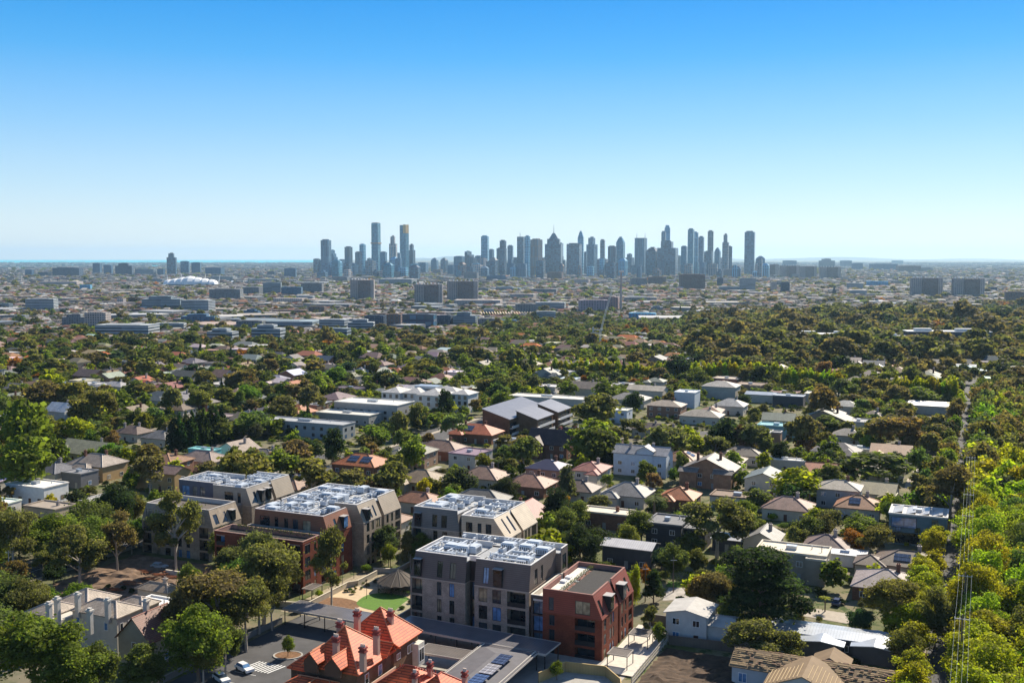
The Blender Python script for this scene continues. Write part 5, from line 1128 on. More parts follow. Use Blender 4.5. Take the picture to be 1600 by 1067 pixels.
# bare soil lots
def rough(name, u0, u1, v0, v1, amp, mat, seed, step=1.0, ang=0.0, kind='structure'):
    r_ = np.random.default_rng(seed); nx_, ny_ = int((u1 - u0) / step) + 1, int((v1 - v0) / step) + 1
    h = r_.normal(0, 1, (ny_, nx_)); 
    for _ in range(2): h = (h + np.roll(h, 1, 0) + np.roll(h, -1, 0) + np.roll(h, 1, 1) + np.roll(h, -1, 1)) / 5 * 1.6
    big = r_.normal(0, 1, (ny_ // 5 + 2, nx_ // 5 + 2)); mb = MB()
    for j in range(ny_):
        for i in range(nx_):
            e_ = min(i, j, nx_ - 1 - i, ny_ - 1 - j); w = min(1, e_ / 3)
            x, y = gp(u0 + i * step + r_.normal(0, .15), v0 + j * step + r_.normal(0, .15)); mb.v.append((x, y, .05 + w * max(0, amp * (.5 * h[j, i] + .6 + .8 * big[j // 5, i // 5]))))
    for j in range(ny_ - 1):
        for i in range(nx_ - 1): a = j * nx_ + i; mb.f.append((a, a + 1, a + nx_ + 1, a + nx_)); mb.m.append(0)
    return tag(mb.build(name, mat), kind=kind)
rough('bare_soil', -57, -35, 176, 206.5, .45, MT['soil'], 3, .9); mark_uv(-58, -36, 176, 210, 3)
rough('demolition_ground', -206, -172, 176, 214, .5, M_rubble, 5, 1.0); mark_uv(-206, -172, 190, 216, 3); mark_uv(-200, -172, 176, 190, 2)
# rusty steel stacks and rubble on the demolition lot
for k in range(8):
    px, py = ((248, 902), (232, 908), (262, 897), (205, 915), (270, 906), (180, 925), (290, 915), (225, 897))[k]
    u, v = puv(px, py); x, y = gp(u, v); mb = MB(); r_ = random.Random(k)
    for j in range(7):
        a = r_.uniform(-.25, .25); x0_, y0_, z0_ = r_.uniform(-.8, .8), -.9 + j * .28, .5 + r_.uniform(0, .35); Ln = r_.uniform(2, 4); mb.obox((x0_ - Ln / 2, y0_, z0_), (Ln, a, 0), (0, .16, 0), (0, 0, .14))
    o = mb.build('scrap_pile', MT['rust'], loc=(x, y, 0)); tag(o, None, 'scrap', 'rusty steel piles on the demolition lot'); auto.append((o, 'pile of rusty steel beams', px, py, 'all'))

# half stripped roof house at the bottom right
hx, hy = W(1265, 1040, 4.6); e = empty('stripped_roof_house', (hx, hy, 0), -A24 - R(1)); tag(e, 'long house with half stripped roof of bare battens at bottom right', 'house'); LM.append(('stripped roof house', 1265, 1045))
wl = MB(); wl.box(-13.5, 16, -4, 4.5, -.5, 4.0); wl.box(-6, 7, -10.5, -4.01, -.5, 4.0); rf = MB(); gable(rf, wl, -13.5, 16, -4, 4.5, 4.0, .42, 'x', .5); gable(rf, wl, -6, 7, -11, -1, 4.0, .42, 'y', .5); gable(rf, wl, 0, 6.5, 2, 7.5, 4.3, .5, 'y', .3)
wl.build('wall', MT['wall'], e, (.42, .44, .46)); r_o = rf.build('roof', MT['deck'], e, (.2, .135, .075))
bt = MB(); rr = random.Random(4)
for sgn in (-1, 1):
    for i in range(9):
        t = .06 + i * .105; yy = .25 + sgn * 4.6 * (1 - t); zz = 4.0 + 4.25 * .42 * t + .22
        x_ = -13.8
        while x_ < 16:
            Ln = rr.uniform(.8, 3.5); 
            if rr.random() < .7: bt.box(x_, min(16.3, x_ + Ln), yy - .06, yy + .06, zz, zz + .07)
            x_ += Ln + rr.uniform(.05, .6)
for i in range(9):
    for sgn in (-1, 1):
        t = .06 + i * .1; xx = .5 + sgn * 6.8 * (1 - t); zz = 4.0 + 6.5 * .42 * t + .2; bt.box(xx - .06, xx + .06, -11, -4.2 + rr.uniform(-1, 1), zz, zz + .07)
bt.build('roof_battens', MT['wall'], r_o, (.42, .31, .17))
tl = MB()
for k in range(150):
    x_, t, sgn = rr.uniform(-13, 15.4), rr.uniform(.05, .9), rr.choice((-1, 1)); yy = .25 + sgn * 4.4 * (1 - t); zz = 4.0 + 4.25 * .42 * t + .3; s_ = rr.uniform(.2, .5); tl.box(x_, x_ + s_ * 1.6, yy - s_ / 2, yy + s_ / 2, zz, zz + .06)
tl.build('loose_tiles', MT['wall'], r_o, (.14, .08, .05)); put_window(e, -11.5, -4.01, 1, 0, 1.6, 1.8); put_window(e, -2, -10.51, 1, 0, 1.6, 1.4); put_window(e, 3, -10.51, 1, 0, 1.6, 1.4)
mark(hx, hy, 20, 12, -A24, 3)

# the pale Victorian mansion at bottom left
vx, vy = W(165, 950, 6.5); e = empty('victorian_mansion', (vx, vy, 0), -A24); tag(e, 'pale Victorian mansion with clustered slate hips and tall white chimneys at bottom left', 'house'); LM.append(('pale Victorian mansion', 165, 955))
wl = MB(); rf = MB(); cp = MB()
VB = [(-3, 9, -6, 1, 7.6), (-12.5, -6, -9, -2, 6.8), (-12.5, -3, -1.99, 7, 6.6), (2, 9, 1.01, 6, 7.4), (-5.99, -3.01, -9, -2, 6.4)]
for (a0, a1, b0, b1, hh) in VB: wl.box(a0, a1, b0, b1, -.5, hh)
for (a0, a1, b0, b1, hh) in VB[:4]: hip(rf, a0, a1, b0, b1, hh + .02, .5, .35, caps=cp)
wl.build('wall', MT['wall'], e, (.52, .48, .41)); r_ = rf.build('roof', MT['tile'], e, (.46, .38, .3)); cp.build('ridge_capping', MT['trim'], r_, (.5, .42, .36))
mb = MB(); mb.box(-12, -4.5, 1, 8, 8.2, 8.35); mb.build('pale_roof_sheet', MT['seam'], r_, (.62, .6, .58)) if False else None
for (px, py) in ((121, 925), (168, 934), (140, 950), (89, 932), (228, 935), (76, 940)):
    u, v = puv(px, py, 11.6); lu, lv = toUV(vx, vy); mb = MB(); a, b_ = u - lu, v - lv; mb.box(a - .5, a + .5, b_ - .4, b_ + .4, 6.5, 11); mb.box(a - .68, a + .68, b_ - .58, b_ + .58, 11.002, 11.35); mb.box(a - .4, a + .4, b_ - .3, b_ + .3, 11.352, 11.7); mb.build('chimney', MT['wall'], r_, (.5, .47, .42))
for k in range(4): put_window(e, 9.01, -4.8 + k * 2.2, 4.4, math.pi / 2, .9, 1.8); put_window(e, 9.01, -4.8 + k * 2.2, 1, math.pi / 2, .9, 1.8)
for k in range(3): put_window(e, -1.5 + k * 3.8, -6.01, 4.6, 0, 1, 1.8); put_window(e, -13.4 + k * 2.6, -10.01, 3.8, 0, 1, 1.8)
mark(vx, vy, 15, 11, -A24, 3, 1)
house(236, 945, 8, 9, 5.0, 'flat', (.74, .72, .68), (.5, .47, .42), 'white flat roofed annex beside the Victorian mansion', 'white flat annex', chim=0)
house(248, 918, 9, 4, 3.4, 'hip', (.34, .27, .2), (.5, .46, .4), 'small pale outbuilding behind the white flat annex', None, chim=1, win=False)

# brown walled flats with sawn-off skillion roofs
def skillion(par, u0, u1, v0, v1, zl, zh, ou, ov, slope='u'):
    u0, u1, v0, v1 = u0 - ou, u1 - ou, v0 - ov, v1 - ov
    wl = MB(); wl.box(u0, u1, v0, v1, -.5, zl); wl.poly([(u0, v0, zl), (u1, v0, zl), (u0, v0, zh)]); wl.poly([(u1, v1, zl), (u0, v1, zl), (u0, v1, zh)]); wl.poly([(u0, v1, zl), (u0, v0, zl), (u0, v0, zh), (u0, v1, zh)]); wl.build('wall', bk, par, (.16, .1, .06))
    rf = MB(); P = [(u0 - .3, v0 - .4, zh + .05), (u1 + .6, v0 - .4, zl - .1), (u1 + .6, v1 + .4, zl - .1), (u0 - .3, v1 + .4, zh + .05)]; T = [(p[0], p[1], p[2] + .25) for p in P]; rf.poly(T); rf.poly(P[::-1])
    for i in range(4): rf.poly([P[i], P[(i + 1) % 4], T[(i + 1) % 4], T[i]])
    r_ = rf.build('roof', MT['seam'], par, (.15, .15, .165)); bal = MB(); gl = MB()
    for f in (.8, 3.8):
        bal.box(u1 + .01, u1 + 1.4, v0 + .5, v1 - .5, f, f + .2); bal.box(u1 + 1.28, u1 + 1.4, v0 + .5, v1 - .5, f + .21, f + 1.2); gl.box(u1 + .012, u1 + .05, v0 + 1, v1 - 1, f + .3, f + 2.4)
    bal.build('balcony', MT['trim'], par, (.6, .6, .6)); gl.build('glazing', MT['glass'], par)
su, sv = puv(800, 660, 6); x, y = gp(su, sv); e = empty('skillion_flats', (x, y, 0), -A24); tag(e, 'brown brick flats in three blocks under dark grey sloping metal roofs', 'apartment block'); LM.append(('brown skillion flats', 810, 650))
c1_ = puv(754, 639, 12); c2_ = puv(805, 651, 12); c3_ = puv(845, 628, 12)
skillion(e, c1_[0], c1_[0] + 13, c1_[1], c1_[1] + 44, 8, 12, su, sv); skillion(e, c1_[0] + 13.01, c1_[0] + 23, c1_[1] + 8, c1_[1] + 27, 7.4, 10.8, su, sv); skillion(e, c1_[0] + 13.01, c1_[0] + 23, c1_[1] + 33, c1_[1] + 50, 7.4, 10.8, su, sv)
mark_uv(c1_[0], c1_[0] + 25, c1_[1], c1_[1] + 52, 3, 1); mark_uv(c1_[0], c1_[0] + 36, c1_[1] - 12, c1_[1] + 50, 2)
# white mansion apartments
su, sv = puv(664, 612, 10); x, y = gp(su, sv); e = empty('mansion_apartments', (x, y, 0), -A24); tag(e, 'large white apartment mansion with many pale hipped roofs and bay fronts', 'apartment block'); LM.append(('white mansion apartments', 664, 618))
wl = MB(); rf = MB()
BL = [(-22, -11, -7, 7, 9.6), (-10.99, 0, -4, 9, 9.4), (.01, 14, -9, 6, 9.6), (14.01, 24, 2, 14, 9.4), (-20, 14, 9.01, 20, 9.2)]
for (a0, a1, b0, b1, hh) in BL: wl.box(a0, a1, b0, b1, -1, hh); hip(rf, a0, a1, b0, b1, hh + .02, .38, .5)
wl.build('wall', MT['wall'], e, (.55, .55, .53)); rf.build('roof', MT['tile'], e, (.6, .58, .55)); mb = MB(); mb.box(-9, 4, 5, 12, 11, 12.3); mb.build('roof_plant', MT['steel'], e)
for (a0, a1, b0, b1, hh) in BL[:4]:
    for f in (.8, 3.9, 6.8):
        for k in range(3): put_window(e, a0 + (a1 - a0) * (k + .5) / 3, b0 - .01, f, 0, 1.6, 1.9, 'dark')
for f in (.8, 3.9, 6.8):
    for k in range(3): put_window(e, 14.02, -7 + k * 3.4, f, math.pi / 2, 1.4, 1.9, 'dark')
mark_uv(su - 24, su + 25, sv - 10, sv + 21, 3, 1); mark_uv(su - 24, su + 20, sv - 22, sv - 8, 2)

# ---------------------------------------------------------------- roads
lane = [(-218.5, v) for v in (120, 200, 300, 400, 520, 640)]
def road(label, uvp, w, paved=True, name='road'):
    strip(name, [gp(*p) for p in uvp], w, MT['asphalt'], .04); strip('pavement', [gp(p[0] + w / 2 + 1.6, p[1]) for p in uvp], 2.4, MT['paving'], .13); strip('pavement', [gp(p[0] - w / 2 - 1.6, p[1]) for p in uvp], 2.4, MT['paving'], .13)
    for p, q_ in zip(uvp[:-1], uvp[1:]): mark_line(gp(*p), gp(*q_), w + 1.5, 3)
road('l', [(-219, 100), (-219, 640)], 11); road('r', [(-3.5, 120), (-3.5, 760)], 8.5); road('f', [(112, 200), (112, 900)], 8); road('g', [(-345, 260), (-345, 900)], 8)
strip('centre_line', [gp(-219, 110), gp(-219, 300)], .14, MT['white'], .06)
c_ = [puv(470, 722), puv(520, 712)]
strip('road', [gp(-219, 352), gp(-330, 352)], 8, MT['asphalt'], .05); mark_line(gp(-219, 352), gp(-330, 352), 8, 3); 
strip('road', [gp(-219, 470), gp(-90, 470)], 8, MT['asphalt'], .05); mark_line(gp(-219, 470), gp(-90, 470), 10, 3)
usheet('car_park', [(-232, 395), (-205, 395), (-205, 440), (-232, 440)], MT['asphalt'], .07); mark_uv(-232, -205, 380, 450, 3)
usheet('driveway', [puv(1230, 958), puv(1345, 978), puv(1350, 962), puv(1235, 945)], MT['paving'], .06); mark(*W(1290, 955), 10, 5, -A24, 3)
usheet('gravel_court', [puv(1035, 938), puv(1130, 935), puv(1120, 918), puv(1045, 918)], M_plain('pale_gravel', (.34, .31, .28), .9, .35, .5), .05); mark(*W(1080, 928), 8, 4, -A24, 3)
usheet('garden_lawn', [puv(1040, 916), puv(1125, 922), puv(1122, 912), puv(1045, 908)], M_lawn, .05)
usheet('car_park', [puv(875, 690), puv(935, 690), puv(925, 668), puv(880, 668)], MT['asphalt'], .06); mark(*W(905, 680), 14, 9, -A24, 3)
usheet('footpath', [puv(515, 1067), puv(530, 1067), puv(640, 1000), puv(632, 1000)], MT['paving'], .05)
# straight main road far off
0 and strip('main_road', [G(938, 532)[:2], G(944, 505)[:2], G(960, 455)[:2], G(967, 436)[:2]], 5, MT['concrete'], .6, color=None)
# luffing tower crane over the suburb
x, y, z = G(937, 546); s1 = y / F; e = empty('tower_crane', (x, y, z)); tag(e, 'pale luffing tower crane rising over the trees right of centre', 'crane'); LM.append(('pale tower crane', 940, 515))
def lattice(name, p, q_, w, n, mat):
    mb = MB(); p, q_ = V3(*p), V3(*q_); d = (q_ - p); Ln = np.linalg.norm(d); d /= Ln; a = np.cross(d, V3(0, 1, 0)); a /= np.linalg.norm(a); b_ = np.cross(d, a)
    cs = [a * sx_ * w / 2 + b_ * sy_ * w / 2 for sx_, sy_ in ((-1, -1), (1, -1), (1, 1), (-1, 1))]
    for c in cs: mb.tube(p + c, q_ + c, w * .09, n=4)
    for k in range(n):
        for i in range(4): mb.tube(p + cs[i] + d * Ln * k / n, p + cs[(i + 1) % 4] + d * Ln * (k + 1) / n, w * .06, n=3); mb.tube(p + cs[i] + d * Ln * k / n, p + cs[(i + 1) % 4] + d * Ln * k / n, w * .05, n=3)
    mb.build(name, mat, e, (.62, .62, .58))
top = 30 * s1
lattice('mast', (0, 0, 0), (1 * s1, 0, top), 2.6 * s1, 14, MT['trim']); lattice('jib', (2 * s1, 0, top + 1), (19 * s1, 0, top + 66 * s1), 2.2 * s1, 26, MT['trim'])
mb = MB(); mb.box(-11 * s1, 4 * s1, -1.2 * s1, 1.2 * s1, top + .1, top + 1.3 * s1); mb.build('machinery_deck', MT['trim'], e, (.4, .45, .48))
mb = MB(); mb.box(-11.5 * s1, -9.5 * s1, -1.3 * s1, 1.3 * s1, top - 3 * s1, top + 5 * s1); mb.build('counterweight', MT['trim'], e, (.55, .55, .52))
mb = MB(); mb.box(2 * s1, 4.5 * s1, -2.6 * s1, -1.25 * s1, top + .2, top + 2.6 * s1); mb.build('cab', MT['white'], e)

# ---------------------------------------------------------------- cars
def car_proto(col):
    e = empty('parked_car'); mb = MB()
    mb.box(-2.2, 2.2, -.88, .88, .35, .85); mb.frustum((-2.15, 2.15, -.86, .86), (-2.0, 1.3, -.8, .8), .851, .98); b = mb.build('body', MT['carpaint'], e, col)
    mb = MB(); mb.frustum((-1.9, 1.0, -.78, .78), (-1.5, .35, -.64, .64), .981, 1.44); mb.build('windows', MT['glass'], e)
    mb = MB(); mb.frustum((-1.48, .33, -.63, .63), (-1.4, .25, -.58, .58), 1.442, 1.52); mb.build('car_roof', MT['carpaint'], e, col)
    for sx_ in (-1.35, 1.4):
        for sy_ in (-.9, .72): mb = MB(); mb.tube((sx_, sy_, .34), (sx_, sy_ + .18, .34), .34, n=12); mb.build('wheel', MT['dark'], e)
    for sy_ in (-.6, .6): mb = MB(); mb.box(2.201, 2.23, sy_ - .2, sy_ + .2, .6, .75); mb.build('headlight', MT['white'], e)
    return e
MT['carpaint'] = M_plain('car_paint', None, .25, .03, 1, 0, .6)
CC = {'white': (.75, .75, .75), 'black': (.02, .02, .025), 'silver': (.4, .42, .44), 'navy': (.03, .05, .12), 'red': (.35, .03, .03), 'grey': (.14, .15, .16)}
protos = {}
def car(px, py, colr, rz, desc=None):
    x, y, z = G(px, py)
    if colr not in protos: protos[colr] = e = car_proto(CC[colr])
    else: e = clone(protos[colr])
    e.location = (x, y, z + .05); e.rotation_euler = (0, 0, -A24 + R(rz)); tag(e, desc, 'car', 'parked cars')
    if not desc: auto.append((e, f'{colr} car', px, py, 'all'))
    return e
car(382, 1048, 'white', -20, 'white car parked beside the hatched bay in the car park'); car(346, 1064, 'white', -25, 'white car at the bottom edge of the car park')
car(149, 877, 'black', 88, 'black car driving along the left road'); car(249, 888, 'silver', 5, 'silver car in the shade below the leftmost block'); car(1308, 944, 'navy', 85, 'dark blue car in the driveway by the pink-grey hip roof')
for (px, py) in ((1512, 668), (1511, 676), (1511, 697), (1510, 707), (1511, 715), (1511, 722)): car(px, py, rng.choice(['white', 'silver', 'grey', 'white']), 90)
for (px, py) in ((610, 684), (672, 667), (646, 660), (620, 688), (468, 716), (462, 731), (465, 745)): car(px, py, rng.choice(['white', 'black', 'silver', 'grey']), 88)
for k in range(7): car(878 + k * 7, 671 + (k % 3), rng.choice(['white', 'black', 'silver', 'navy', 'red']), 85)
for k in range(6): car(902 + k * 5, 677 + k * 2, rng.choice(['white', 'silver', 'red', 'grey']), 10)

# ---------------------------------------------------------------- power line along the right street
tops = [(1503.6, 967), (1508.3, 900), (1512, 806), (1513.6, 773), (1517, 715)]
pv = []
for i, (px, py) in enumerate(tops):
    x, y = W(px, py, 14.5); u, v = toUV(x, y); pv.append((x, y)); e = empty('power_pole', (x, y, 0), -A24); tag(e, None, 'power pole', 'power poles along the right street'); auto.append((e, 'tall timber power pole with crossarms', px, py, 'all'))
    mb = MB(); mb.tube((0, 0, 0), (0, 0, 15.4), .2, .13, 8); mb.build('pole', MT['bark'], e)
    for z_, w_ in ((14.5, 1.35),):
        mb = MB(); mb.box(-w_, w_, -.2, -.08, z_, z_ + .14); c = mb.build('crossarm', MT['trim'], e, (.42, .4, .37)); mb = MB()
        for k in range(4): mb.tube((-w_ + .1 + k * (2 * w_ - .2) / 3, -.14, z_ + .141), (-w_ + .1 + k * (2 * w_ - .2) / 3, -.14, z_ + .36), .06)
        mb.build('insulator', MT['white'], c)
pv.insert(0, gp(*[a + b for a, b in zip(toUV(*pv[0]), (0, -38))]))
mb = MB()
for (x0, y0), (x1, y1) in zip(pv[:-1], pv[1:]):
    for k, (off, z_) in enumerate([(-1.2, 14.86), (-.4, 14.86), (1.2, 14.86), (.4, 14.86)]):
        P = []
        for j in range(7):
            t = j / 6; x, y = x0 + (x1 - x0) * t + CA * off, y0 + (y1 - y0) * t - SA * off; P.append((x, y, z_ - 1.0 * 4 * t * (1 - t) * .8))
        for p, q_ in zip(P[:-1], P[1:]): mb.tube(p, q_, .011, n=3, cap=False)
o = mb.build('power_lines', MT['steel']); tag(o, 'sagging power lines strung over the right street between the poles', 'power lines')
x, y, z = G(15, 912); e = empty('street_light', (x, y, 0), -A24); tag(e, 'grey street light on a timber pole at the left road edge', 'street lamp')
mb = MB(); mb.tube((0, 0, 0), (0, 0, 8.4), .14, .1, 8); mb.build('pole', MT['steel'], e); mb = MB(); mb.box(-.9, .9, -.06, .06, 7.9, 8.02); mb.build('crossarm', MT['steel'], e); mb = MB(); mb.box(-.9, -.3, -.12, .12, 7.75, 7.895); mb.build('lamp_head', MT['white'], e)
for px, py in ((1052, 925), (1283, 905), (1008, 940)):
    x, y = W(px, py, 0); e = empty('power_pole', (x, y, 0)); tag(e, None, 'power pole', 'single timber poles'); auto.append((e, 'slim timber pole', px, py, 'all')); mb = MB(); mb.tube((0, 0, 0), (0, 0, 8.5), .13, .09); mb.build('pole', MT['bark'], e); mb = MB(); mb.box(-.7, .7, -.16, -.08, 7.8, 7.9); mb.build('crossarm', MT['steel'], e)
# ---------------------------------------------------------------- foliage
def M_leaf(name, inst=False):
    m, nt, b = newmat(name)
    if inst:
        at = N(nt, 'ShaderNodeAttribute', attribute_type='INSTANCER', attribute_name='tint'); c = at.outputs['Color']
    else: c = objcol(nt)
    sh_ = N(nt, 'ShaderNodeAttribute', attribute_type='GEOMETRY', attribute_name='leafvar')
    s = N(nt, 'ShaderNodeSeparateColor'); L(nt, sh_.outputs['Color'], s.inputs[0])
    c = mul(nt, c, rampv(nt, s.outputs[0], 0, 1, .5, 1.55)); 
    c2 = mixc(nt, 1.0, c, (1.2, 1.05, .72), 'MULTIPLY'); c = mixc(nt, rampv(nt, s.outputs[1], 0, 1, 0, .75), c, c2)
    L(nt, c, b.inputs['Base Color']); b.inputs['Roughness'].default_value = .7; b.inputs['Specular IOR Level'].default_value = .08
    tr = N(nt, 'ShaderNodeBsdfTranslucent'); L(nt, mixc(nt, 1.0, c, (1.5, 1.6, .7), 'MULTIPLY'), tr.inputs['Color'])
    mx = N(nt, 'ShaderNodeMixShader'); mx.inputs[0].default_value = .52; L(nt, b.outputs[0], mx.inputs[1]); L(nt, tr.outputs[0], mx.inputs[2])
    L(nt, mx.outputs[0], nt.nodes['Material Output'].inputs['Surface']); return m
LEAF = M_leaf('foliage'); LEAFI = M_leaf('distant_foliage', True)

def leaf_arrays(c, n, size, r_, asp=1.0):
    """quads centred at c with normals n"""
    k = len(c); n = n / (np.linalg.norm(n, axis=1)[:, None] + 1e-9)
    t = np.cross(n, r_.normal(0, 1, (k, 3))); t /= (np.linalg.norm(t, axis=1)[:, None] + 1e-9); b = np.cross(n, t)
    s = (size * r_.uniform(.6, 1.4, k))[:, None] / 2
    sc = np.array([1, 1, asp])
    V = np.stack([c - t * s * sc, c + b * s * .8 * sc, c + t * s * sc, c - b * s * .8 * sc], 1).reshape(-1, 3)
    return V
def mesh_np(name, V, nf, mat, var=None, extra=None):
    me = bpy.data.meshes.new(name); V = V.astype(np.float32)
    me.vertices.add(len(V)); me.vertices.foreach_set('co', V.ravel())
    li = np.arange(len(V), dtype=np.int32); me.loops.add(len(V)); me.loops.foreach_set('vertex_index', li)
    me.polygons.add(nf); me.polygons.foreach_set('loop_start', np.arange(0, 4 * nf, 4, dtype=np.int32))
    me.materials.append(mat)
    if var is not None:
        ca = me.color_attributes.new('leafvar', 'FLOAT_COLOR', 'POINT')
        a = np.ones((len(V), 4), np.float32); a[:, :3] = np.repeat(var, 4, axis=0); ca.data.foreach_set('color', a.ravel())
    me.update(calc_edges=True); return me
def leaf_cloud(name, c, size, r_, col):
    n = r_.normal(0, 1, c.shape); n[:, 2] = abs(n[:, 2]) + .4; V = leaf_arrays(c, n, np.full(len(c), size), r_); var = r_.uniform(0, 1, (len(c), 3))
    o0 = c.mean(0); me = mesh_np(name, V - o0, len(c), LEAF, var); o = bpy.data.objects.new(name, me); COL.objects.link(o); o.location = o0; o.color = (*col, 1); return o

def crown(kind, seed, nleaf, lsize, mat, name='crown'):
    r_ = np.random.default_rng(seed); P = []
    def shell(n, c, rad, jit, rp, flat=.8, zmin=-.9):
        k = 0; g = 0
        while k < n and g < 5000:
            g += 1; d = r_.normal(0, 1, 3); d /= np.linalg.norm(d)
            if d[2] < zmin: continue
            q = np.array(c) + d * np.array(rad) * r_.uniform(1 - jit, 1); P.append((q[0], q[1], q[2], rp * r_.uniform(.7, 1.3), flat)); k += 1
    if kind == 'round': shell(34, (0, 0, .56), (.37, .37, .34), .55, .155)
    elif kind == 'plane': shell(60, (0, 0, .55), (.39, .39, .37), .8, .12)
    elif kind == 'gum':
        shell(13, (0, 0, .66), (.36, .36, .26), .55, .14, .55, -.5); shell(5, (.1, 0, .45), (.35, .35, .12), .3, .1, .55)
    elif kind == 'gumround': shell(30, (0, 0, .6), (.38, .38, .32), .4, .15, .6, -.5)
    elif kind == 'cypress':
        for i in range(22): t = i / 21; a = r_.uniform(0, 6.3); rr = .26 * (1 - t) ** .75; P.append((rr * math.cos(a), rr * math.sin(a), .06 + .86 * t, .26 * (1 - t * .75), 1.3 if t < .9 else 1.6))
    elif kind == 'pine':
        for i in range(30): t = (i / 29) ** .9; a = i * 2.4; rr = .38 * (1 - t * .75) * r_.uniform(.5, 1.1); P.append((rr * math.cos(a), rr * math.sin(a), .22 + .72 * t, .17 * (1.1 - t * .5), .28))
    elif kind == 'cedar':
        for i in range(40): t = i / 39; a = i * 2.4 + r_.uniform(-.4, .4); rr = .4 * (1 - t ** 2 * .6) * r_.uniform(.35, 1.05); P.append((rr * math.cos(a), rr * math.sin(a), .25 + .66 * t, .14, .3))
    elif kind == 'bush': shell(16, (0, 0, .42), (.3, .3, .3), .5, .22, 1.1, -.4)
    elif kind == 'column': 
        for i in range(14): t = i / 13; P.append((r_.uniform(-.12, .12), r_.uniform(-.12, .12), .2 + .7 * t, .3 - .12 * t, 1.2))
    P = np.array(P); w = P[:, 3] ** 2; idx = r_.choice(len(P), nleaf, p=w / w.sum()); Q = P[idx]
    d = r_.normal(0, 1, (nleaf, 3)); d[:, 2] = np.where(r_.random(nleaf) < .75, abs(d[:, 2]), d[:, 2]); d /= np.linalg.norm(d, axis=1)[:, None]
    rad = Q[:, 3:4] * r_.uniform(.65, 1.08, (nleaf, 1)) * np.where(r_.random((nleaf, 1)) < .12, r_.uniform(1.1, 1.7, (nleaf, 1)), 1.0); off = d * rad; off[:, 2] *= Q[:, 4]
    c = Q[:, :3] + off
    n = d + r_.normal(0, .55, (nleaf, 3)); V = leaf_arrays(c, n, np.full(nleaf, lsize), r_, .8)
    pv_ = r_.uniform(0, 1, (len(P), 2)); var = np.zeros((nleaf, 3)); var[:, 0] = np.clip(.6 * pv_[idx, 0] + .4 * r_.random(nleaf), 0, 1); var[:, 1] = np.clip(.5 * pv_[idx, 1] + .5 * r_.random(nleaf), 0, 1)
    me = mesh_np(name, V, nleaf, mat, var); return me, P
def trunk(kind, P, seed):
    r_ = random.Random(seed); mb = MB(); h = {'gum': .5, 'gumround': .42, 'pine': .9, 'cedar': .85, 'cypress': .3, 'bush': .25, 'column': .3}.get(kind, .35); r0 = .028 if kind != 'cedar' else .05
    lean = (r_.uniform(-.03, .03), r_.uniform(-.03, .03)); mb.tube((0, 0, -.04), (lean[0], lean[1], h), r0, r0 * .55, 7, cap=False)
    pts = sorted([tuple(p) for p in P], key=lambda p: p[2])
    for p in r_.sample(pts, min(len(pts), 9 if kind in ('gum', 'gumround', 'cedar') else 5)):
        zs = min(h, max(.12, p[2] - .2)); k = zs / h; a = (lean[0] * k, lean[1] * k, zs); m_ = ((a[0] + p[0]) / 2 + r_.uniform(-.03, .03), (a[1] + p[1]) / 2 + r_.uniform(-.03, .03), (a[2] + p[2]) / 2 + .02)
        mb.tube(a, m_, r0 * .5, r0 * .32, 5, cap=False); mb.tube(m_, p[:3], r0 * .32, r0 * .12, 5, cap=False)
    return mb
def palm_mesh(seed, n=18):
    r_ = random.Random(seed); V = []; var = []
    for i in range(n * 2):
        a = i * 2.4; up = r_.uniform(.1, .9); prev = np.array([0, 0, .72]); L_ = .5; w = .05
        for s in range(4):
            ang = up - s * .45; st = np.array([math.cos(a) * math.cos(ang), math.sin(a) * math.cos(ang), math.sin(ang) * .35]) * L_ / 4; q = prev + st; sd = np.array([-math.sin(a), math.cos(a), 0]) * w * (1.2 - s * .25)
            V += [prev - sd, q - sd * .8, q + sd * .8, prev + sd]; var.append((r_.random(), r_.random(), 0)); prev = q
    return mesh_np('crown', np.array(V), len(var), LEAF, np.array(var))

LODN = {'big': (17000, .033), 'near': (9000, .046), 'mid': (2200, .088), 'far': (420, .17), 'vfar': (120, .3)}
PROTO = {}
KN = {'round': 'round_tree', 'plane': 'plane_tree', 'gum': 'gum_tree', 'gumround': 'gum_tree', 'cypress': 'cypress', 'pine': 'pine_tree', 'cedar': 'cedar_tree', 'bush': 'shrub', 'palm': 'palm_tree', 'column': 'tall_narrow_tree'}
def proto(kind, lod, var):
    k = (kind, lod, var)
    if k in PROTO: return PROTO[k]
    tr_mat = MT['palebark'] if kind in ('gum', 'gumround') else MT['bark']
    if kind == 'palm':
        cm = palm_mesh(var); P = np.array([[0, 0, .7]]); mb = MB(); mb.tube((0, 0, -.03), (0, 0, .72), .05, .04, 8)
    else:
        n, s = LODN[lod]
        if kind == 'bush': n = int(n * .45); s *= 1.3
        if kind in ('cypress',): n = int(n * .8)
        cm, P = crown(kind, 100 + var * 17 + len(kind) * 31, n, s, LEAF if lod in ('big', 'near', 'mid') else LEAFI); mb = trunk(kind, P, var)
    o = mb.build('trunk', tr_mat); tm = o.data; bpy.data.objects.remove(o)
    if lod in ('near', 'mid'):
        # joined mesh for trees too small to show their parts
        nv = len(tm.vertices)
    PROTO[k] = (cm, tm); return PROTO[k]

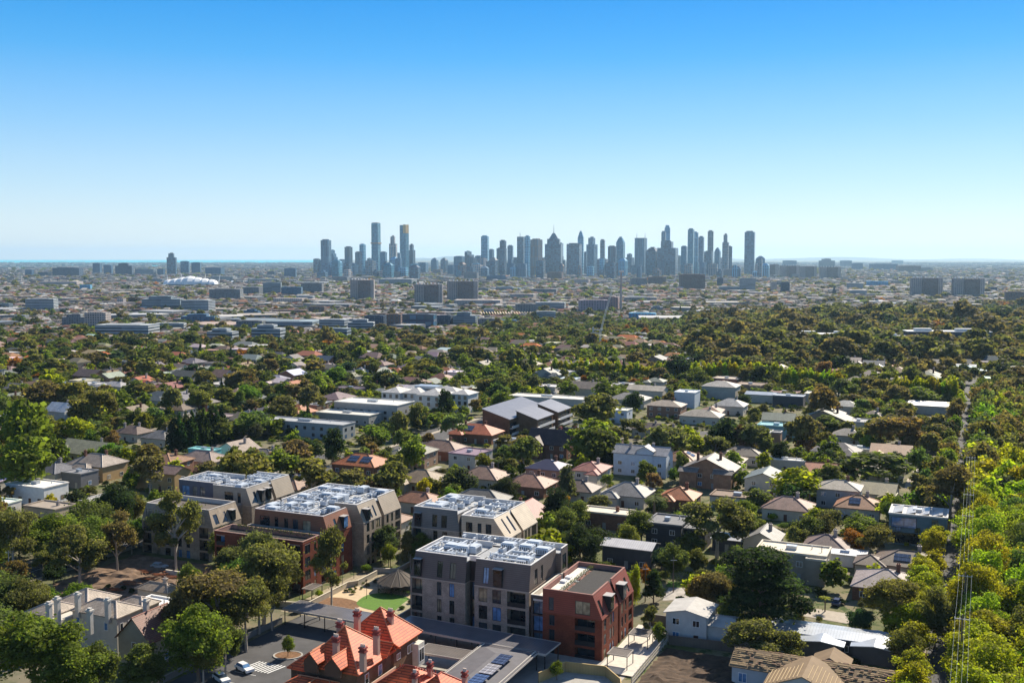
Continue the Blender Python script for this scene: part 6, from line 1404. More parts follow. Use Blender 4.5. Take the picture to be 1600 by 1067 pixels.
G1 = (.12, .16, .032); G2 = (.095, .12, .04); BRT = (.225, .255, .022); OL = (.128, .132, .052); BO = (.15, .122, .062); DK = (.03, .05, .024); AU = (.26, .11, .02); YL = (.3, .27, .02); BG = (.05, .08, .055); PU = (.1, .08, .09); GR = (.09, .1, .06)
tname = {G1: 'fresh green', G2: 'mid green', BRT: 'bright yellow-green', OL: 'olive', BO: 'brown-olive', DK: 'dark green', AU: 'autumn orange', YL: 'vivid yellow', BG: 'blue-green', PU: 'purple-grey', GR: 'grey-green'}
kname = {'round': 'round tree', 'plane': 'leafy tree', 'gum': 'gum tree', 'gumround': 'broad gum tree', 'cypress': 'cypress', 'pine': 'conifer', 'cedar': 'spreading cedar', 'bush': 'garden shrub', 'palm': 'palm tree', 'column': 'narrow tree'}
def tree(kind, x, y, h, w, tint, label=None, group=None, split=None, lod=None, jit=True, desc=None):
    z = terr(x, y); d = math.hypot(x, y)
    lod = lod or (('big' if h > 10.5 and kind != 'palm' else 'near') if d < 330 else 'mid'); var = rng.randrange(3); cm, tm = proto(kind, lod, var); rz = rng.uniform(0, 6.28)
    t = tuple(min(.5, c * (rng.uniform(.8, 1.25) if jit else 1)) for c in tint); px, py = PX(x, y, z + h * .5)
    split = (d < 420 and kind != 'bush') if split is None else split
    if split:
        e = empty(KN[kind], (x, y, z), rz); e.scale = (w, w, h)
        a = bpy.data.objects.new('crown', cm); COL.objects.link(a); a.parent = e; a.color = (*t, 1)
        b = bpy.data.objects.new('trunk', tm); COL.objects.link(b); b.parent = e
    else:
        e = bpy.data.objects.new(KN[kind], cm); COL.objects.link(e); e.location = (x, y, z); e.scale = (w, w, h); e.rotation_euler = (0, 0, rz); e.color = (*t, 1)
    cat = 'shrub' if kind == 'bush' else 'tree'
    tag(e, label, cat, group or (kname[kind] + 's around the suburb'))
    if not label: auto.append((e, desc or f"{tname[tint]} {kname[kind]}", px, py, 'all'))
    return e
# trees that stand out in the photograph: (kind, x, y top, y base, width px, tint, label)
HERO = [('gum', 276, 764, 898, 82, OL, 'tall slender gum tree standing in front of the leftmost taupe apartment block'), ('gum', 518, 822, 956, 70, OL, 'tall pale-trunked gum tree in the round mulch bed of the garden'),
 ('gumround', 412, 845, 975, 122, OL, 'huge domed gum tree hiding the front of the red-brick wing'), ('gumround', 345, 888, 1012, 135, BO, 'big brownish gum tree between the domed gum and the Victorian mansion'), ('gumround', 290, 915, 1020, 80, BO, 'brownish gum tree just left of the big brownish gum'),
 ('plane', 312, 942, 1072, 118, G1, 'big leafy green tree at the car park edge right of red-brown gable'), ('gum', 124, 812, 918, 92, OL, 'wide olive gum tree on the near side of the left road'), ('gum', 184, 797, 892, 64, BO, 'russet gum tree between left road and leftmost apartment block'),
 ('round', 42, 898, 985, 72, OL, 'olive tree at the road edge left of the Victorian mansion'), ('plane', 52, 945, 1085, 150, G1, 'large bright leafy tree at bottom left corner'), ('plane', 110, 1000, 1095, 110, G1, 'leafy tree at the bottom edge below Victorian mansion'), ('round', 158, 1000, 1085, 62, G2, 'yellowish green tree before the Victorian mansion wall'),
 ('plane', 225, 1003, 1088, 82, G2, 'mid green tree at bottom edge in front of the red-brown gable'), ('gumround', 20, 790, 905, 82, OL, 'drooping olive tree at the left edge above the road'), ('plane', 88, 800, 885, 96, G1, 'dark leafy green tree behind the left road'), ('round', 140, 780, 862, 90, G2, 'dense mid green tree above the left road bend'),
 ('round', 180, 750, 835, 66, DK, 'dark round tree behind the road left of the ochre house'), ('plane', 40, 620, 742, 86, G1, 'very tall bright green tree at the far left'), ('plane', 42, 676, 775, 92, G1, 'broad green tree in front of the very tall left tree'), ('round', 120, 650, 695, 52, BRT, 'yellow-green tree beside the bright white gabled house'),
 ('round', 67, 592, 648, 62, BO, 'brown crowned tree at the far left horizon side of the suburb'), ('plane', 645, 677, 745, 54, G1, 'tall rounded bright green tree right of the orange solar roof house'), ('round', 520, 669, 724, 40, DK, 'dark round tree beside the street left of the orange solar roof'), ('round', 1131, 650, 712, 52, DK, 'dark glossy tree right of wide beige hip house'),
 ('round', 1058, 552, 597, 52, DK, 'large black-green tree before the bright avenue'), ('cedar', 1192, 852, 990, 142, DK, 'enormous spreading dark cedar left of the pink-grey roof house'), ('gum', 1120, 772, 872, 118, OL, 'wide airy gum tree behind the weathered white house'), ('round', 1262, 803, 850, 48, G2, 'neat rounded dark hedge tree right of grey gabled cottage'),
 ('bush', 1246, 828, 852, 46, BRT, 'bright clipped domed tree behind the cream flat roof house'), ('gumround', 1372, 707, 765, 110, G2, 'flat topped wide dark tree above the terracotta solar roof'), ('plane', 1242, 730, 790, 84, BRT, 'bright yellow-green tree behind the pink-brown roof house'), ('gum', 1482, 725, 832, 88, BO, 'tall brownish gum tree left of the right street'),
 ('plane', 1342, 800, 850, 72, G1, 'green tree right of the pink-brown roof house'), ('plane', 880, 786, 858, 68, G2, 'leafy green tree behind the rear grey block end'), ('round', 925, 830, 870, 44, BRT, 'pale yellow-green shrub tree beside the cream roofed brick house'), ('bush', 985, 812, 845, 46, G2, 'clipped round shrub between cream roofed brick house and white gable'),
 ('palm', 1022, 765, 815, 40, G2, 'thick date palm below the small orange roof house'), ('palm', 215, 640, 668, 20, G2, 'palm tree near the brown house left of cypresses'), ('palm', 188, 645, 672, 20, OL, 'olive palm tree left of the other palm near the white gable'), ('gumround', 1180, 968, 1042, 92, OL, 'feathery olive tree in front of the spreading cedar'), ('gumround', 1232, 985, 1045, 56, OL, 'feathery olive shrub tree left of the blue-grey metal roof'),
 ('round', 1460, 918, 1015, 60, OL, 'grey-green tree right of the pink-grey roof house'), ('plane', 1408, 945, 1005, 66, BRT, 'yellow-green street tree in front of the pink-grey roof house'), ('round', 1420, 1000, 1050, 50, BO, 'brown-leaved tree right of the blue-grey metal roof'), ('column', 770, 598, 624, 15, YL, 'small vivid yellow tree right of white mansion apartments'),
 ('round', 698, 608, 655, 34, DK, 'dark tree against the right end of white mansion apartments'), ('round', 450, 992, 1026, 22, G1, 'small round tree in the traffic island'), ('round', 1052, 846, 908, 50, G2, 'rounded green tree right of the shiny white gable roof'), ('bush', 940, 875, 905, 34, G2, 'pale rounded shrub left of shiny white gable roof'),
 ('column', 992, 888, 945, 24, BRT, 'yellow-green tree behind the red brick block'), ('round', 1010, 880, 925, 20, AU, 'orange tinged shrub behind the red brick block'), ('plane', 1030, 970, 1010, 28, G1, 'bright shrub beside the pale slatted fence'), ('gum', 1015, 945, 1000, 34, OL, 'thin olive tree above the side terrace'),
 ('round', 870, 1030, 1062, 26, G1, 'small tree between solar carport and timber hoarding'), ('round', 1440, 603, 640, 60, G1, 'green treetop at the right end of bright avenue'), ('round', 945, 455 + 75, 548, 18, AU, 'orange tree left of the straight main road'), ('round', 1008, 511, 530, 13, AU, 'orange tree right of the straight main road'),
 ('gum', 652, 628, 680, 36, OL, 'gum tree at the street before the wide flat white hall'), ('round', 625, 640, 688, 34, OL, 'olive street tree left of the street gum'), ('gum', 470, 592, 640, 60, BO, 'tall brown tree behind the long grey terrace'), ('round', 492, 728, 760, 38, G1, 'lime green tree between the two left apartment blocks'), ('round', 440, 700, 750, 60, G1, 'bright leafy tree behind leftmost apartment block'),
 ('plane', 392, 700, 745, 62, G2, 'wide green tree behind leftmost apartment roof'), ('round', 662, 745, 785, 26, YL, 'yellow tree behind the rear grey apartment block'), ('gumround', 610, 722, 790, 70, OL, 'ragged olive tree behind the large red and taupe block'), ('pine', 885, 725, 785, 40, GR, 'tall thin conifer right of faded red roof'), ('round', 700, 745, 775, 52, OL, 'olive rounded tree behind rear grey block'),
 ('gumround', 930, 615, 690, 85, OL, 'tall olive tree group right of the brown skillion flats'), ('round', 990, 610, 650, 36, DK, 'dark tree beside the white cube house'), ('pine', 935, 660, 700, 24, DK, 'dark pointed conifer left of the tall white parapet house'), ('plane', 1090, 678, 715, 50, BRT, 'bright tree right of tall white parapet house'), ('round', 1010, 720, 760, 40, G2, 'green tree right of the tall white parapet house front'),
 ('round', 1185, 762, 800, 50, G2, 'green tree above the grey gabled cottage'), ('gum', 1160, 780, 845, 50, G1, 'green tree on the right of the wide airy gum'), ('round', 80, 770, 800, 20, YL, 'little yellow tree before the white modern flat house'), ('round', 785, 610, 655, 40, G1, 'leafy tree behind the brown skillion flats'), ('column', 1020, 538, 560, 8, DK, 'thin dark cypress by the straight main road'),
 ('gumround', 1310, 525, 575, 60, BO, 'large brown-olive gum left of the dark roofed school'), ('pine', 1486, 505, 525, 14, DK, 'dark pointed pine behind the dark roofed school'), ('round', 1290, 700, 745, 45, DK, 'dark round tree left of flat topped wide tree'), ('plane', 1590, 900, 1010, 90, G2, 'leafy tree at the far right edge below the beige roof'), ('gumround', 1545, 660, 720, 70, BO, 'rusty olive gum right of the right street'),
 ('gumround', 385, 905, 1018, 90, OL, 'olive gum tree beside the fence behind the white parked cars'), ('gumround', 318, 985, 1075, 70, OL, 'olive tree at the bottom edge left of the white cars'), ('gum', 425, 880, 985, 55, OL, 'thin olive gum over the left end of the long dark carport'), ('gum', 352, 960, 1052, 60, G2, 'slim tree at the fence left of the white parked cars'), ('gumround', 405, 890, 990, 80, OL, 'olive gum tree at the end of the long dark carport'),
 ('bush', 1345, 938, 950, 13, GR, 'left topiary bush before pink-grey roof house'), ('bush', 1362, 940, 954, 15, GR, 'middle topiary bush before pink-grey roof house'), ('bush', 1387, 943, 957, 14, GR, 'right topiary bush before pink-grey roof house'), ('palm', 1289, 925, 955, 22, BRT, 'spiky yucca beside the white pillar and driveway')]
for (k, px, yt, yb, wpx, tint, lab) in HERO:
    x, y, z = G(px, yb); h = Zat(x, y, yt) - z; w = hp(x, y, wpx) * 1.02
    tree(k, x, y, h, w, tint, lab, jit=False); mark(x, y, w * .32, w * .32, 0, 3)
for args in (('low dark hedge in the planter along the red-brick wing roof terrace', [(-169.5, 210.2), (-146.5, 210.0)], .9, .8, 12.2, (.04, .06, .02), 3), ('row of small clipped shrubs along the pale terrace of the red brick block', [(-75.8, 194.4), (-75.8, 213)], .8, .8, 12.2, (.07, .085, .035), 4),
             ('long clipped green hedge behind the gravel court', [puv(1038, 908), puv(1128, 912)], 2.2, 2.6, 0, (.05, .08, .022), 5), ('clipped hedge below the charcoal modern house', [puv(1050, 872), puv(1105, 880)], 1.6, 2.4, 0, (.06, .09, .025), 6),
             ('dark curved hedge at the back edge of the round lawn', [(-129, 211.5), (-124, 213.2), (-119, 212.5)], 1.1, 1.1, .1, (.04, .07, .02), 7), ('hedge beside the left road behind the street light', [puv(0, 893), puv(60, 868)], 1.6, 2.2, 0, (.05, .085, .02), 8)):
    o = hedge(args[0], args[1], args[2], args[3], args[4], args[5], seed=args[6]); tag(o, args[0], 'hedge')
_g = random.Random(8)
for k in range(42):
    u, v = [(_g.uniform(-119, -114.5), _g.uniform(197, 219)), (_g.uniform(-137.5, -134), _g.uniform(206, 222)), (_g.uniform(-141, -134), _g.uniform(192.5, 196))][k % 3]
    x, y = gp(u, v); h = _g.uniform(.4, 1.1); tree('bush', x, y, h, h * 1.4, _g.choice((GR, OL, G2)), None, 'small shrubs planted in the garden beds', split=False, desc='small round garden bed shrub')
# row of dark cypresses left of centre
for k in range(9):
    t = k / 8; px, yb = 272 + 76 * t, 704 - 14 * t + (k % 2); x, y, z = G(px, yb); h = Zat(x, y, 646 - 14 * t) - z
    tree('cypress', x, y, h, hp(x, y, 30), DK, None, 'row of dark cypresses', desc='dark cypress of the tight row'); mark(x, y, 2, 2, 0, 3); mark(x * .955, y * .955, 7, y * .04, 0, 2)
# trimmed avenue of planes
for (xa, ya, xb, yb_, n, ht) in ((868, 590, 965, 592, 13, 9), (985, 598, 1090, 598, 13, 9), (1085, 600, 1235, 604, 20, 10), (1225, 612, 1310, 616, 11, 10), (1400, 632, 1490, 640, 12, 11)):
    for k in range(n):
        t = k / (n - 1); x, y, z = G(xa + (xb - xa) * t, ya + (yb_ - ya) * t); tree('plane', x, y, ht * rng.uniform(1.25, 1.6), hp(x, y, 15) * 1.1, BRT, None, 'bright avenue of plane trees', desc='bright plane tree of the avenue'); mark(x, y, 4, 4, 0, 3)
for (xa, ya, xb, yb_) in ((868, 592, 1235, 608), (1225, 616, 1310, 620), (1245, 534, 1545, 536)):
    p, q_ = G(xa, ya + 6)[:2], G(xb, yb_ + 6)[:2]; k = 1 - (.1 if ya > 550 else .09); c = ((p[0] + q_[0]) / 2 * (1 + k) / 2, (p[1] + q_[1]) / 2 * (1 + k) / 2)
    mark(c[0], c[1], math.dist(p, q_) / 2, p[1] * (1 - k) / 2, math.atan2(q_[1] - p[1], q_[0] - p[0]), 1)
# plane trees lining the right street
v = 176
while v < 620:
    for off, hh, ww in ((-6.5, 9, 8.5), (6.0, 15, 14), (15, 15, 14), (25, 13, 12)):
        if off == -6.5 and rng.random() < .3: continue
        x, y = gp(-3.5 + off + rng.uniform(-1, 1), v + rng.uniform(-2, 2)); px, py = PX(x, y, 0)
        if px < 1640 or off < 0:
            far = max(0, min(1, (v - 370) / 60)); tint = BRT if rng.random() > .15 + far * .75 + (.6 if off > 20 else 0) else rng.choice((G1, OL, BO, G2)); tree('plane', x, y, hh * rng.uniform(.85, 1.15), ww * rng.uniform(.85, 1.15), tint, None, 'plane trees lining the right street')
            mark(x, y, 3, 3, 0, 3)
    v += 8.5
# ---------------------------------------------------------------- the rest of the suburb: houses on their lots, then trees between them
def rand_house_style(px, py, r_):
    roofs = [(BEIGE, 20, 'beige'), (BROWN, 22, 'brown'), (RGREY, 18, 'grey'), (PALE, 7, 'pale'), (TERRA, 16, 'terracotta'), (SLATE, 7, 'slate'), (ORANGE, 9, 'orange'), (WHITE, 5, 'white'), (CREAM, 4, 'cream')]
    c, _, nm = r_.choices(roofs, [q[1] for q in roofs])[0]; c = tuple(q * r_.uniform(.68, 1.0) for q in c)
    typ = r_.choices(['hip', 'gx', 'gy', 'flat'], [50, 18, 12, 20])[0]
    if nm in ('white', 'cream') and typ != 'flat': typ = 'flat' if r_.random() < .6 else 'gx'
    if typ == 'flat' and nm in ('terracotta', 'orange', 'brown'): nm = 'pale grey'; c = (.42, .41, .4)
    return c, nm, typ
cand = []; hr = random.Random(21)
for i in range(-75, 85):
    for j in range(6, 66):
        blk = i // 2
        u = blk * 37 + (0 if i % 2 == 0 else 17) + hr.uniform(-2, 2) + 9; v = j * 19.5 + hr.uniform(-2.5, 2.5) + (blk % 3) * 6
        x, y = gp(u, v)
        if y < 215 or y > 1230: continue
        px, py = PX(x, y, terr(x, y) + 4)
        if px < -60 or px > 1660 or py > 1075: continue
        w, d, h = hr.uniform(10, 17), hr.uniform(9, 14), hr.choice((3.4, 3.6, 3.8, 5.8, 6.2))
        if hr.random() < .12: w *= 1.5; d *= 1.2
        dense = .82 if y < 400 else .6
        if px > 1080 and py < 575: dense = .4
        if px > 1480: dense = .45
        if px > 1330 and 640 < py < 780: dense = .5
        if py < 535 and px > 1150: dense = .06
        if hr.random() > dense: continue
        if occ(x, y) >= 2 or any(occ(x + a, y + b) >= 3 for a in (-w * .5, 0, w * .5) for b in (-d * .5, 0, d * .5)): continue
        cand.append((x, y, w, d, h, px, py)); mark(x, y, w / 2, d / 2, -A24, 2, .6)
cand.sort(key=lambda c: math.hypot(c[0], c[1])); NI = 225
farh = []
for k, (x, y, w, d, h, px, py) in enumerate(cand):
    c, nm, typ = rand_house_style(px, py, hr)
    if k < NI:
        wc = hr.choice((WC, WC, WB, (.4, .36, .3), (.55, .52, .46), (.3, .2, .14)))
        mtl = 'seam' if nm in ('white', 'slate') and hr.random() < .5 else 'tile'; st = 'two-storey ' if h > 5 else ''
        wings = ()
        if hr.random() < .55: s = hr.choice((-1, 1)); wings = ((min(s * w * .1, s * w / 2), max(s * w * .1, s * w / 2), -d / 2 - hr.uniform(2, 4.5), 0, h - .25),)
        house(0, 0, w, d, h, typ, c, wc, None, None, -A24 + R(hr.choice((0, 0, 0, 90, -4, 5))), wings, 1 if typ != 'flat' and hr.random() < .7 else 0, 1 if typ == 'hip' and hr.random() < .18 else 0, hr.uniform(.38, .55), True, 'wall', mtl, xy=(x, y), group='houses of the leafy suburb', desc=f"{st}house with {nm} {'flat' if typ == 'flat' else ('hip' if typ == 'hip' else 'gable')} roof")
        if k < 150 and hr.random() < .75:
            ln = hr.uniform(7, 12); uu, vv = toUV(x, y); usheet('driveway', [(uu + w / 2 + 1, vv - d / 2 - ln), (uu + w / 2 + 4, vv - d / 2 - ln), (uu + w / 2 + 4, vv + 2), (uu + w / 2 + 1, vv + 2)], MT['paving'] if k % 2 else MT['concrete'], .05); mark_uv(uu + w / 2 + 1, uu + w / 2 + 4, vv - d / 2 - ln, vv + 2, 3)
            if hr.random() < .6:
                cx_, cy_ = gp(uu + w / 2 + 2.5, vv - d / 2 - ln * .5); qx, qy = PX(cx_, cy_, 0); car(qx, qy, hr.choice(['white', 'silver', 'grey', 'black', 'navy', 'red', 'white']), 90)
        if k < 140 and hr.random() < .6:
            uu, vv = toUV(x, y); s_ = hr.choice((-1, 1)); P_ = [(uu + s_ * (w / 2 + 5.2), vv - d / 2 - 9), (uu + s_ * (w / 2 + 5.2), vv + d / 2 + 6)]
            if occ(*gp(*P_[0])) < 3 and occ(*gp(*P_[1])) < 3:
                f_ = low_wall(None, P_, 1.8, .07, hr.choice(((.2, .15, .1), (.3, .26, .2), (.14, .13, .12))), 'fence', 'garden_fence', 'fence'); f_['group'] = 'paling fences between gardens'; q2 = PX(*gp(*P_[0]), 1); auto.append((f_, 'timber paling garden fence', q2[0], q2[1], 'all'))
    else: farh.append((x, y, w, d, h, c, typ))
# houses too far and small to build one by one: rooftops over the river flats
M_far, nt, b = newmat('distant_roofs'); at = N(nt, 'ShaderNodeAttribute', attribute_type='GEOMETRY', attribute_name='col'); L(nt, at.outputs['Color'], b.inputs['Base Color']); b.inputs['Roughness'].default_value = .85; b.inputs['Specular IOR Level'].default_value = .12
fr = np.random.default_rng(5); rows = []
for (x, y, w, d, h, c, typ) in farh: rows.append((x, y, w, d, h, -A24, (0 if typ == 'flat' else d * .22), *c))
pal = np.array([BEIGE, BROWN, RGREY, PALE, TERRA, SLATE, WHITE, CREAM, (.4, .38, .36), (.3, .12, .08)]); pw = np.array([.16, .15, .2, .09, .12, .08, .035, .045, .06, .06]); pw /= pw.sum()
def forest(px, py):
    """share of ground under trees, by where it lies"""
    if px > 1540 and py > 480: return .97
    if px > 1120 and py > 510 - (px - 1120) * .05 + 5 * math.sin(px * .03): return .96
    if px > 780 and py > 503 + 5 * math.sin(px * .02): return .8
    if px <= 780 and py > 527 + 6 * math.sin(px * .03): return .72
    if py > 470: return .27
    if py > 432: return .28
    return .2
def addrows(n, y0, y1, smin, smax, hmin, hmax):
    yy = np.sqrt(fr.uniform(y0 ** 2, y1 ** 2, n)); xx = fr.uniform(-.53, .53, n) * yy
    for x, y in zip(xx, yy):
        z = terr(x, y); px, py = PX(x, y, z)
        f = forest(px, py)
        if f > .5 and fr.random() > .15: continue
        if occ(x, y) >= 2: continue
        c = pal[fr.choice(len(pal), p=pw)] * fr.uniform(.38, .8); w = fr.uniform(smin, smax); d = w * fr.uniform(.5, 1); big = w > 26; c = (c * .5 + .5 * np.array([(.45, .47, .5), (.25, .3, .36), (.5, .47, .42)][fr.integers(3)])) if big else c; rows.append((x, y, w, d, fr.uniform(hmin, hmax), fr.choice((-.42, -.42, -.1, .3)), 0 if big or fr.random() < .45 else d * .2, *c))
addrows(11000, 1150, 2400, 8, 17, 4, 7.5); addrows(19000, 2300, 4600, 8, 24, 4, 11); addrows(420, 1350, 4200, 28, 85, 6, 13); addrows(13000, 4300, 9000, 14, 46, 5, 18); addrows(5000, 9000, 20000, 40, 120, 6, 18)
A = np.array(rows); n = len(A)
def far_mesh(A):
    n = len(A); c, s = np.cos(A[:, 5]), np.sin(A[:, 5]); z0 = np.array([terr(x, y) for x, y in A[:, :2]])
    def pt(lx, ly, z): return np.stack([A[:, 0] + lx * c - ly * s, A[:, 1] + lx * s + ly * c, z], 1)
    w, d, h, rh = A[:, 2] / 2, A[:, 3] / 2, A[:, 4], A[:, 6]
    B = [pt(-w, -d, z0 - 1), pt(w, -d, z0 - 1), pt(w, d, z0 - 1), pt(-w, d, z0 - 1)]; T = [pt(-w, -d, z0 + h), pt(w, -d, z0 + h), pt(w, d, z0 + h), pt(-w, d, z0 + h)]; Rg = [pt(-w * .6, 0 * d, z0 + h + rh), pt(w * .6, 0 * d, z0 + h + rh)]
    V = np.stack(B + T + Rg, 1)           # n x 10 x 3
    quads = [(0, 1, 5, 4), (1, 2, 6, 5), (2, 3, 7, 6), (3, 0, 4, 7), (4, 5, 9, 8), (6, 7, 8, 9), (5, 6, 9, 9), (7, 4, 8, 8)]
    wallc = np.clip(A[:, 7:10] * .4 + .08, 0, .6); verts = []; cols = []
    for i, q in enumerate(quads):
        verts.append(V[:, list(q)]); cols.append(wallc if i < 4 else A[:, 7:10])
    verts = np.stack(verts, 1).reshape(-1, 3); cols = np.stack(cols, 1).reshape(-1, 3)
    me = bpy.data.meshes.new('distant_houses'); nf = n * 8
    # triangles: drop the doubled corner
    ls = []; li = []; k = 0; base = np.arange(nf) * 4; tri = np.tile(np.array([0, 0, 0, 0, 0, 0, 1, 1], bool), n)
    cnt = np.where(tri, 3, 4); start = np.concatenate([[0], np.cumsum(cnt)[:-1]]); idx = np.concatenate([np.arange(b_, b_ + c_) for b_, c_ in zip(base, cnt)])
    me.vertices.add(len(verts)); me.vertices.foreach_set('co', verts.astype(np.float32).ravel()); me.loops.add(len(idx)); me.loops.foreach_set('vertex_index', idx.astype(np.int32)); me.polygons.add(nf); me.polygons.foreach_set('loop_start', start.astype(np.int32))
    ca = me.color_attributes.new('col', 'FLOAT_COLOR', 'POINT'); a = np.ones((len(verts), 4), np.float32); a[:, :3] = np.repeat(cols, 4, axis=0); ca.data.foreach_set('color', a.ravel())
    me.materials.append(M_far); me.update(calc_edges=True); me.validate(); o = bpy.data.objects.new('distant_houses', me); COL.objects.link(o); return o
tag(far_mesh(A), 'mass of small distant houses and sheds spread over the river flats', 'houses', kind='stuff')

# trees between the houses
def palette(px, py, r_):
    if px > 1080 and py < 600 or px > 1540 and py < 740: return r_.choices([('gumround', BO), ('gumround', OL), ('round', DK), ('round', G2), ('round', AU)], [40, 34, 10, 15, .6])[0]
    if px > 1150 and py < 720: return r_.choices([('gumround', BO), ('gumround', OL), ('round', G1), ('round', G2), ('round', DK), ('plane', BRT)], [24, 30, 12, 16, 12, 4])[0]
    if py < 560: return r_.choices([('gumround', BO), ('gumround', OL), ('round', G1), ('round', G2), ('round', DK), ('round', AU), ('round', YL), ('cypress', DK), ('round', PU)], [16, 20, 24, 22, 12, 1.0, .8, 3, 1.5])[0]
    return r_.choices([('gumround', BO), ('gumround', OL), ('plane', G1), ('round', G1), ('round', G2), ('round', DK), ('plane', BRT), ('cypress', DK), ('round', BG), ('gum', OL), ('round', AU), ('palm', G2), ('pine', DK)], [7, 17, 14, 13, 19, 9, 7, 3, 3, 5, .8, .8, 1.5])[0]
tr = random.Random(33); T_ = []
def fill_trees(y0, y1, cell, pmul, hmul=1.0):
    y = y0
    while y < y1:
        hw = y * .53; x = -hw
        while x < hw:
            xx, yy = x + tr.uniform(-.5, .5) * cell, y + tr.uniform(-.5, .5) * cell; x += cell; z = terr(xx, yy); px, py = PX(xx, yy, z)
            if py > 1130 or px < -50 or px > 1650: continue
            f = forest(px, py) if y > 1000 else (.9 if (px > 1080 and py < 575) or px > 1545 else .74)
            if tr.random() > f * pmul: continue
            o_ = occ(xx, yy)
            if o_ >= 3: continue
            k, tint = palette(px, py, tr); h = min(18, max(4, tr.lognormvariate(2.02, .3))) * hmul; w = h * tr.uniform(.65, 1.25)
            if k == 'cypress': w = h * .35
            if k == 'palm': h = 8; w = 5
            if k in ('gum', 'gumround') and tr.random() < .3: h *= 1.3; w *= 1.15
            if yy > 420 and k != 'cypress': h *= .88; w *= 1.0
            if px > 1080 and py < 575 and (f > .5 or py > 500): s_ = tr.uniform(1.1, 1.8); h *= s_; w *= s_ * 1.1
            if px > 1545 and py > 700: k, tint = tr.choice((('plane', G1), ('gumround', OL), ('gumround', BO), ('round', G2), ('plane', BRT)) if yy < 330 else (('gumround', OL), ('gumround', BO), ('gumround', BO), ('round', G2)))
            if o_ == 1: h = min(h, 6.5); w = min(w, 9)
            if o_ == 2: 
                if tr.random() < .35: continue
                k = 'bush'; h = tr.uniform(1.4, 2.8); w = h * 1.4; tint = tr.choice((G1, G2, OL, DK, BRT))
            T_.append([k, xx, yy, h, w, tint, px, py])
        y += cell * .93
fill_trees(195, 420, 6.6, .84); fill_trees(420, 700, 6.0, 1.12); fill_trees(700, 1250, 7.4, 1.12)
# garden shrubs and low hedging between
for _ in range(5200):
    yy = math.sqrt(tr.uniform(200 ** 2, 560 ** 2)); xx = tr.uniform(-.52, .52) * yy; px, py = PX(xx, yy, 0)
    if occ(xx, yy) >= 3 or py > 1120: continue
    if tr.random() < .5: h = tr.uniform(1.0, 2.6); T_.append(['bush', xx, yy, h, h * tr.uniform(1.1, 1.7), tr.choice((G1, G2, OL, DK, BRT, GR, BO)), px, py])
T_.sort(key=lambda t: -(t[3] * (1.6 if t[0] != 'bush' else 1)) / math.hypot(t[1], t[2]))
cnt = {}; far_T = []
from collections import Counter
already = Counter(o.name.split('.')[0] for o in COL.objects if o.parent is None)
caps = {'round_tree': 260, 'gum_tree': 250, 'plane_tree': 240, 'shrub': 200, 'cypress': 40, 'pine_tree': 25, 'palm_tree': 20}
for t in T_:
    nm = KN[t[0]]; already[nm] += 0
    cnt[nm] = cnt.get(nm, already[nm])
    if cnt[nm] < caps.get(nm, 100) and math.hypot(t[1], t[2]) < 700:
        cnt[nm] += 1; tree(t[0], t[1], t[2], t[3], t[4], t[5])
    else: far_T.append((t[0], t[1], t[2], t[3], t[4], t[5]))
T_ = []
fill_trees(1250, 2500, 10.5, 1.0, 1.15)
for t in T_: far_T.append(tuple(t[:6]))
T_ = []
fill_trees(2500, 4800, 21, 1.0, 1.5); fill_trees(4800, 9500, 44, 1.0, 1.9)
for t in T_: far_T.append(('vf', t[1], t[2], t[3], t[4] * 1.3, t[5]))
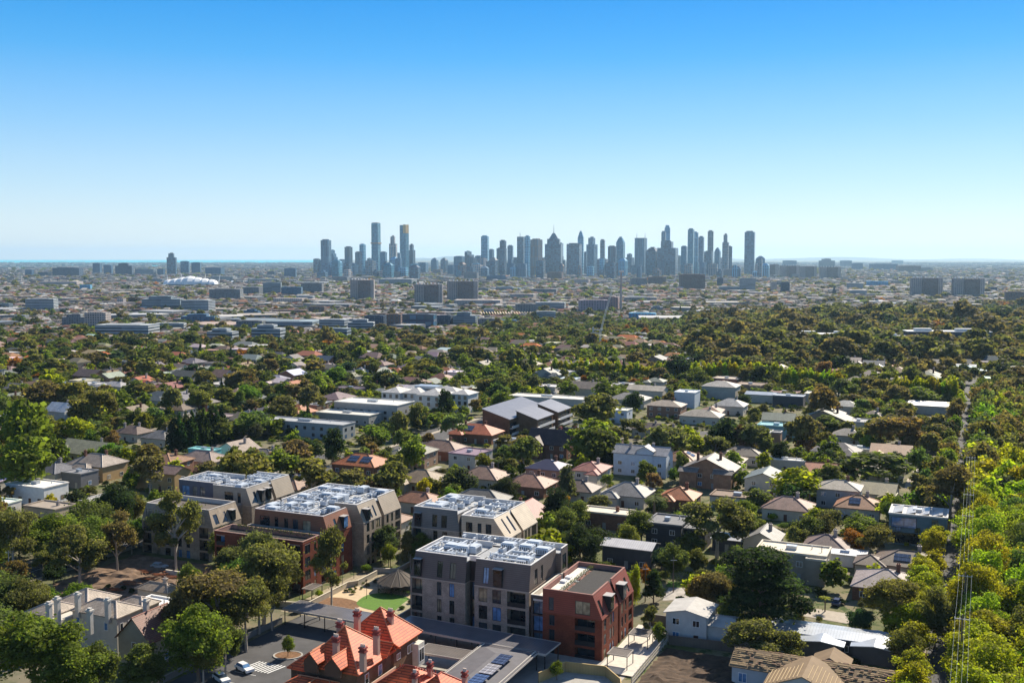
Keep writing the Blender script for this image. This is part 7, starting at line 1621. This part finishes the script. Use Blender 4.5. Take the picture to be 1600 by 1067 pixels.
# one scattered mass of far trees (instances on points)
def scatter(name, pts, protos_, label):
    me = bpy.data.meshes.new(name); n = len(pts); me.vertices.add(n)
    co = np.array([(p[1], p[2], terr(p[1], p[2]) - .2) for p in pts], np.float32); me.vertices.foreach_set('co', co.ravel())
    a = me.attributes.new('size', 'FLOAT_VECTOR', 'POINT'); a.data.foreach_set('vector', np.array([(p[4], p[4], p[3]) for p in pts], np.float32).ravel())
    a = me.attributes.new('tint', 'FLOAT_COLOR', 'POINT'); r_ = np.random.default_rng(9); tc_ = np.array([(*p[5], 1) for p in pts], np.float32); tc_[:, :3] *= r_.uniform(.75, 1.25, (n, 1)); a.data.foreach_set('color', tc_.ravel())
    a = me.attributes.new('spin', 'FLOAT', 'POINT'); a.data.foreach_set('value', r_.uniform(0, 6.28, n).astype(np.float32))
    a = me.attributes.new('pick', 'INT', 'POINT'); a.data.foreach_set('value', np.array([p[6] for p in pts], np.int32))
    o = bpy.data.objects.new(name, me); COL.objects.link(o)
    cl = bpy.data.collections.new(name + '_sources')
    for i, pm in enumerate(protos_): po = bpy.data.objects.new(f'{i:02d}_source', pm); cl.objects.link(po)
    ng = bpy.data.node_groups.new(name, 'GeometryNodeTree'); ng.interface.new_socket('Geometry', in_out='INPUT', socket_type='NodeSocketGeometry'); ng.interface.new_socket('Geometry', in_out='OUTPUT', socket_type='NodeSocketGeometry')
    gi = ng.nodes.new('NodeGroupInput'); go = ng.nodes.new('NodeGroupOutput'); m2p = ng.nodes.new('GeometryNodeMeshToPoints'); ci = ng.nodes.new('GeometryNodeCollectionInfo'); ci.inputs['Collection'].default_value = cl; ci.inputs['Separate Children'].default_value = True; ci.inputs['Reset Children'].default_value = True
    ip = ng.nodes.new('GeometryNodeInstanceOnPoints'); ip.inputs['Pick Instance'].default_value = True
    def na(nm, ty): q = ng.nodes.new('GeometryNodeInputNamedAttribute'); q.data_type = ty; q.inputs['Name'].default_value = nm; return q.outputs['Attribute']
    cx = ng.nodes.new('ShaderNodeCombineXYZ'); ng.links.new(na('spin', 'FLOAT'), cx.inputs['Z'])
    e2r = ng.nodes.new('FunctionNodeEulerToRotation'); ng.links.new(cx.outputs[0], e2r.inputs[0])
    ng.links.new(gi.outputs[0], m2p.inputs[0]); ng.links.new(m2p.outputs[0], ip.inputs['Points']); ng.links.new(ci.outputs[0], ip.inputs['Instance']); ng.links.new(na('pick', 'INT'), ip.inputs['Instance Index']); ng.links.new(e2r.outputs[0], ip.inputs['Rotation']); ng.links.new(na('size', 'FLOAT_VECTOR'), ip.inputs['Scale']); ng.links.new(ip.outputs[0], go.inputs[0])
    md = o.modifiers.new('scatter', 'NODES'); md.node_group = ng
    tag(o, label, 'trees', kind='stuff'); return o
srcs = []; smap = {}
for lod in ('mid', 'far', 'vfar'):
    for kind in (('round', 'plane', 'gumround', 'gum', 'cypress', 'pine', 'bush') if lod != 'vfar' else ('round',)):
        for var in range(3 if kind in ('round', 'gumround', 'plane') else 1):
            nl, s = LODN[lod]; 
            if lod == 'mid': nl, s = 1100, .12
            if kind == 'bush': nl = int(nl * .35); s *= 1.5
            cm, P = crown(kind, 300 + var * 7 + len(kind), nl, s, LEAFI); smap.setdefault((lod, kind), []).append(len(srcs)); srcs.append(cm)
pts = []
for (k, x, y, h, w, tint) in far_T:
    d = math.hypot(x, y)
    if k == 'palm': k = 'gum'
    lod = 'mid' if d < 620 else 'far'
    key = ('vfar', 'round') if k == 'vf' else (lod, k if (lod, k) in smap else 'round')
    pts.append((k, x, y, h, w, tint, tr.choice(smap[key])))
scatter('distant_trees', pts, srcs, 'mass of distant treetops running from the suburb to the river flats')
print('TREES individually', cnt, 'scattered', len(pts), 'houses', len(cand), 'far rows', len(A))
# ---------------------------------------------------------------- wording: every thing is told apart by its look and its neighbours
ORD = ['leftmost', 'second', 'third', 'fourth', 'fifth', 'sixth', 'seventh', 'eighth', 'ninth', 'tenth', 'eleventh', 'twelfth', 'thirteenth', 'fourteenth', 'fifteenth', 'sixteenth', 'seventeenth', 'eighteenth', 'nineteenth', 'twentieth']
def near_lm(px, py, lms):
    best = sorted(lms, key=lambda l: math.hypot(l[1] - px, (l[2] - py) * 2.2)); return best[0]
def rel(px, py, l):
    dx, dy = px - l[1], (py - l[2]) * 2.2
    if abs(dx) > abs(dy): return 'right of' if dx > 0 else 'left of'
    return 'below' if dy > 0 else 'beyond'
buck = {}
for (o, desc, px, py, dom) in auto:
    l = near_lm(px, py, SKYLM if dom == 'sky' else LM)
    s = f"{desc} {rel(px, py, l)} the {l[0]}"; buck.setdefault(s, []).append((px, py, o))
used = {o['label'] for o in COL.objects if 'label' in o}
for s, L_ in buck.items():
    L_.sort(key=lambda t: t[0]); n = len(L_)
    for i, (px, py, o) in enumerate(L_):
        if n == 1: t = s
        elif i == 0: t = 'leftmost ' + s
        elif i == n - 1: t = 'rightmost ' + s
        elif i < 20 and i <= n // 2: t = ORD[i] + ' from left, ' + s
        else: t = (ORD[n - 1 - i] if n - 1 - i < 20 else 'middle') + ' from right, ' + s
        w = t.split()
        if len(w) > 16: t = ' '.join(w[:16])
        k = 0
        while t in used and k < 3: t = t.replace(' the ', ' ', 1) if k == 0 else t + (' here' if k == 1 else ''); k += 1
        used.add(t); o['label'] = t
